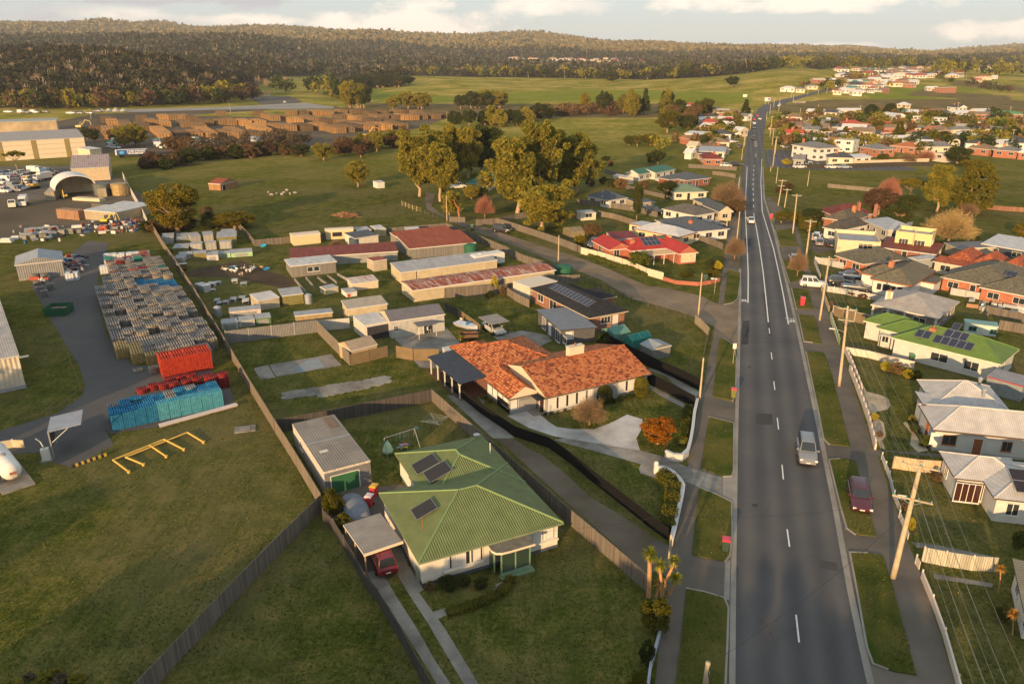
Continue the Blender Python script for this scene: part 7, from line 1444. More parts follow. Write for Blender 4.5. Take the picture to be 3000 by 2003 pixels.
# clothes line, swing set
X,Y=G('R',1213,205); t=thing('clothes_line','rotary clothes line on the back lawn','clothes line',(X,Y,0)); obj('post',MB().tube([(0,0,0),(0,0,1.9)],.04,8),m_dark,t); fr=MB()
for k in range(4):
    a=k*math.pi/2+.4; fr.tube([(0,0,1.6),(math.cos(a)*1.7,math.sin(a)*1.7,2.05)],.018,4); fr.tube([(0,0,2.0),(math.cos(a)*1.7,math.sin(a)*1.7,2.05)],.012,4)
    for r_ in (.6,.9,1.2,1.5,1.7): b1=a+math.pi/2; fr.tube([(math.cos(a)*r_,math.sin(a)*r_,1.95+.05*r_),(math.cos(b1)*r_,math.sin(b1)*r_,1.95+.05*r_)],.008,3)
obj('arms',fr,m_galv,t)
A=Vector((*G('R',795,382),0)); B=Vector((*G('R',1045,300),0)); d=B-A; Ls=d.length; t=thing('swing_set','metal garden swing set with a pale green tent seat','swing set',tuple(A),math.atan2(d.y,d.x))
H=2.2; fr=MB().tube([(0,.0,H),(Ls,0,H+.0)],.03,6)
for x in (0,Ls): 
    for s in (-.8,.8): fr.tube([(x,0,H),(x+(.2 if x else -.1),s,0)],.03,6)
obj('frame',fr,m_galv,t); obj('hoop',MB().tube([(Ls+.25+.25*math.cos(k*.63),.25*math.sin(k*.63),H+.02) for k in range(11)],.02,4,cap=False),gloss((.1,.3,.45)),t)
obj('tent_seat',MB().lathe([(.55,.35),(.62,.6),(.35,1.3),(.05,1.75),(.01,1.9)],14,c=(.35,0)),plain((.42,.55,.36),.85,0,.05),t)
for x in (1.7,2.2,2.8): q=MB(); [q.tube([(x+s,0,H),(x+s,0,.5)],.008,3) for s in (-.2,.2)]; q.box(x-.22,-.1,.45,x+.22,.1,.5); obj('swing',q,gloss((.08,.25,.4)),t)
X,Y=G('R',950,328); t=thing('toy_bench','small pink, yellow and blue plastic toy bench by the swings','toy',(X,Y,0),.3); obj('seat',MB().box(-.45,-.3,.3,.45,.0,.36),gloss((.65,.45,.03)),t); obj('top',MB().box(-.45,.0,.5,.45,.3,.56),gloss((.6,.15,.2)),t); obj('frame',MB().box(-.4,-.3,0,-.3,.3,.3).box(.3,-.3,0,.4,.3,.3).box(-.4,.1,.3,.4,.2,.5),gloss((.03,.3,.4)),t)
# outdoor furniture in the court
def chairx(label,c,x,y,m,s=1):
    X,Y=G(c,x,y); t=thing('chair',label,'chair',(X,Y,.03),rng.random()*6); obj('seat',MB().box(-.22,-.22,.4,.22,.22,.44),m,t); obj('backrest',MB().box(-.22,.2,.44,.22,.25,.85),m,t)
    for a in(-.19,.17):
        for b_ in (-.2,.2): obj('leg',MB().box(a,b_-.02,0,a+.03,b_+.02,.4),m,t)
    t.scale=(1.3*s,)*3
chairx('white plastic chair by the tan fence','M',325,170,m_white); chairx('white chair on the concrete court','M',20,250,m_white); chairx('white chair near the workshop awning','F',1780,1450,m_white)
# duck yard: geese, tubs
def goose(c,x,y,k,lb='white goose in the bare poultry yard'):
    X,Y=G(c,x,y); t=thing('goose',lb,'goose',(X,Y,.03),rng.random()*6.28,'geese in the poultry yard',True); b_=MB(); pts=[(-.38,0,.42),(-.22,0,.38),(0,0,.36),(.18,0,.4),(.27,0,.5),(.30,0,.68),(.34,0,.74),(.46,0,.72)]; b_.tube(pts,[.03,.13,.19,.14,.07,.045,.055,.015],8); b_.tube([(0,.06,0),(0,.06,.25)],.02,4); b_.tube([(0,-.06,0),(0,-.06,.25)],.02,4); obj('body',b_,m_white if k else plain((.3,.2,.12),.8),t,smooth=True); obj('beak',MB().box(.44,-.02,.69,.53,.02,.73),YL,t); t.scale=(1.4,)*3
for i,(x,y) in enumerate([(1000,760),(1025,765),(1090,775),(1150,760),(1210,755),(1265,780),(1295,775),(1310,785),(1190,825),(1215,820),(1350,750),(1325,765),(1437,740),(1345,745),(1240,750),(1130,785)]): goose('E',x,y,i%4)
for c,x,y,r_,m,lb in [('E',1110,725,.8,gloss((.08,.2,.3)),'blue-green plastic tub with white birds around'),('E',1490,745,.7,gloss((.03,.22,.5)),'bright blue tub at the edge of the bare yard'),('E',1455,478,.75,gloss((.03,.42,.6)),'light blue paddling pool by the cabin lawn'),('F',885,455,1,gloss((.12,.16,.18)),'grey-blue tub')][:3]:
    X,Y=G(c,x,y); t=thing('tub',lb,'tub',(X,Y,0)); obj('shell',MB().lathe([(r_*.8,0),(r_,.35),(r_*1.05,.36),(r_*.95,.33),(r_*.75,.1)],16),m,t)
# water tanks and drums
def tank(label,c,x,y,r_,h,m,flat=False):
    X,Y=G(c,x,y); t=thing('water_tank',label,'tank',(X,Y,0)); b_=MB(); pr=[(r_,0)]
    for k in range(12): pr+=[(r_*(1.02 if k%2 else 1),h*(k+.5)/12)]
    b_.lathe(pr+[(r_,h)],20); obj('body',b_,m,t); obj('lid',MB().lathe([(r_*1.02,h),(r_*.6,h+.18),(r_*.2,h+.3),(.02,h+.32)],20),m,t)
GT=plain((.03,.12,.07),.6,0,.1); tank('green water tank at the right end of the twin rust sheds','F',2265,560,1.4,2.1,GT); tank('green water tank at the right end of the longest rust shed','H',1375,795,1.8,1.7,GT); tank('dark blue-grey water tank by the blue skillion shed','F',940,480,1.3,2.0,plain((.06,.09,.12),.6)); tank('grey steel drum tank beside the olive hen house','F',410,1130,.65,1.6,m_galv); tank('grey ribbed drum by the open-fronted hen run','E',938,1275,.65,1.6,m_galv)
for x,lb in ((1020,'green tarpaulin covered tank beside the arch shelter'),(1190,'rusty steel silo tank beside the arch shelter')): X,Y=G('D',x,400); tank(lb,'D',x,405,2.6,3.6,plain((.12,.13,.12),.5) if x<1100 else plain((.35,.25,.12),.5,.2,.3))
X,Y=G('E',525,755); t=thing('barrel','rusty barrel lying under a small tin roof by the boundary fence','barrel',(X,Y,0),.5); obj('drum',MB().tube([(-.8,0,.7),(.8,0,.7)],.65,14),plain((.20,.09,.05),.8,0,.3),t); obj('roof',MB().box(-1,-.9,1.5,1,.6,1.56),m_galvr,t); [obj('post',MB().box(x,y,0,x+.06,y+.06,1.5),m_post,t) for x in(-.95,.9) for y in(-.85,.5)]
# gas tank, tanker shelter, guard, yellow frames
A=Vector((*G('Q',92,432),0)); _e=Vector((*G('Q',-75,205),0))-A; t=thing('gas_tank','long white gas tank on a concrete pad at the left edge','gas tank',(A.x,A.y,0),math.atan2(_e.y,_e.x)); 
tk=MB(); n=14; prf=[(-.0,.05),(.08,.45),(.25,.75),(.55,.95),(.9,1.0),(7,1.0)]
tk.tube([(x,0,1.45) for x,_ in prf],[r_ for _,r_ in prf],n); obj('vessel',tk,plain((.72,.68,.62),.45,0,.04),t,smooth=True); obj('pad',MB().box(-1.2,-1.5,0,8,1.5,.18),m_conc,t)
for x in (1.6,5.6): obj('saddle',MB().box(x-.2,-.8,.18,x+.2,.8,.75),m_conc,t)
obj('hatch',MB().lathe([(.25,2.44),(.25,2.6),(.02,2.62)],10,c=(3,0)),m_galv,t)
obj('warning_label',MB().box(-.03,-.35,1.3,.0,.3,1.6),plain((.45,.16,.12),.6,0,.5,9),t); obj('data_plate',MB().box(-.04,-.3,.95,.0,.15,1.22),plain((.6,.5,.35),.6),t)
a,rz,W,D=frame('Q',(270,132),(467,98),(207,60),3.2); t=thing('tank_shelter','tall canopy with a flat grey roof over the tanker stand','shelter',(a.x,a.y,0),rz)
obj('roof',MB().add([(0,0,3.2),(W,0,3.5),(W,D,3.5),(0,D,3.2),(0,0,3.3),(W,0,3.6),(W,D,3.6),(0,D,3.3)],[(0,3,2,1),(4,5,6,7),(0,1,5,4),(1,2,6,5),(2,3,7,6),(3,0,4,7)]),corr((.28,.31,.36),.4,st=.3),t); obj('post',MB().box(0,.0,0,.15,.15,3.2),m_galv,t); obj('post',MB().box(0,D-.2,0,.15,D-.05,3.2),m_galv,t); obj('side_sheet',MB().box(.03,.16,1.0,.09,D-.21,3.18),corr((.10,.085,.06),.3),t); obj('beam',MB().tube([(.1,.1,1.8),(W*.6,.1,3.3)],.05,5),m_galv,t)
X,Y=G('Q',270,290); t=thing('gas_pump','grey and white filling pump under the canopy','pump',(X,Y,0),.4); obj('cabinet',MB().box(-.4,-.3,0,.4,.3,1.5),m_white,t); obj('pipe',MB().tube([(0,0,1.5),(-.3,.4,2.2),(-.8,1.0,2.4)],.07,6),m_galv,t); obj('base',MB().box(-.6,-.5,0,.6,.5,.12),m_conc,t)
A=Vector((*G('Q',415,330),0)); B=Vector((*G('Q',610,262),0)); d=B-A; t=thing('barrier_kerb','yellow and black striped barrier kerb at the asphalt edge','barrier',tuple(A),math.atan2(d.y,d.x)); n=12
for q,nm_,m in ((0,'black_blocks',m_dark),(1,'yellow_blocks',plain((.55,.36,.06),.7))):
    mb=MB(); [mb.box(d.length*k/n,-.12,0,d.length*(k+1)/n,.12,.3) for k in range(n) if k%2==q]; obj(nm_,mb,m,t)
m_yel=plain((.62,.40,.10),.6,0,.1)
def yframe(label,p,q,legs):
    A,B=Vector((*G('Q',*p),.25)),Vector((*G('Q',*q),.25)); t=thing('yellow_frame',label,'metal frame',(A.x,A.y,0)); fr=MB().tube([(0,0,.25),tuple(B-A+Vector((0,0,.25)))],.10,7)
    for l0,l1 in legs: a,b_=Vector((*G('Q',*l0),0))-Vector((A.x,A.y,0)),Vector((*G('Q',*l1),0))-Vector((A.x,A.y,0)); fr.tube([tuple(a+Vector((0,0,.25))),tuple(b_+Vector((0,0,.12)))],.10,7); fr.tube([tuple(b_+Vector((0,0,.0))),tuple(b_+Vector((0,0,.25)))],.18,8)
    obj('tubes',fr,m_yel,t)
yframe('yellow pipe frame lying on the grass, left piece',(648,298),(940,180),[((648,298),(738,360)),((860,215),(952,272))]); yframe('yellow pipe frame lying on the grass, right piece',(720,282),(1073,140),[((1073,140),(1165,190)),((940,180),(1052,232)),((720,282),(822,318))])
X,Y=G('Q',1402,112); t=thing('pit_cover','concrete pit cover in the grass by the boundary fence','pit cover',(X,Y,0),.3); obj('slab',MB().box(-1.2,-.8,0,1.2,.8,.12),m_conc,t); obj('lid',MB().box(-.6,-.4,.12,.6,.4,.16),plain((.25,.23,.2),.8),t)
A=Vector((*G('K',1570,1520),0)); B=Vector((*G('K',2330,1310),0)); d=B-A; t=thing('white_beam','long white steel beam lying behind the blue pallets','beam',tuple(A),math.atan2(d.y,d.x)); obj('flange',MB().box(0,0,.3,d.length,.75,.38),plain((.62,.54,.50),.6,0,.08),t); obj('web',MB().box(0,.3,0,d.length,.45,.3),plain((.4,.35,.32),.7),t)
# skip bin with timber
X,Y=G('K',560,410); t=thing('skip_bin','open green skip bin at the yard edge','skip bin',(X,Y,0),R(8)); sk=MB(); 
for a in ((-2.9,-1.1,0,2.9,-1.0,1.7),(-2.9,4.2,0,2.9,4.3,1.7),(-2.9,-1,0,-2.8,4.2,1.7),(2.8,-1,0,2.9,4.2,1.7),(-2.8,-1,0,2.8,4.2,.1)): sk.box(*a)
for k in range(6): sk.box(-2.8+k*1.1,-1.18,.1,-2.7+k*1.1,-1.1,1.6)
t.scale=(.62,.62,.85)
obj('body',sk,plain((.02,.11,.055),.6,0,.15),t); obj('contents',MB().box(-2.7,.5,.1,2.0,4.1,.9),paling((.35,.2,.16)),t)
# ---------------- pallets ----------------
def pallet_mb(m=0):
    p=MB()
    for k in range(5): x=-.53+k*.265; p.box(x-.07,-.6,.105,x+.07,.6,.14)
    for y in (-.55,.55): p.box(-.6,y-.05,.085,.6,y+.05,.104)
    for k in (-1,0,1): p.box(k*.46-.05,-.45,.03,k*.46+.05,.45,.084)
    for y in (-.55,0,.55): p.box(-.6,y-.06,0,.6,y+.06,.03)
    return p
PM={}
def wood(c): return plain(c,.85,0,.3,2.5)
W_BLUE=wood((.03,.20,.38)); W_LB=wood((.10,.38,.48)); W_RED=wood((.48,.055,.03)); W_DR=wood((.26,.035,.035)); W_PAL=wood((.25,.235,.22)); W_PAL2=wood((.33,.28,.22)); W_YEL=wood((.42,.30,.13)); W_GRN=wood((.05,.30,.22))
count=[0]
def stack(X,Y,rz,n,m,label,cat='pallet',group=None,ph=.145,s=1.0):
    me=PM.get('p')
    if me is None: o=obj('pallet',pallet_mb(),[m]); me=PM['p']=o.data; bpy.data.objects.remove(o)
    for k in range(n):
        o=bpy.data.objects.new('pallet',me); COL.objects.link(o); o.location=(X+rng.uniform(-.02,.02),Y+rng.uniform(-.02,.02),.03+k*ph*s); o.rotation_euler.z=rz+rng.uniform(-.008,.008); o.scale=(s,s,s); setmat(o,m); tag(o,label,cat,group,True); count[0]+=1
SV,SF,SM=[],[],[]
base=pallet_mb(); bv=np.array(base.v); bf=np.array(base.f)
# the pallets of a stack that cannot be told apart are one stuff object, faces of hidden decks left out
def stuffstack(X,Y,rz,n,mi,s=1.0,ph=.145):
    c_,s_=math.cos(rz),math.sin(rz)
    for k in range(n):
        v=bv*(1.0 if k==n-1 else 1.0)*s; jx,jy=rng.uniform(-.025,.025),rng.uniform(-.025,.025); r2=rng.uniform(-.012,.012); c2,s2=math.cos(rz+r2),math.sin(rz+r2)
        x=v[:,0]*c2-v[:,1]*s2+X+jx; y=v[:,0]*s2+v[:,1]*c2+Y+jy; z=v[:,2]+.03+k*ph*s
        o_=sum(len(a) for a in SV); SV.append(np.stack([x,y,z],1)); SF.append(bf+o_); SM.append(np.full(len(bf),mi if rng.random()>.12 else (mi if mi>1 else 2)))
A,B=Vector(G('K',1105,1548)),Vector(G('K',2195,1305)); d=B-A; n=10; u=d.normalized(); vv=Vector((-u.y,u.x)); rz=math.atan2(u.y,u.x); st=d.length/n; ps=st/1.27
for i in range(n):
    p=A+u*st*(i+.5)+vv*.65*ps; stack(p.x,p.y,rz,15,W_BLUE if i<4 else W_LB,'blue pallet in the front row of tall blue stacks' if i<4 else 'light blue pallet in the sunlit front row of stacks',group='pallets in the front blue stacks',s=ps)
for j,(k0,nn) in enumerate([(0,15),(0,15)],1):
    for i in range(n):
        p=A+u*st*(i+.5)+vv*(.65+1.35*j)*ps; stuffstack(p.x,p.y,rz,16-rng.randint(0,2),0,ps)
A2,B2=Vector(G('K',1590,1030)),Vector(G('K',2085,935)); d=B2-A2; u=d.normalized(); vv=Vector((-u.y,u.x)); rz2=math.atan2(u.y,u.x); n2=4; st2=d.length/n2; pg=st2/1.22; print('pallet scale',ps,pg)
for i in range(n2): 
    p=A2+u*st2*(i+.5)+vv*.7; stack(p.x,p.y,rz2,14,W_RED,'bright red pallet in the sunlit front red stacks',group='pallets in the front red stacks',s=pg)
    p=p+vv*1.25*pg; stuffstack(p.x,p.y,rz2,14,1,pg)
A3,B3=Vector(G('K',1610,1080)),Vector(G('K',2240,1120)); 
for x,y,n_,m in [(1390,1165,4,3),(1500,1135,5,3),(1600,1125,5,3),(1700,1110,5,3),(1830,1100,6,3),(1930,1085,7,3),(2040,1070,8,3),(2100,1120,12,3),(2195,1110,14,3),(1660,1060,4,3),(1770,1045,5,3),(1870,1030,5,3),(1350,960,2,4),(1510,970,6,4)]:
    X,Y=G('K',x,y); stuffstack(X,Y,rz2+rng.uniform(-.05,.05),n_,m,ps)
# big field of grey pallets: rows across the yard polygon
corners=['K',(1370,905),(2110,870),(2010,500),(1830,300),(1700,60),(1480,-130),(1020,-60),(1050,120),(960,300),(990,480),(1120,720),(1240,860)]
PP=P_(corners); x0=min(p[0] for p in PP); x1=max(p[0] for p in PP); y0=min(p[1] for p in PP); y1=max(p[1] for p in PP)
cr,sr=math.cos(rz2),math.sin(rz2); yel=[]
for i in range(-40,60):
    for j in range(-10,70):
        gx,gy=i*1.24*pg,j*1.27*pg; X=PP[0][0]+gx*cr-gy*sr; Y=PP[0][1]+gx*sr+gy*cr
        if not inside(np.array([X]),np.array([Y]),PP)[0]: continue
        edge=(j+i*3)%5; far_=Y>Vector(G('K',1300,100)).y
        hgt_=rng.randint(9,11)-(2 if rng.random()<.15 else 0)
        if Y<PP[0][1]+5.5 and X<PP[0][0]+7.5 and len(yel)<6: yel.append(1); stack(X,Y,rz2,8,W_YEL,'yellowish timber pallet in the sunlit front of the grey stacks',group='pallets in the sunlit timber stacks',s=pg); continue
        mi=2 if rng.random()<.78 else 4
        _px,_py=proj(X,Y,0)
        if 835<_py<862 and _px>395: stuffstack(X,Y,rz2,7,0,pg); continue
        if far_ and rng.random()<.3: mi=rng.choice([5,6,3,2])
        if Y>y1-9 and rng.random()<.6: mi=rng.choice([5,6,2])
        if rng.random()<.03: continue
        stuffstack(X,Y,rz2,hgt_ if rng.random()>.04 else 5,mi,pg)
for x,y in ((350,60),(440,60),(370,130),(400,190),(440,230),(500,160)): X,Y=G('K',x,y); stuffstack(X,Y,rz2,8,2,ps)
V_=np.concatenate(SV); F_=np.concatenate(SF); M__=np.concatenate(SM)
me=bpy.data.meshes.new('pallets'); me.vertices.add(len(V_)); me.vertices.foreach_set('co',V_.reshape(-1).astype('f')); me.loops.add(F_.size); me.loops.foreach_set('vertex_index',F_.reshape(-1)); me.polygons.add(len(F_)); me.polygons.foreach_set('loop_start',np.arange(0,F_.size,4)); me.polygons.foreach_set('loop_total',np.full(len(F_),4))
for m in (W_BLUE,W_RED,W_PAL,W_DR,W_PAL2,W_GRN,wood((.36,.13,.10))): me.materials.append(m)
me.polygons.foreach_set('material_index',M__.astype(int)); me.update(calc_edges=True); o=bpy.data.objects.new('pallets',me); COL.objects.link(o); struct(o,'stuff'); o['label']='stacks of weathered grey timber pallets with red and blue ones'; o['category']='pallets'
# white tanks in cages
for k,(x,y) in enumerate([(1080,1120),(1150,1115),(1215,1112),(1270,1108),(1330,1102),(1385,1098),(1450,1095),(1070,1060),(1140,1055),(1200,1052),(1290,1045),(1360,1040),(1440,1035),(1035,1180),(700,1250),(740,1245)]):
    X,Y=G('D',x,y); blue=k in(6,)
    t=thing('cage_tank',('blue' if blue else 'white')+' liquid tank in a metal cage'+(' beside the scrap heap' if x<800 else ' behind the pallet stacks'),'tank',(X,Y,0),.3,'caged liquid tanks'); obj('bottle',MB().box(-.55,-.55,.15,.55,.55,1.25).lathe([(.12,1.25),(.12,1.32),(.01,1.33)],8),plain((.05,.25,.42),.5) if blue else plain((.55,.58,.62),.5,0,.08),t); cg=MB()
    for z in (.15,.5,.85,1.2): 
        for a in ((-.58,-.6,z,.58,-.57,z+.03),(-.58,.57,z,.58,.6,z+.03),(-.6,-.58,z,-.57,.58,z+.03),(.57,-.58,z,.6,.58,z+.03)): cg.box(*a)
    for x_ in (-.57,-.2,.2,.54): cg.box(x_,-.61,.1,x_+.03,-.585,1.25)
    obj('cage',cg,m_galv,t); obj('base',MB().box(-.6,-.6,0,.6,.6,.12),W_PAL,t); t.scale=(1.35,)*3
# scrap heap: many small odd pieces nobody could count
sc=MB(); r2_=random.Random(5)
for (cx_,cy_,n_,sp_) in ((700,1120,140,60),(740,1060,60,50),(1300,690,50,50),(900,740,40,90),(1180,720,60,90),(450,800,40,120),(420,1230,40,40)):
    for k in range(n_):
        X,Y=G('D',cx_+r2_.gauss(0,sp_),cy_+r2_.gauss(0,sp_*.35)); a=r2_.random()*3; l,w_,h_=r2_.uniform(.2,1.8),r2_.uniform(.1,.6),r2_.uniform(.1,.9); ca,sa=math.cos(a),math.sin(a)
        sc.box(-l/2,-w_/2,0,l/2,w_/2,h_,m=r2_.randint(0,5),tf=lambda p:(X+p[0]*ca-p[1]*sa,Y+p[0]*sa+p[1]*ca,p[2]))
o=obj('scrap',sc,[m_galv,W_PAL,m_white,plain((.35,.08,.05),.8),plain((.05,.12,.25),.7),plain((.03,.03,.03),.9)]); struct(o,'stuff'); o['label']='loose scrap timber, metal and drums heaped in the yards'; o['category']='scrap'
sc=MB()
for k in range(70):
    X,Y=G('O',r2_.gauss(2050,150),r2_.gauss(560,60)); a=r2_.random()*3; l,w_,h_=r2_.uniform(.2,2.2),r2_.uniform(.05,.5),r2_.uniform(.1,.8); ca,sa=math.cos(a),math.sin(a); sc.box(-l/2,-w_/2,0,l/2,w_/2,h_,m=r2_.randint(0,3),tf=lambda p:(X+p[0]*ca-p[1]*sa,Y+p[0]*sa+p[1]*ca,p[2]))
o=obj('yard_junk',sc,[m_white,W_PAL,plain((.35,.2,.12),.8),m_galv]); struct(o,'stuff'); o['label']='white and rusty junk scattered in the back yard'; o['category']='junk'
for x0_,y0_,x1_,y1_,hh,mm,lb in [(235,775,580,745,.9,m_galv,'grey steel section stack in the yard, upper long one'),(190,815,560,790,.7,m_galv,'grey steel section stack in the yard, lower long one'),(0,875,110,875,1.0,m_white,'white sheet bundle at the left end of the steel'),(110,850,185,845,.8,m_white,'small white bundle beside the sheet bundle'),(195,848,260,846,.9,m_conc,'concrete block, leftmost in the row'),(290,838,355,835,.9,m_conc,'concrete block, second in the row'),(385,828,455,825,.9,m_conc,'concrete block, third in the row'),(485,815,560,812,.9,m_conc,'concrete block, fourth in the row'),(575,805,638,803,1.3,m_conc,'tall concrete block beside the row'),(660,795,722,792,1.3,m_conc,'tall concrete block near the forklift'),(738,785,798,782,.9,m_conc,'small concrete block near the forklift'),(965,760,1055,758,1.2,plain((.4,.12,.06),.8),'rust red steel stack near the yard edge'),(1080,752,1340,715,.5,W_PAL,'pale plank stack near the yard edge'),(705,735,805,728,.6,m_white,'white panel stack in the yard')]:
    A=Vector((*G('D',x0_,y0_),0)); B=Vector((*G('D',x1_,y1_),0)); d=B-A; t=thing('material_stack',lb,'stack',tuple(A),math.atan2(d.y,d.x)); 
    for k in range(3 if 'steel' in lb or 'plank' in lb else 1): obj('layer',MB().box(.1*k,.05*k,hh*k/3 if 'steel' in lb or 'plank' in lb else 0,d.length-.15*k,1.3-.1*k,hh*(k+.8)/3 if 'steel' in lb or 'plank' in lb else hh),mm,t)
# sheep in the paddock
for i,(x,y) in enumerate([(1905,400),(2410,395),(2480,392),(2560,388)]): pass
for i,(x,y) in enumerate([(893,150*0+575),(905,570),(935,577),(960,574),(1010,571),(1045,574),(825,566),(870,563)]):
    X,Y=G('X',x*.92-20,y*1.0-3) if 0 else G('X',[795,812,826,833,850,864,787,841][i],[575,572,574,569,572,570,568,562][i]); t=thing('sheep','white sheep grazing on the paddock near the rustic shed','sheep',(X,Y,0),i*1.3,'sheep in the paddock',True)
    bm_s=MB(); bm_s.tube([(-.62,0,.72),(-.5,0,.74),(-.15,0,.72),(.25,0,.74),(.5,0,.80),(.66,0,.72),(.78,0,.52),(.88,0,.40)],[.12,.30,.36,.33,.24,.16,.12,.07],8)
    for a in (-.38,.36):
        for b__ in (-.14,.14): bm_s.tube([(a,b__,.6),(a+.03,b__,.3),(a,b__,0)],[.08,.05,.045],5)
    obj('body',bm_s,plain((.36,.33,.27),.95),t,smooth=True); t.scale=(.85,)*3
# brush pile in the paddock, pieces of timber too many to count
sc=MB(); X0,Y0=G('F',840,130)
for k in range(160):
    a=r2_.random()*6.3; r_=r2_.random()**.6*2.9; x,y=X0+math.cos(a)*r_,Y0+math.sin(a)*r_*.8; z=max(.1,1.3*(1-r_/3.2))*r2_.random(); b_=r2_.random()*6.3; l=r2_.uniform(.8,2.2); sc.tube([(x,y,z),(x+math.cos(b_)*l,y+math.sin(b_)*l,max(.05,z+r2_.uniform(-.3,.4)))],r2_.uniform(.03,.09),4)
o=obj('brush_pile',sc,plain((.33,.17,.09),.9,0,.4,2)); struct(o,'stuff'); o['label']='heap of cut branches in the middle of the paddock'; o['category']='brush pile'
# ---------------- timber yard ----------------
b=NB('sawn_timber'); uv=b.uv(); sp=b.new('ShaderNodeSeparateXYZ'); b.l(uv,sp.inputs[0]); f1=b.math('FRACT',b.math('DIVIDE',sp.outputs[0],1.6)); f2=b.math('FRACT',b.math('DIVIDE',sp.outputs[1],.75)); o_=b.new('ShaderNodeObjectInfo')
c1=b.ramp(b.math('ADD',b.math('MULTIPLY',o_.outputs['Random'],.7),b.math('MULTIPLY',b.noise(b.geo(),.4,4),.4)),[(.2,(.13,.09,.055)),(.5,(.23,.15,.078)),(.8,(.38,.22,.095)),(1,(.62,.34,.13))])
b.col(b.mix(b.math('MAXIMUM',b.math('LESS_THAN',f1,.16),b.math('LESS_THAN',f2,.14)),c1,(.05,.035,.025))); b.rough(.9); m_timb=b.mt
TS={}
def timber(x,y,ln,w=6.2,h=3.4,az=-50,c='A'):
    X,Y=G(c,x,y); k=(round(ln),)
    if k not in TS:
        mb=MB(); q=0; r3=random.Random(int(ln))
        for j in range(int(ln/1.9)):
            hh=h-(.0 if r3.random()>.3 else .5)-.05*(j%2); mb.box(-w/2,j*1.9,0,w/2,j*1.9+1.65,hh)
        for s in (-1,1): mb.box(s*w*.3-.1,0,-.0,s*w*.3+.1,ln*.95,.2)
        me=obj('timber_stack',mb,[m_timb]); TS[k]=me.data; o=me
    else: o=bpy.data.objects.new('timber_stack',TS[k]); COL.objects.link(o)
    o.location=(X,Y,T(X,Y)+.05); o.rotation_euler.z=R(az*-1) if 0 else R(-az); tag(o,'long block of stacked sawn timber','timber stack','timber stacks in the yard'); return o
TB=[(660,915,14),(770,960,60),(780,870,24),(740,850,24),(890,905,50),(975,890,24),(1000,905,20),(1150,965,60),(1050,870,22),(1145,880,26),(1130,830,18),(980,835,12),(1200,830,20),(1265,830,16),(1260,960,24),(1360,960,26),(1460,955,40),(1290,880,26),(1390,900,26),(1330,840,16),(1440,870,30),(1520,865,18),(1530,800,10),(1560,945,18),(1600,865,22),(1670,955,40),(1700,870,22),(1770,955,18),(1840,930,46),(1800,870,22),(1790,800,14),(1900,835,36),(1950,905,30),(1960,830,18),(2010,905,20),(2020,800,12),(2060,860,22),(2120,905,30),(2180,850,36),(2100,800,14),(2240,900,30),(2200,800,22),(2280,860,24),(2330,920,18),(2330,860,20),(2270,800,18)]
for x,y,l in TB: timber(x,y,l,az=-29)
TB2=[(0,920,24),(60,915,28),(50,870,26),(130,905,34),(200,905,30),(150,880,20),(170,840,24),(110,835,24),(30,830,20),(250,900,20),(320,900,26),(250,860,20),(300,830,22),(350,860,22),(430,890,30),(400,830,20),(450,830,22),(510,830,20),(570,825,18),(660,822,30),(730,815,14),(220,800,14),(290,795,12),(100,790,10),(160,790,12),(400,790,12),(460,790,12),(540,795,12),(20,790,14)]
for x,y,l in TB2: timber(x,y,l,c='B',az=-33)
# gravel heaps at the back
for x,y,w_ in ((660,768,40),(700,768,40),(750,768,46),(800,768,60),(850,768,50),(1500,660,60),(1560,655,50),(1960,708,30)):
    X,Y=G('A',x,y); rr=w_/2.349/2/(FPX/Y); t=thing('gravel_heap','conical heap of grey gravel behind the yard','gravel heap',(X,Y,T(X,Y)),0,'gravel heaps',True); obj('heap',MB().lathe([(rr*1.1,-.5),(rr*.9,.3),(rr*.5,rr*.45),(rr*.15,rr*.72),(.05,rr*.78)],16),m_gravel,t)
# ---------------- cars ----------------
WC=(.62,.61,.59); SC=(.20,.21,.22); DK=(.025,.028,.035); MR=(.075,.012,.02); RD=(.16,.009,.013); BL=(.04,.08,.16)
car('suv',SC,'silver car driving towards the viewer on the near road','V',1848,1046,196,1.13); car('wagon',MR,'dark maroon wagon parked on the right verge','P',450,1440,197,1.13); car('suv',WC,'white four-wheel drive parked across the right verge','N',1895,142,105,1.1); car('hatch',DK,'black hatchback beside the white house drive','O',235,322,105,1.1); car('sedan',BL,'pale blue car behind the black hatchback','O',375,255,110,1.1); car('ute',(.06,.065,.075),'dark pickup with a timber load by the white house','O',420,400,112,1.1)
car('suv',RD,'dark red car reversed under the carport','R',765,1275,-24,1.05); car('sedan',SC,'silver sedan in the drive of the slate-blue roofed house','I',1350,885,105,1.05); car('sedan',WC,'white sedan driving away on the middle road','I',1673,845,12,1.05); car('suv',DK,'dark four-wheel drive parked beside the gravel lane','H',665,312,112,1.05); car('suv',(.07,.08,.09),'grey four-wheel drive beside the golden round shrub','H',1712,475,200,1.05); car('sedan',(.45,.45,.44),'pale sedan under the open fawn carport','H',575,1455,150,1.1)
car('hatch',SC,'silver hatchback on the right verge behind the bare tree','J',85,1225,16,1.1); car('suv',WC,'white car in the small walled car park, farther','J',305,1015,25,1.1); car('wagon',SC,'silver car in the small walled car park, nearer','J',335,1060,20,1.1); car('hatch',DK,'black car in the small walled car park','J',450,1075,20,1.1)
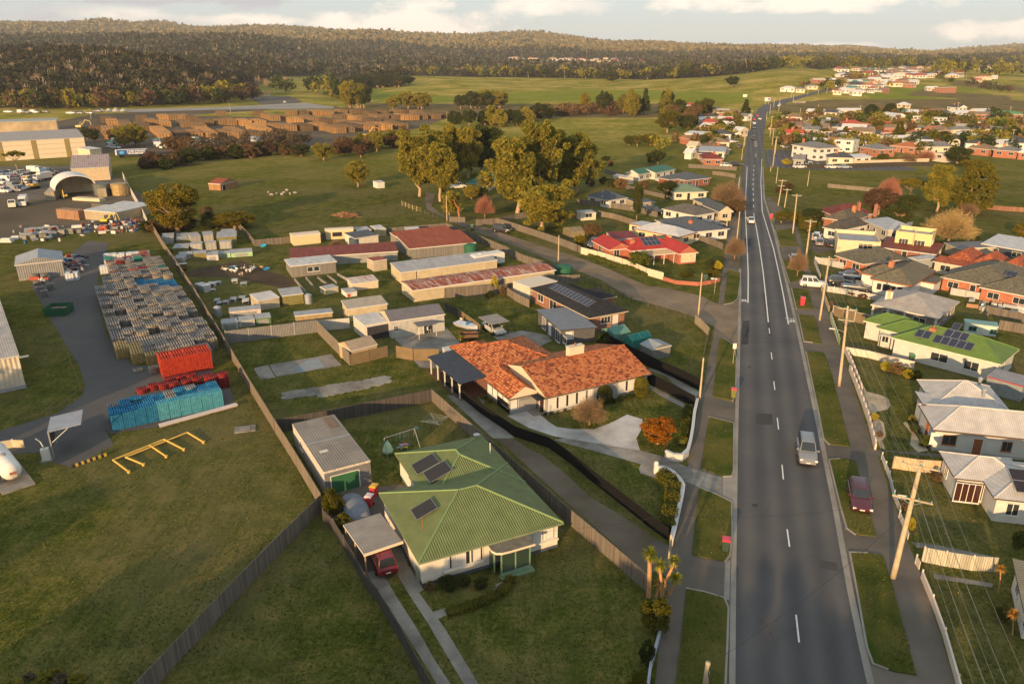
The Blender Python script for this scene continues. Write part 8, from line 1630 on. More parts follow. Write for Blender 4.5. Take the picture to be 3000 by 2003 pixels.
for lb,c,x,y,az,k,cl in [('white hatchback by the small red brick house','I',1430,300,100,'hatch',WC),('dark car by the road near the red brick house','I',1530,290,95,'wagon',DK),('white car at the verandah house steps','I',812,443,70,'sedan',WC),('white car beside the slate brick house','I',1020,450,100,'hatch',WC),('dark four-wheel drive by the slate-roofed white house','I',545,720,200,'suv',(.07,.08,.09)),('small blue car between the dark cars','I',622,738,190,'hatch',(.10,.16,.30)),('black car nearest the brown and slate roof','I',740,760,100,'suv',DK),
  ('dark car far along the road','C',485,960,14,'suv',DK),('dark car beyond on the road','C',488,885,194,'suv',DK),('white car on the far road','C',492,855,14,'sedan',WC),('white car farther on the road','C',530,825,194,'sedan',WC),('red car on the far road','C',512,803,14,'hatch',(.45,.03,.03)),('small red car on the far road bend','C',490,828,14,'hatch',(.45,.03,.03)),('white van at the side of the far road','C',665,735,30,'van',WC),
  ('white car below the estate, leftmost','C',805,1158,80,'sedan',WC),('white car parked by the grey shed below the estate','C',868,1148,10,'suv',WC),('maroon car below the estate','C',935,1155,85,'sedan',MR),('long white car below the cream house','C',1025,1160,85,'wagon',WC),('pale blue car below the cream house','C',1112,1160,85,'sedan',(.3,.35,.42)),('silver car by the estate driveway','C',1130,965,20,'suv',SC),
  ('white pickup by the teal-roofed cottage','G',475,845,70,'ute',WC)]: car(k,cl,lb,c,x,y,az,1.15)
r4=random.Random(9); kinds=['ute','van','sedan','suv','hatch']
for x,y in [(20,215),(30,240),(95,210),(150,215),(195,210),(240,205),(30,300),(85,275),(130,255),(165,270),(215,250),(250,270),(95,340),(60,360),(180,300),(220,360),(40,385),(155,375),(300,300),(320,330),(450,175),(470,200),(510,195),(480,215)]:
    car(r4.choice(kinds),r4.choice([WC,WC,WC,SC,BL,DK,(.4,.04,.04)]),'used vehicle parked in the crowded car yard','D',x,y,r4.choice([100,110,-70,20]),1.05,'vehicles in the car yard')
for i in range(46):
    x=r4.uniform(1070,1530) if i<34 else (r4.uniform(740,830) if i<38 else r4.uniform(1740,1900)); y=r4.uniform(975,1025) if i<38 else r4.uniform(965,985)
    car(r4.choice(['van','ute','van','sedan']),r4.choice([WC,WC,WC,WC,SC,(.05,.3,.2)]),'white vehicle parked at the far end of the timber yard','A',x,y,r4.choice([100,20,60]),1.15,'white vehicles by the timber yard')
for i in range(10): car(r4.choice(['van','ute']),r4.choice([WC,DK]),'vehicle on the back road behind the warehouse','A',r4.uniform(5,700),r4.uniform(775,790),90,1.3,'vehicles on the back road')
for i in range(22): car(r4.choice(['sedan','ute','hatch']),r4.choice([WC,RD,SC,BL,(.5,.2,.05)]),'old car in the wrecking yard of the estate','C',r4.uniform(1540,1760),r4.uniform(872,915),r4.choice([20,100,160]),1.0,'cars in the wrecking yard')
for i in range(30):
    x,y=r4.choice([(r4.uniform(650,1500),r4.uniform(900,1050)),(r4.uniform(1500,2300),r4.uniform(830,1060)),(r4.uniform(60,400),r4.uniform(870,1080))]); car(r4.choice(['sedan','suv','hatch','ute']),r4.choice([WC,SC,DK,BL,RD,WC]),'car parked between the estate houses','C',x,y,r4.choice([20,100,160]),1.05,'cars parked in the estate')
# trucks
def truck(label,c,x,y,az,cab,box,L_=7,open_=False,sc=.8):
    X,Y=G(c,x,y); t=thing('truck',label,'truck',(X,Y,T(X,Y)+.03),R(-az)); t.scale=(sc,)*3
    cb=MB().box(-1.2,L_/2,.5,1.2,L_/2+1.9,2.0); cb.add([(-1.2,L_/2,2.0),(1.2,L_/2,2.0),(1.2,L_/2+1.85,2.0),(-1.2,L_/2+1.85,2.0),(-1.1,L_/2+.1,3.0),(1.1,L_/2+.1,3.0),(1.1,L_/2+1.4,3.0),(-1.1,L_/2+1.4,3.0)],[(4,5,6,7),(0,1,5,4),(1,2,6,5),(2,3,7,6),(3,0,4,7)]); obj('cab',cb,gloss(cab),t)
    obj('windscreen',MB().add([(-1.05,L_/2+1.87,2.05),(1.05,L_/2+1.87,2.05),(.98,L_/2+1.47,2.9),(-.98,L_/2+1.47,2.9)],[(1,0,3,2)]),glass(),t)
    obj('cargo_box' if not open_ else 'tray',MB().box(-1.25,-L_/2,1.0,1.25,L_/2-.15,1.2 if open_ else 3.5),plain(box,.6,0,.06),t); obj('chassis',MB().box(-.5,-L_/2,.6,.5,L_/2+1.5,.98),m_dark,t)
    for sx in (-1,1):
        for yy in (-L_/2+1,-L_/2+2.2,L_/2+.9): obj('wheel',MB().tube([(sx*1.2,yy,.5),(sx*.85,yy,.5)],.5,14),m_tyre,t)
        obj('headlight',MB().box(sx*.9-.18,L_/2+1.88,.8,sx*.9+.18,L_/2+1.93,1.0),m_lampw,t)
    return t
truck('white prime mover with a yellow bumper in the gravel yard','D',135,525,155,(.6,.58,.5),(.2,.2,.2),3,True); truck('white box truck parked beside the prime mover','D',240,505,155,(.6,.6,.58),(.60,.59,.57),6.0); truck('white tanker truck behind the car rows','D',335,195,100,(.6,.6,.58),(.6,.6,.58),5); truck('white lorry beside the arch shelter','D',445,262,200,(.6,.6,.58),(.6,.59,.55),6)
X,Y=G('A',900,1095); az_=math.atan2(G('A',1015,1080)[1]-G('A',800,1088)[1],G('A',1015,1080)[0]-G('A',800,1088)[0])
a_=Vector(G('A',800,1088)); b_2=Vector(G('A',1017,1080)); Lt=(b_2-a_).length; t=thing('trailer','long blue transport trailer with white lettering behind the paddock','trailer',(a_.x,a_.y,.0),math.atan2((b_2-a_).y,(b_2-a_).x)); HT=hgt('A',900,1088,1035); obj('box',MB().box(0,0,1.2,Lt,3,HT),plain((.03,.07,.22),.5,0,.06),t); obj('end_wall',MB().box(-.06,-.05,1.1,.5,3.05,HT+.03),m_white,t); obj('roof',MB().box(.5,0,HT,Lt,3,HT+.06),m_white,t); obj('chassis',MB().box(1,.6,.7,Lt-1,2.4,1.2),m_dark,t)
for x in (Lt*.15,Lt*.2,Lt*.78,Lt*.84,Lt*.9): obj('wheel',MB().tube([(x,-.02,.55),(x,.5,.55)],.55,12),m_tyre,t)
lh=(HT-1.2)*.36
for tx_,zz in (('BASS STRAIT',HT-lh*1.25),('TRANSPORT',HT-lh*2.5)):
    cu=bpy.data.curves.new('lettering','FONT'); cu.body=tx_; cu.size=lh*1.25; cu.align_x='LEFT'; cu.offset=.04; cu.materials.append(m_white); to=bpy.data.objects.new('lettering',cu); COL.objects.link(to); to.parent=t; to.location=(Lt*.37,-.04,zz); to.rotation_euler=(R(90),0,0); bpy.context.view_layer.update(); to.scale=(Lt*.58/max(.1,to.dimensions.x),1,1)
em=MB(); r5=random.Random(2); ez=(HT+1.2)/2; es=(HT-1.2)*.36
for k in range(9): a=k*.7; em.add([(Lt*.2+math.cos(a)*es*1.5,-.03,ez+math.sin(a)*es),(Lt*.2+math.cos(a+.7)*es*1.5*r5.uniform(.6,1),-.03,ez+math.sin(a+.7)*es*.9),(Lt*.2,-.03,ez)],[(0,1,2)])
obj('emblem',em,plain((.08,.35,.6),.6),t)
truck('red low trailer truck beside the blue trailer','A',1075,1112,80,(.35,.05,.04),(.32,.10,.06),12,True,1.0)
def digger(label,c,x,y,az,cl,s=1.0):
    X,Y=G(c,x,y); t=thing('excavator',label,'excavator',(X,Y,.03),R(-az)); m=gloss(cl,.4); t.scale=(s,)*3
    for sx in (-1,1): obj('track',MB().box(sx*.95-.25,-1.5,0,sx*.95+.25,1.5,.7),m_tyre,t)
    obj('body',MB().box(-1,-1.4,.8,1,.8,1.6),m,t); obj('cab',MB().box(-.95,-.2,1.6,0,1,2.8),glass((.06,.07,.08),.2),t); obj('boom',MB().tube([(.3,.8,1.4),(.3,2.6,3.6),(.3,4.4,3.2)],[.2,.2,.14],6),m,t); obj('stick',MB().tube([(.3,4.4,3.2),(.3,4.9,1.0)],.13,6),m,t); obj('bucket',MB().box(-.1,4.5,.4,.7,5.2,1.0),m_dark,t)
digger('yellow mini digger among the yard scrap','D',1040,685,80,(.62,.48,.04),.75); digger('orange digger with its arm raised over the cars','D',330,345,-70,(.55,.30,.05),1.1); digger('yellow forklift-like loader at the arch shelter','D',640,440,150,(.60,.38,.03),.8); digger('yellow loader in the timber yard','A',555,890,90,(.5,.35,.1),1.5); digger('orange loader at the right of the timber yard','B',170,955,60,(.5,.3,.05),1.6)
# caravan between the long sheds
A=Vector((*G('H',335,755),0)); B=Vector((*G('H',700,690),0)); d=B-A; t=thing('caravan','white caravan parked between the silver and rusty long sheds','caravan',tuple(A),math.atan2(d.y,d.x)); Lc=d.length; bd=MB(); prf=[(.0,.6),(.0,1.6),(.6,2.7),(1.2,2.9),(Lc-.3,2.9),(Lc,2.6),(Lc,.6)]; n=len(prf); bd.add([(x,0,z) for x,z in prf]+[(x,2.3,z) for x,z in prf],[tuple(range(n)),tuple(reversed(range(n,2*n)))]+[(i,n+i,n+(i+1)%n,(i+1)%n) for i in range(n)]); obj('body',bd,m_white,t)
for p,w_ in ((1.6,1.0),(3.4,.6),(4.8,1.1)): obj('window',MB().box(p,-.03,1.5,p+w_,-.004,2.2),glass(),t)
obj('door',MB().box(3.2,-.02,.7,3.9,-.002,1.45),plain((.3,.05,.08),.5),t); obj('roof_vent',MB().box(2.2,.9,2.9,2.8,1.5,3.1),m_white,t); obj('window',MB().box(-.03,.5,1.3,-.005,1.8,1.6),glass(),t)
for x in (Lc*.45,Lc*.58): obj('wheel',MB().tube([(x,-.02,.35),(x,.3,.35)],.35,12),m_tyre,t)
# boat and box trailer beside the orange house
A=Vector((*G('M',390,215),0)); t=thing('boat','white aluminium boat on a trailer by the tan fence','boat',tuple(A),R(-38)); bo=MB(); prf=[(-2.3,.75,.9),(-1,.95,.9),(.8,.85,.95),(1.9,.4,1.05),(2.4,.03,1.15)]; vs=[]
for x,w_,h_ in prf: vs+=[(x,-w_,h_),(x,-w_*.7,.45),(x,0,.35),(x,w_*.7,.45),(x,w_,h_)]
bo.add(vs,[(i*5+k,(i+1)*5+k,(i+1)*5+k+1,i*5+k+1) for i in range(4) for k in range(4)]+[(0,1,2,3,4)]); bo.add([(x,s*w_,h_) for x,w_,h_ in prf for s in(-1,1)],[(i*2,i*2+1,i*2+3,i*2+2) for i in range(4)],1); obj('hull',bo,[plain((.5,.52,.56),.4,.2,.1),plain((.62,.64,.68),.6)],t); obj('windshield',MB().box(.3,-.5,.95,.36,.5,1.4),gloss((.03,.25,.5)),t); obj('trailer_frame',MB().box(-2,-.5,.25,3.2,-.4,.35).box(-2,.4,.25,3.2,.5,.35),m_galv,t)
A=Vector((*G('M',420,310),0)); t=thing('box_trailer','old brown box trailer beside the young palm','trailer',tuple(A),R(8)); tr=MB(); [tr.box(*q) for q in ((-1.5,-.8,.5,1.3,-.75,1.0),(-1.5,.75,.5,1.3,.8,1.0),(-1.5,-.75,.5,-1.45,.75,1.0),(1.25,-.75,.5,1.3,.75,1.0),(-1.45,-.75,.5,1.25,.75,.55))]; obj('tray',tr,plain((.14,.08,.05),.7),t); [obj('wheel',MB().tube([(0,s*.85,.3),(0,s*.98,.3)],.3,12),m_tyre,t) for s in(-1,1)]
# ---------------- estate houses ----------------
RC=dict(grey=tiles(((.13,.13,.13),(.19,.19,.185),(.24,.235,.23)),.4,.4,.5),brown=tiles(((.16,.11,.07),(.25,.17,.10),(.32,.22,.14)),.4,.4,.5),red=corr((.42,.08,.05),.4,st=.3),dark=tiles(((.06,.065,.075),(.09,.095,.105)),.4,.4,.5),white=corr((.60,.60,.59),.5,st=.3),green=corr((.10,.26,.12),.5,st=.3),cream=plain((.50,.43,.32),.7),maroon=tiles(((.16,.04,.035),(.24,.06,.05)),.4,.4,.5),teal=corr((.06,.24,.22),.4,st=.3),blue=corr((.22,.27,.33),.4,st=.3),orange=tiles(((.35,.12,.06),(.48,.18,.08)),.4,.4,.5))
WCs=dict(white=m_white,cream=plain((.62,.52,.38),.8,0,.06),brick=brick((.38,.13,.07)),wood=paling((.36,.26,.16)),pale=plain((.55,.48,.40),.8),green=plain((.25,.45,.12),.8),grey=plain((.3,.29,.27),.8))
ES=[(735,1078,925,1110,'grey','white','hip',5.2,12,1),(750,1148,838,1152,'grey','grey','gx',2.8,7,0),(992,1142,1175,1148,'dark','cream','hip',3.4,9,1),(1178,1140,1300,1134,'white','white','sb',3.2,6,0),(1030,1042,1166,1052,'cream','white','flat',5.4,9,0),(930,1080,1030,1075,'cream','white','flat',3,6,0),(1200,1062,1335,1085,'grey','brick','hip',3.4,10,0),(1415,1045,1600,1062,'orange','brick','hip',2.9,11,0),(1662,1068,1840,1066,'grey','cream','gx',3.6,11,0),(1715,1108,1805,1120,'cream','pale','flat',3.4,5,0),(1780,997,1910,1006,'dark','white','hip',3.2,10,0),(1955,1002,2168,1010,'white','white','gx',3.4,11,0),(2170,1002,2349,1006,'dark','pale','hip',3.2,10,1),(2120,1082,2300,1096,'grey','brick','hip',3.2,10,1),(1940,1062,2105,1078,'brown','brick','hip',3,10,1),(2290,1098,2390,1105,'white','brick','hip',3,8,0),
(780,1000,938,1002,'grey','white','hip',3.2,10,0),(700,975,830,978,'red','brick','gx',4.2,8,1),(640,968,712,974,'orange','brick','flat',3.2,6,0),(945,945,1045,950,'brown','cream','gx',3.2,7,0),(1145,982,1297,990,'brown','cream','gx',5.6,10,0),(1350,1002,1502,1006,'brown','brick','hip',3.4,10,0),(1525,968,1655,976,'grey','pale','hip',3.2,9,0),(690,878,818,882,'maroon','brick','hip',3.6,9,1),(830,872,948,876,'cream','cream','flat',3.2,8,0),(1080,892,1240,896,'red','cream','hip',3.6,10,1),(940,882,1030,886,'grey','pale','gx',3,7,0),(1342,845,1456,860,'white','white','gx',5,9,0),(1545,848,1755,866,'cream','white','flat',4.8,8,0),(1055,830,1182,836,'white','pale','gx',3.5,8,0),(675,836,815,846,'brown','cream','hip',3.4,9,0),(842,800,960,806,'white','white','gx',3.2,8,0),(966,804,1056,810,'dark','white','gx',3.2,8,0),(1075,800,1232,802,'white','cream','gx',3.6,8,0),(1480,800,1622,806,'teal','cream','hip',3,9,0),(1655,816,1782,816,'green','cream','hip',3.4,9,0),(1762,815,1865,816,'dark','pale','hip',3.4,8,0),(2115,818,2338,826,'green','brick','hip',3.6,12,0),(1870,906,1960,910,'cream','wood','sb',3.6,7,0),(2010,876,2102,880,'cream','cream','flat',3.4,8,0),(2102,868,2165,872,'green','green','gx',3.2,7,0),(1892,822,1985,826,'white','white','flat',3,6,0),(1810,768,1895,780,'dark','white','gx',3.6,8,1),(1465,746,1532,752,'white','cream','hip',3.2,7,0),(1260,960,1350,965,'dark','cream','gx',2.8,8,0),(1000,985,1130,990,'grey','cream','hip',3,9,0),(830,930,930,935,'grey','grey','gx',3,8,0),(1600,1010,1660,1015,'dark','cream','hip',3,8,0),(1430,900,1530,905,'cream','brick','hip',3,8,0),
(1770,640,1880,645,'cream','brick','flat',5.4,8,0),(1975,570,2062,575,'red','cream','gx',3.2,8,0),(2036,550,2130,552,'orange','cream','hip',4,9,0),(2130,545,2170,546,'white','white','gx',3,7,0),(1500,602,1610,608,'grey','grey','gx',3,8,0),(1680,628,1760,632,'white','pale','gx',3,7,0),(1430,598,1495,600,'cream','cream','gx',3,7,0),
(665,636,770,640,'white','white','hip',3.6,9,0),(772,640,842,644,'grey','cream','hip',3.4,8,0),(855,618,932,620,'grey','cream','hip',3.4,9,0),(900,576,985,580,'cream','brick','gx',3.6,8,0),(996,576,1046,580,'white','cream','gx',3.8,8,0),(1032,655,1090,658,'cream','cream','flat',3.6,7,0),(1090,645,1150,648,'white','white','gx',3.4,8,0),(1163,662,1236,666,'white','white','gx',3.6,8,0),(1145,608,1272,612,'dark','pale','hip',4,9,0),(1266,556,1362,560,'orange','cream','hip',3.8,9,0),(1128,632,1210,634,'teal','pale','gx',3.4,8,0),(1180,588,1280,592,'green','cream','hip',3.6,9,0),(1370,540,1440,544,'white','cream','hip',3.6,8,0),(1450,560,1510,562,'blue','white','gx',3.2,7,0),
(5,970,152,978,'white','white','sb',3.8,10,0),(175,966,332,972,'dark','white','hip',3.4,9,0),(330,940,396,946,'white','cream','gx',3.4,8,0),(120,1028,325,1032,'brown','cream','hip',3.4,10,1),(105,1092,290,1100,'blue','cream','gx',3.2,8,0),(110,876,222,882,'red','cream','hip',3.2,8,0),(255,866,372,868,'red','cream','hip',3.4,8,0),(250,828,342,830,'orange','brick','hip',3.4,8,0),(155,838,240,840,'dark','pale','hip',3.2,8,0),(205,806,385,810,'brown','pale','gx',3,8,0),(0,750,45,754,'red','cream','hip',3.4,8,0),(10,772,60,776,'white','white','gx',3,7,0),(385,830,440,834,'grey','white','gx',3,7,0),(110,905,165,910,'white','white','gx',3,7,0),(-60,765,-10,770,'orange','brick','gx',3,7,0),(260,900,330,904,'white','white','gx',3.6,7,0),(0,1095,60,1100,'white','white','gx',2.6,6,0),(20,1045,90,1050,'cream','cream','gx',2.8,7,0)]
NAMES=dict(brick='brick',white='white',cream='cream',wood='timber',pale='pale',green='lime green',grey='grey')
KN=dict(hip='hip',gx='gable',flat='flat',sb='sloping')
for i,(xa,ya,xb,yb,rc,wc,kd,h,dp,ch) in enumerate(ES):
    where='on the hill' if ya<700 else ('left of the far road' if xb<450 else 'in the right estate')
    rise=1.8 if kd in('hip','gx') else (.6 if kd=='sb' else 0)
    house('house',f'{NAMES[wc]} house with a {rc} {KN[kd]} roof {where}','house','estate houses','C',(xa,ya),(xb,yb),float(dp),h,[(0,0,1000,1000,kd,rise)],RC[rc],WCs[wc],'auto',fh=0,ov=.5,chim=((3.5,3.5,h+rise+.7,brick((.45,.16,.07))),) if ch else ())
# far houses: copies of a few plain ones
FH=[]
for i,(rc,wc,kd) in enumerate([('white','white','gx'),('grey','cream','hip'),('orange','cream','hip'),('dark','white','hip'),('white','cream','gx'),('brown','brick','gx')]):
    t,_,_=house('house','small distant house '+['with a pale roof','with a grey roof','with an orange roof','with a dark roof','with a cream gable','of brown brick'][i],'house','distant houses','B',(1180+i*80,425),(1215+i*80,428),9.0,3.4,[(0,0,14,9,kd,1.8)],RC[rc],WCs[wc],[(0,'f',2,2,1,1.3),(0,'f',7,2,1,1.3),(0,'f',10.5,1.5,1,1.3)],fh=0,ov=.4); FH.append(t); THINGS[-1]=(t,True,'')
def farh(c,x,y,sc=1.3):
    X,Y=G(c,x,y)
    if onroad(X,Y,6) or onroad(X+12,Y,4): return
    copy_tree(r4.choice(FH),(X,Y,T(X,Y)),r4.uniform(-.5,.5),sc,same=True)
HS=MB()
def farm(c,x,y,sc=1.3):
    
    if c=='C' and 1000<x<1280 and abs(y-(635-(x-1000)*.365))<13: return
    X,Y=G(c,x,y); z=T(X,Y); a=r4.uniform(-.5,.5)
    if onroad(X,Y,6) or onroad(X+12,Y,4): return
    w_,d_,h_=r4.uniform(10,15)*sc*.8,8*sc*.8,3*sc*.9; wm=r4.choice([0,0,1,1,2]); rm=r4.choice([3,3,4,5,6,7,8]); ca,sa=math.cos(a),math.sin(a); tf=lambda p:(X+p[0]*ca-p[1]*sa,Y+p[0]*sa+p[1]*ca,z+p[2])
    HS.box(0,0,-1,w_,d_,h_,m=wm,tf=tf); e=.5*sc; r_=h_+1.6*sc
    HS.add([(-e,-e,h_),(w_+e,-e,h_),(w_+e,d_+e,h_),(-e,d_+e,h_),(d_/2,d_/2,r_),(w_-d_/2,d_/2,r_)],[(0,1,5,4),(2,3,4,5),(3,0,4),(1,2,5),(3,2,1,0)],rm,tf)
    for u in (.12,.42,.72): HS.box(w_*u,-.06,h_*.3,w_*u+1.6*sc,-.01,h_*.75,m=9,tf=tf)
for i in range(34): farm('B',1120+i*27+r4.uniform(-8,8),r4.uniform(408,438),r4.uniform(1.3,1.9))
for i in range(90): farm('C',r4.uniform(1020,1900),r4.uniform(474,540),1.3)
for i in range(34): farm('C',r4.uniform(1960,2349),r4.uniform(462,482),1.6)
for i in range(26): farh('C',r4.uniform(1050,1560),r4.uniform(535,620),1.05)
for i in range(260): farm('C',*r4.choice([(r4.uniform(620,1500),r4.uniform(785,990)),(r4.uniform(1500,2349),r4.uniform(780,1010)),(r4.uniform(10,400),r4.uniform(780,980)),(r4.uniform(1030,1420),r4.uniform(545,640))]),.72)
for i in range(46): farm('C',r4.choice([r4.uniform(980,1500),r4.uniform(1500,2349)]),r4.uniform(350,385),3.2)
for i in range(26): farh('C',r4.uniform(620,1500),r4.choice([r4.uniform(905,925),r4.uniform(850,870),r4.uniform(1010,1030)]),.95)
for i in range(22): farh('C',r4.uniform(1500,2340),r4.choice([r4.uniform(925,955),r4.uniform(1030,1045),r4.uniform(800,830)]),.95)
for i in range(14): farh('C',r4.uniform(10,400),r4.choice([r4.uniform(780,800),r4.uniform(850,860),r4.uniform(985,1005),r4.uniform(915,930)]),.85)
farh('A',268,396,.9); farh('A',1735,657,.7); farh('A',1800,660,.6); farh('B',625,405,1.2)
o=obj('distant_houses',HS,[m_white,WCs['cream'],WCs['brick'],RC['grey'],RC['dark'],RC['white'],RC['orange'],RC['brown'],RC['red'],m_dark]); struct(o,'stuff'); o['label']='tiny houses of the far suburbs on the hills'; o['category']='houses'
# ---------------- woods ----------------
def woods(name,label,region,yr,n,th,q,qs,mats,trunks=0,excl=(),seed=1):
    rs=np.random.RandomState(seed); Y=np.exp(rs.uniform(np.log(yr[0]),np.log(yr[1]),n*6)) if yr[1]/yr[0]>1.6 else rs.uniform(yr[0],yr[1],n*6); u=rs.uniform(-.82,.82,len(Y)); X=u*Y; Z=TA(X,Y)
    f=Y*CT-(Z-HC)*ST; px=CX+FPX*X/f; py=CY-FPX*(Y*ST+(Z-HC)*CT)/f; k=np.zeros(len(Y),bool)
    for p in region: k|=inside(px,py,p)
    for p in excl: k&=~inside(px,py,p)
    k&=(px>-250)&(px<3250); X,Y,Z=X[k][:n],Y[k][:n],Z[k][:n]; n=len(X); H=th*rs.uniform(.65,1.25,n)*(1+.25*np.sin(X/90)*np.sin(Y/110))
    rep=np.repeat(np.arange(n),q); d=rs.normal(size=(n*q,3)); d/=np.linalg.norm(d,axis=1)[:,None]; rr=rs.uniform(.5,1,n*q)
    hz=H[rep]; wx=.36; tier=rs.uniform(0,1,n*q)
    P=np.stack([X[rep]+d[:,0]*rr*hz*wx*(1.15-.5*tier),Y[rep]+d[:,1]*rr*hz*wx*(1.15-.5*tier),Z[rep]+hz*(.28+.62*tier+.08*d[:,2])],1)
    Q=quads(P,qs*hz/th,rs,.8,1.2); sp=rs.randint(0,len(mats)-(1 if trunks else 0),n); mi=sp[rep]
    if trunks:
        j=rs.choice(n,min(trunks,n),replace=False); B=np.stack([X[j],Y[j],Z[j]],1); hh=H[j]*1.12; wd=.35+.15*rs.rand(len(j)); ln=rs.normal(size=len(j))*.12
        def tq(b0,z0,dx,z1,w0): 
            o=np.zeros_like(b0); a=b0.copy(); a[:,2]+=z0; c_=b0.copy(); c_[:,0]+=dx; c_[:,2]+=z1; w=np.zeros_like(a); w[:,0]=w0; return np.stack([a-w,a+w,c_+w*.4,c_-w*.4],1)
        T_=[tq(B,0*hh,ln*hh,hh,wd)]
        for s in (-1,1): b2=B.copy(); b2[:,0]+=ln*hh*.55; T_.append(tq(b2,hh*.55,s*hh*.16,hh*.95,wd*.5))
        TQ=np.concatenate(T_); Q=np.concatenate([Q,TQ]); mi=np.concatenate([mi,np.full(len(TQ),len(mats)-1)])
    o=bpy.data.objects.new(name,nmesh(name,Q,mats,mi)); COL.objects.link(o); struct(o,'stuff'); o['label']=label; o['category']='woodland'; return o
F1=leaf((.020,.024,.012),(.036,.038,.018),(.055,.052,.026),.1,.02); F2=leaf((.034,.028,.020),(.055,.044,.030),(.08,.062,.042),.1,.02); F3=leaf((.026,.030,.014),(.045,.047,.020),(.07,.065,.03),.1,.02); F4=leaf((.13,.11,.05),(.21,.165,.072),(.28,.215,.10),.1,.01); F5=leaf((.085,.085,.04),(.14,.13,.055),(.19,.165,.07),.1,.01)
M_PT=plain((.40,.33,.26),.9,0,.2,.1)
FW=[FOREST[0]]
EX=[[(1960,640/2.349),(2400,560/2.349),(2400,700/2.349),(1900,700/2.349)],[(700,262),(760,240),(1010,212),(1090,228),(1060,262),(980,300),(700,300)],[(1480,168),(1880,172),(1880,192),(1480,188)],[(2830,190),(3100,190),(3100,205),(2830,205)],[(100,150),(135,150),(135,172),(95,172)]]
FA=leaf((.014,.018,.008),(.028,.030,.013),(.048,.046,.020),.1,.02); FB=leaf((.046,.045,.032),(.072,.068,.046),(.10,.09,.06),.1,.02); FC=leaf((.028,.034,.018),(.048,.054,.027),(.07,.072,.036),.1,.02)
woods('woodland','mixed dark woodland on the near hill at left',FW,(690,1500),6200,13,38,1.15,[FA,F2,F3,FA,FA,M_PT],420,EX,1)  # dark foliage colours stand in for cloud shade lying on this hill
woods('woodland','dark wooded ridge in the middle distance',FW,(1450,3000),11000,15,16,2.3,[FC,FB,FC,FB,M_PT],1500,EX[2:],2)  # haze put into the leaf colour: greyer and lighter than the near hill
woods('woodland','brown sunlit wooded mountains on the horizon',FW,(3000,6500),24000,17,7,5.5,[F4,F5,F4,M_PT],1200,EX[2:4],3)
line('trees standing at the near edge of the wood','A',[(0,750),(200,755),(400,750),(600,745),(850,735),(1050,725),(1300,720),(1500,710),(1700,690)],60,(10,17),(.8,1.1),[L_DARK,L_BROWN,L_GUM,L_BURG],('round','round','pine'),jit=14,stf=True)
line('pale gum trees rising from the near wood','A',[(60,620),(180,560),(430,580),(560,640),(900,560),(1250,600),(1600,620),(1900,600)],22,(18,26),(.35,.55),[M_BARKP],('bare',),jit=30)
line('edge trees along the wood above the green hill','B',[(450,520),(700,520),(900,525),(1200,530),(1500,535),(1700,540),(1900,545),(2100,545),(2340,545)],60,(12,20),(.8,1.1),[L_DARK,L_GUM],('round',),jit=10,stf=True)
line('edge trees behind the hill road','C',[(0,535),(200,525),(400,505),(600,485),(750,470),(900,465),(1000,480),(1150,480),(1400,470),(1700,450),(2000,440),(2340,435)],70,(14,24),(.8,1.1),[L_GUM,L_CYP,L_DARK],('round',),jit=12,stf=True)
line('scrub along the brown strip','B',[(1400,790),(1600,800),(1700,790),(1850,800),(1950,790)],16,(3,6),(1.2,1.8),[L_BURG],('bush',),jit=12,stf=True)
# far trees beyond the 300 largest: one mesh
def distant():
    rs=np.random.RandomState(5); mats=[]; Qs=[]; MI=[]
    for X,Y,Z,H,W,m in STF:
        bare_=m is M_TWIG; m=L_TWG if bare_ else m
        if m not in mats: mats.append(m)
        q=(150 if Y<900 else 90)*(3 if bare_ else 1); d=rs.normal(size=(q,3)); d/=np.linalg.norm(d,axis=1)[:,None]; b=rs.normal(size=(5,3))*.22; bb=b[rs.randint(0,5,q)]
        P=np.stack([X+(d[:,0]*.32+bb[:,0])*W,Y+(d[:,1]*.32+bb[:,1])*W,Z+H*np.clip(.56+d[:,2]*.27+bb[:,2]*.6,.08,1.05)],1); Qs.append(quads(P,H*(.028 if bare_ else .075),rs,.9,1.2 if not bare_ else 2.4)); MI.append(np.full(q,mats.index(m)))
    o=bpy.data.objects.new('distant_trees',nmesh('distant_trees',np.concatenate(Qs),mats,np.concatenate(MI))); COL.objects.link(o); struct(o,'stuff'); o['label']='rows of small distant trees along fields, gardens and wood edges'; o['category']='trees'
distant()
# weeds in the rough grass at the bottom
rs=np.random.RandomState(8); pts=[]
wp=P_(['S',(-200,500),(150,150),(350,150),(520,420),(640,640),(760,900),(1100,1400),(-300,1400)]); xs=[p[0] for p in wp]; ys=[p[1] for p in wp]; X=rs.uniform(min(xs),max(xs),5000); Y=rs.uniform(min(ys),max(ys),5000); k=inside(X,Y,wp); X,Y=X[k],Y[k]
k=(np.sin(X*1.7)*np.sin(Y*1.3+1)+rs.normal(size=len(X))*.5)>.1; X,Y=X[k],Y[k]; P=np.stack([X,Y,rs.uniform(.02,.16,len(X))],1)
o=bpy.data.objects.new('weeds',nmesh('weeds',quads(P,.07,rs,.3,1.3),[leaf((.08,.12,.012),(.12,.16,.018),(.20,.19,.04),.3,.9)])); COL.objects.link(o); struct(o,'stuff'); o['label']='rough leafy weeds in the grass between the two fences'; o['category']='weeds'
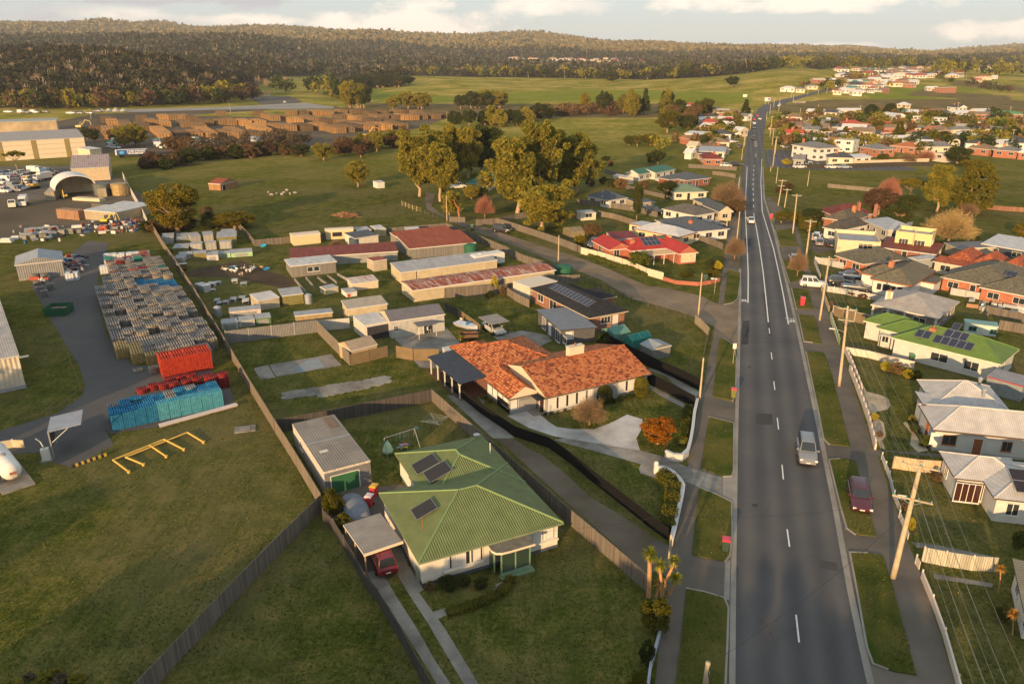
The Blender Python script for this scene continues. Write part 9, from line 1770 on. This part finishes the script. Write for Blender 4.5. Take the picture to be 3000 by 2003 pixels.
# grass tufts on the lawns and verges near the camera
def tufts():
    rs=np.random.RandomState(21); n=150000; Y=41+rs.rand(n)**1.3*95; X=(rs.rand(n)*1.7-.85)*Y; k=~inside(X,Y,PAVED[0])
    for p in PAVED[1:]:
        p_=np.array(p); 
        if p_[:,1].min()>140: continue
        k&=~inside(X,Y,p)
    def edge(pts,y): W_=P_(pts); return np.interp(y,[q[1] for q in W_],[q[0] for q in W_])
    vk=np.zeros(n,bool)
    for p in VERGE: vk|=inside(X,Y,p)
    k|=vk
    k&=~((X>edge(RL,Y)-1.1)&(X<edge(RR,Y)+1.1)); z0=np.zeros(n)
    for p in VERGE: z0=np.where(inside(X,Y,p),.12,z0)
    X,Y,z0=X[k],Y[k],z0[k]; dn=np.sin(X*.9+1.7*np.sin(Y*.35))*np.sin(Y*.6+X*.2)+rs.normal(size=len(X))*.55; k=dn>-.25; X,Y,z0=X[k],Y[k],z0[k]
    P=np.stack([X,Y,z0+rs.uniform(0,.035,len(X))],1); mi=(rs.rand(len(X))<.28).astype(int)
    Q=quads(P,.055,rs,2.5,1.4); o=bpy.data.objects.new('grass_tufts',nmesh('grass_tufts',Q,[leaf((.035,.06,.008),(.075,.10,.014),(.13,.14,.025),.3,.5),leaf((.12,.10,.035),(.19,.155,.06),(.26,.21,.09),.3,.5)],mi)); COL.objects.link(o); struct(o,'stuff'); o['label']='uneven grass tufts over the lawns and verges'; o['category']='grass'
tufts()
# haze in the air
hb=MB().box(-9000,-300,-120,9000,9800,330); hm=bpy.data.materials.new('haze'); hm.use_nodes=True; n_=hm.node_tree.nodes; n_.clear(); pv=n_.new('ShaderNodeVolumePrincipled'); ho=n_.new('ShaderNodeOutputMaterial'); pv.inputs['Color'].default_value=(.90,.94,1,1); pv.inputs['Density'].default_value=.00006; hm.node_tree.links.new(pv.outputs[0],ho.inputs['Volume'])
o=obj('haze',hb,hm); struct(o,'stuff'); o['label']='thin evening haze over the far hills'; o['category']='haze'
# ---------------- unseen houses and trees added behind the viewpoint to shade the near ground ----------------
def back(label,x,y,w,d,h,rz=25):
    t=thing('house',label,'house',(x,y,0),R(rz),'houses added for shade behind the viewpoint',True); rb=MB(); roof_mb(rb,'hip',0,0,w,d,h,2.4); obj('roof',rb,[RC['grey'],m_trim,m_white],t); obj('wall',MB().box(.4,.4,0,w-.4,d-.4,h),m_white,t)
for x,y in ((-52,-30),(-34,-22),(-16,-14),(0,-4),(-64,-2),(10,6),(34,12),(48,22)): back('unseen house added behind the viewpoint for its shadow',x,y,13,10,4.6)
for x,y,h in ((-48,14,10),(-38,6,12),(-27,12,9),(-20,4,12),(-12,12,9),(-4,8,11),(6,22,6),(-60,30,9),(22,4,12),(-70,40,9),(40,8,10),(-80,55,8),(56,38,7),(62,50,6),(30,-8,13),(-56,-6,13),(-40,10,12),(-35,6,12.5),(-31,11,11),(-24,9,12),(-16,6,12),(-9,3,12),(-14,-2,14),(-26,0,13),(-34,-3,14),(0,2,12),(8,0,12),(16,4,11),(-92,50,13),(-86,60,13),(-80,52,14),(-74,58,13),(-98,62,13),(-70,64,11),(-88,70,13),(44,16,9),(52,28,8)):
    smalltree('round','unseen tree added behind the viewpoint for its shadow',x,y,h,h*.9,L_DARK,'trees added for shade behind the viewpoint',True)
print('pallets',count[0],'things',len(THINGS))
# lettering becomes plain mesh
dg=bpy.context.evaluated_depsgraph_get()
for o in [o for o in S.objects if o.type=='FONT']:
    me=bpy.data.meshes.new_from_object(o.evaluated_get(dg)); n=bpy.data.objects.new(o.name,me); COL.objects.link(n); n.parent=o.parent; n.location=o.location; n.rotation_euler=o.rotation_euler; n.scale=o.scale
    if 'kind' in o: n['kind']=o['kind']
    nm_=o.name; bpy.data.objects.remove(o); n.name=nm_
# labels: look-alikes that still share a label get their order across the picture
bpy.context.view_layer.update()
ORD='first second third fourth fifth sixth seventh eighth ninth tenth eleventh twelfth'.split()
def ordn(i,n): return (ORD[i] if i<12 else f"{i+1}th")
by={}
for o,same,ex in THINGS:
    try: o.name
    except ReferenceError: continue
    if not same: by.setdefault(o['label'],[]).append(o)
for lb,os_ in by.items():
    if len(os_)<2: continue
    os_.sort(key=lambda o:proj(*o.matrix_world.translation)[0])
    for i,o in enumerate(os_): 
        o['label']=lb+f", {ordn(i,len(os_))} from the left"
        if not o.get('group'): o['group']=lb.split(' in ')[0].split(' with ')[0]+'s'
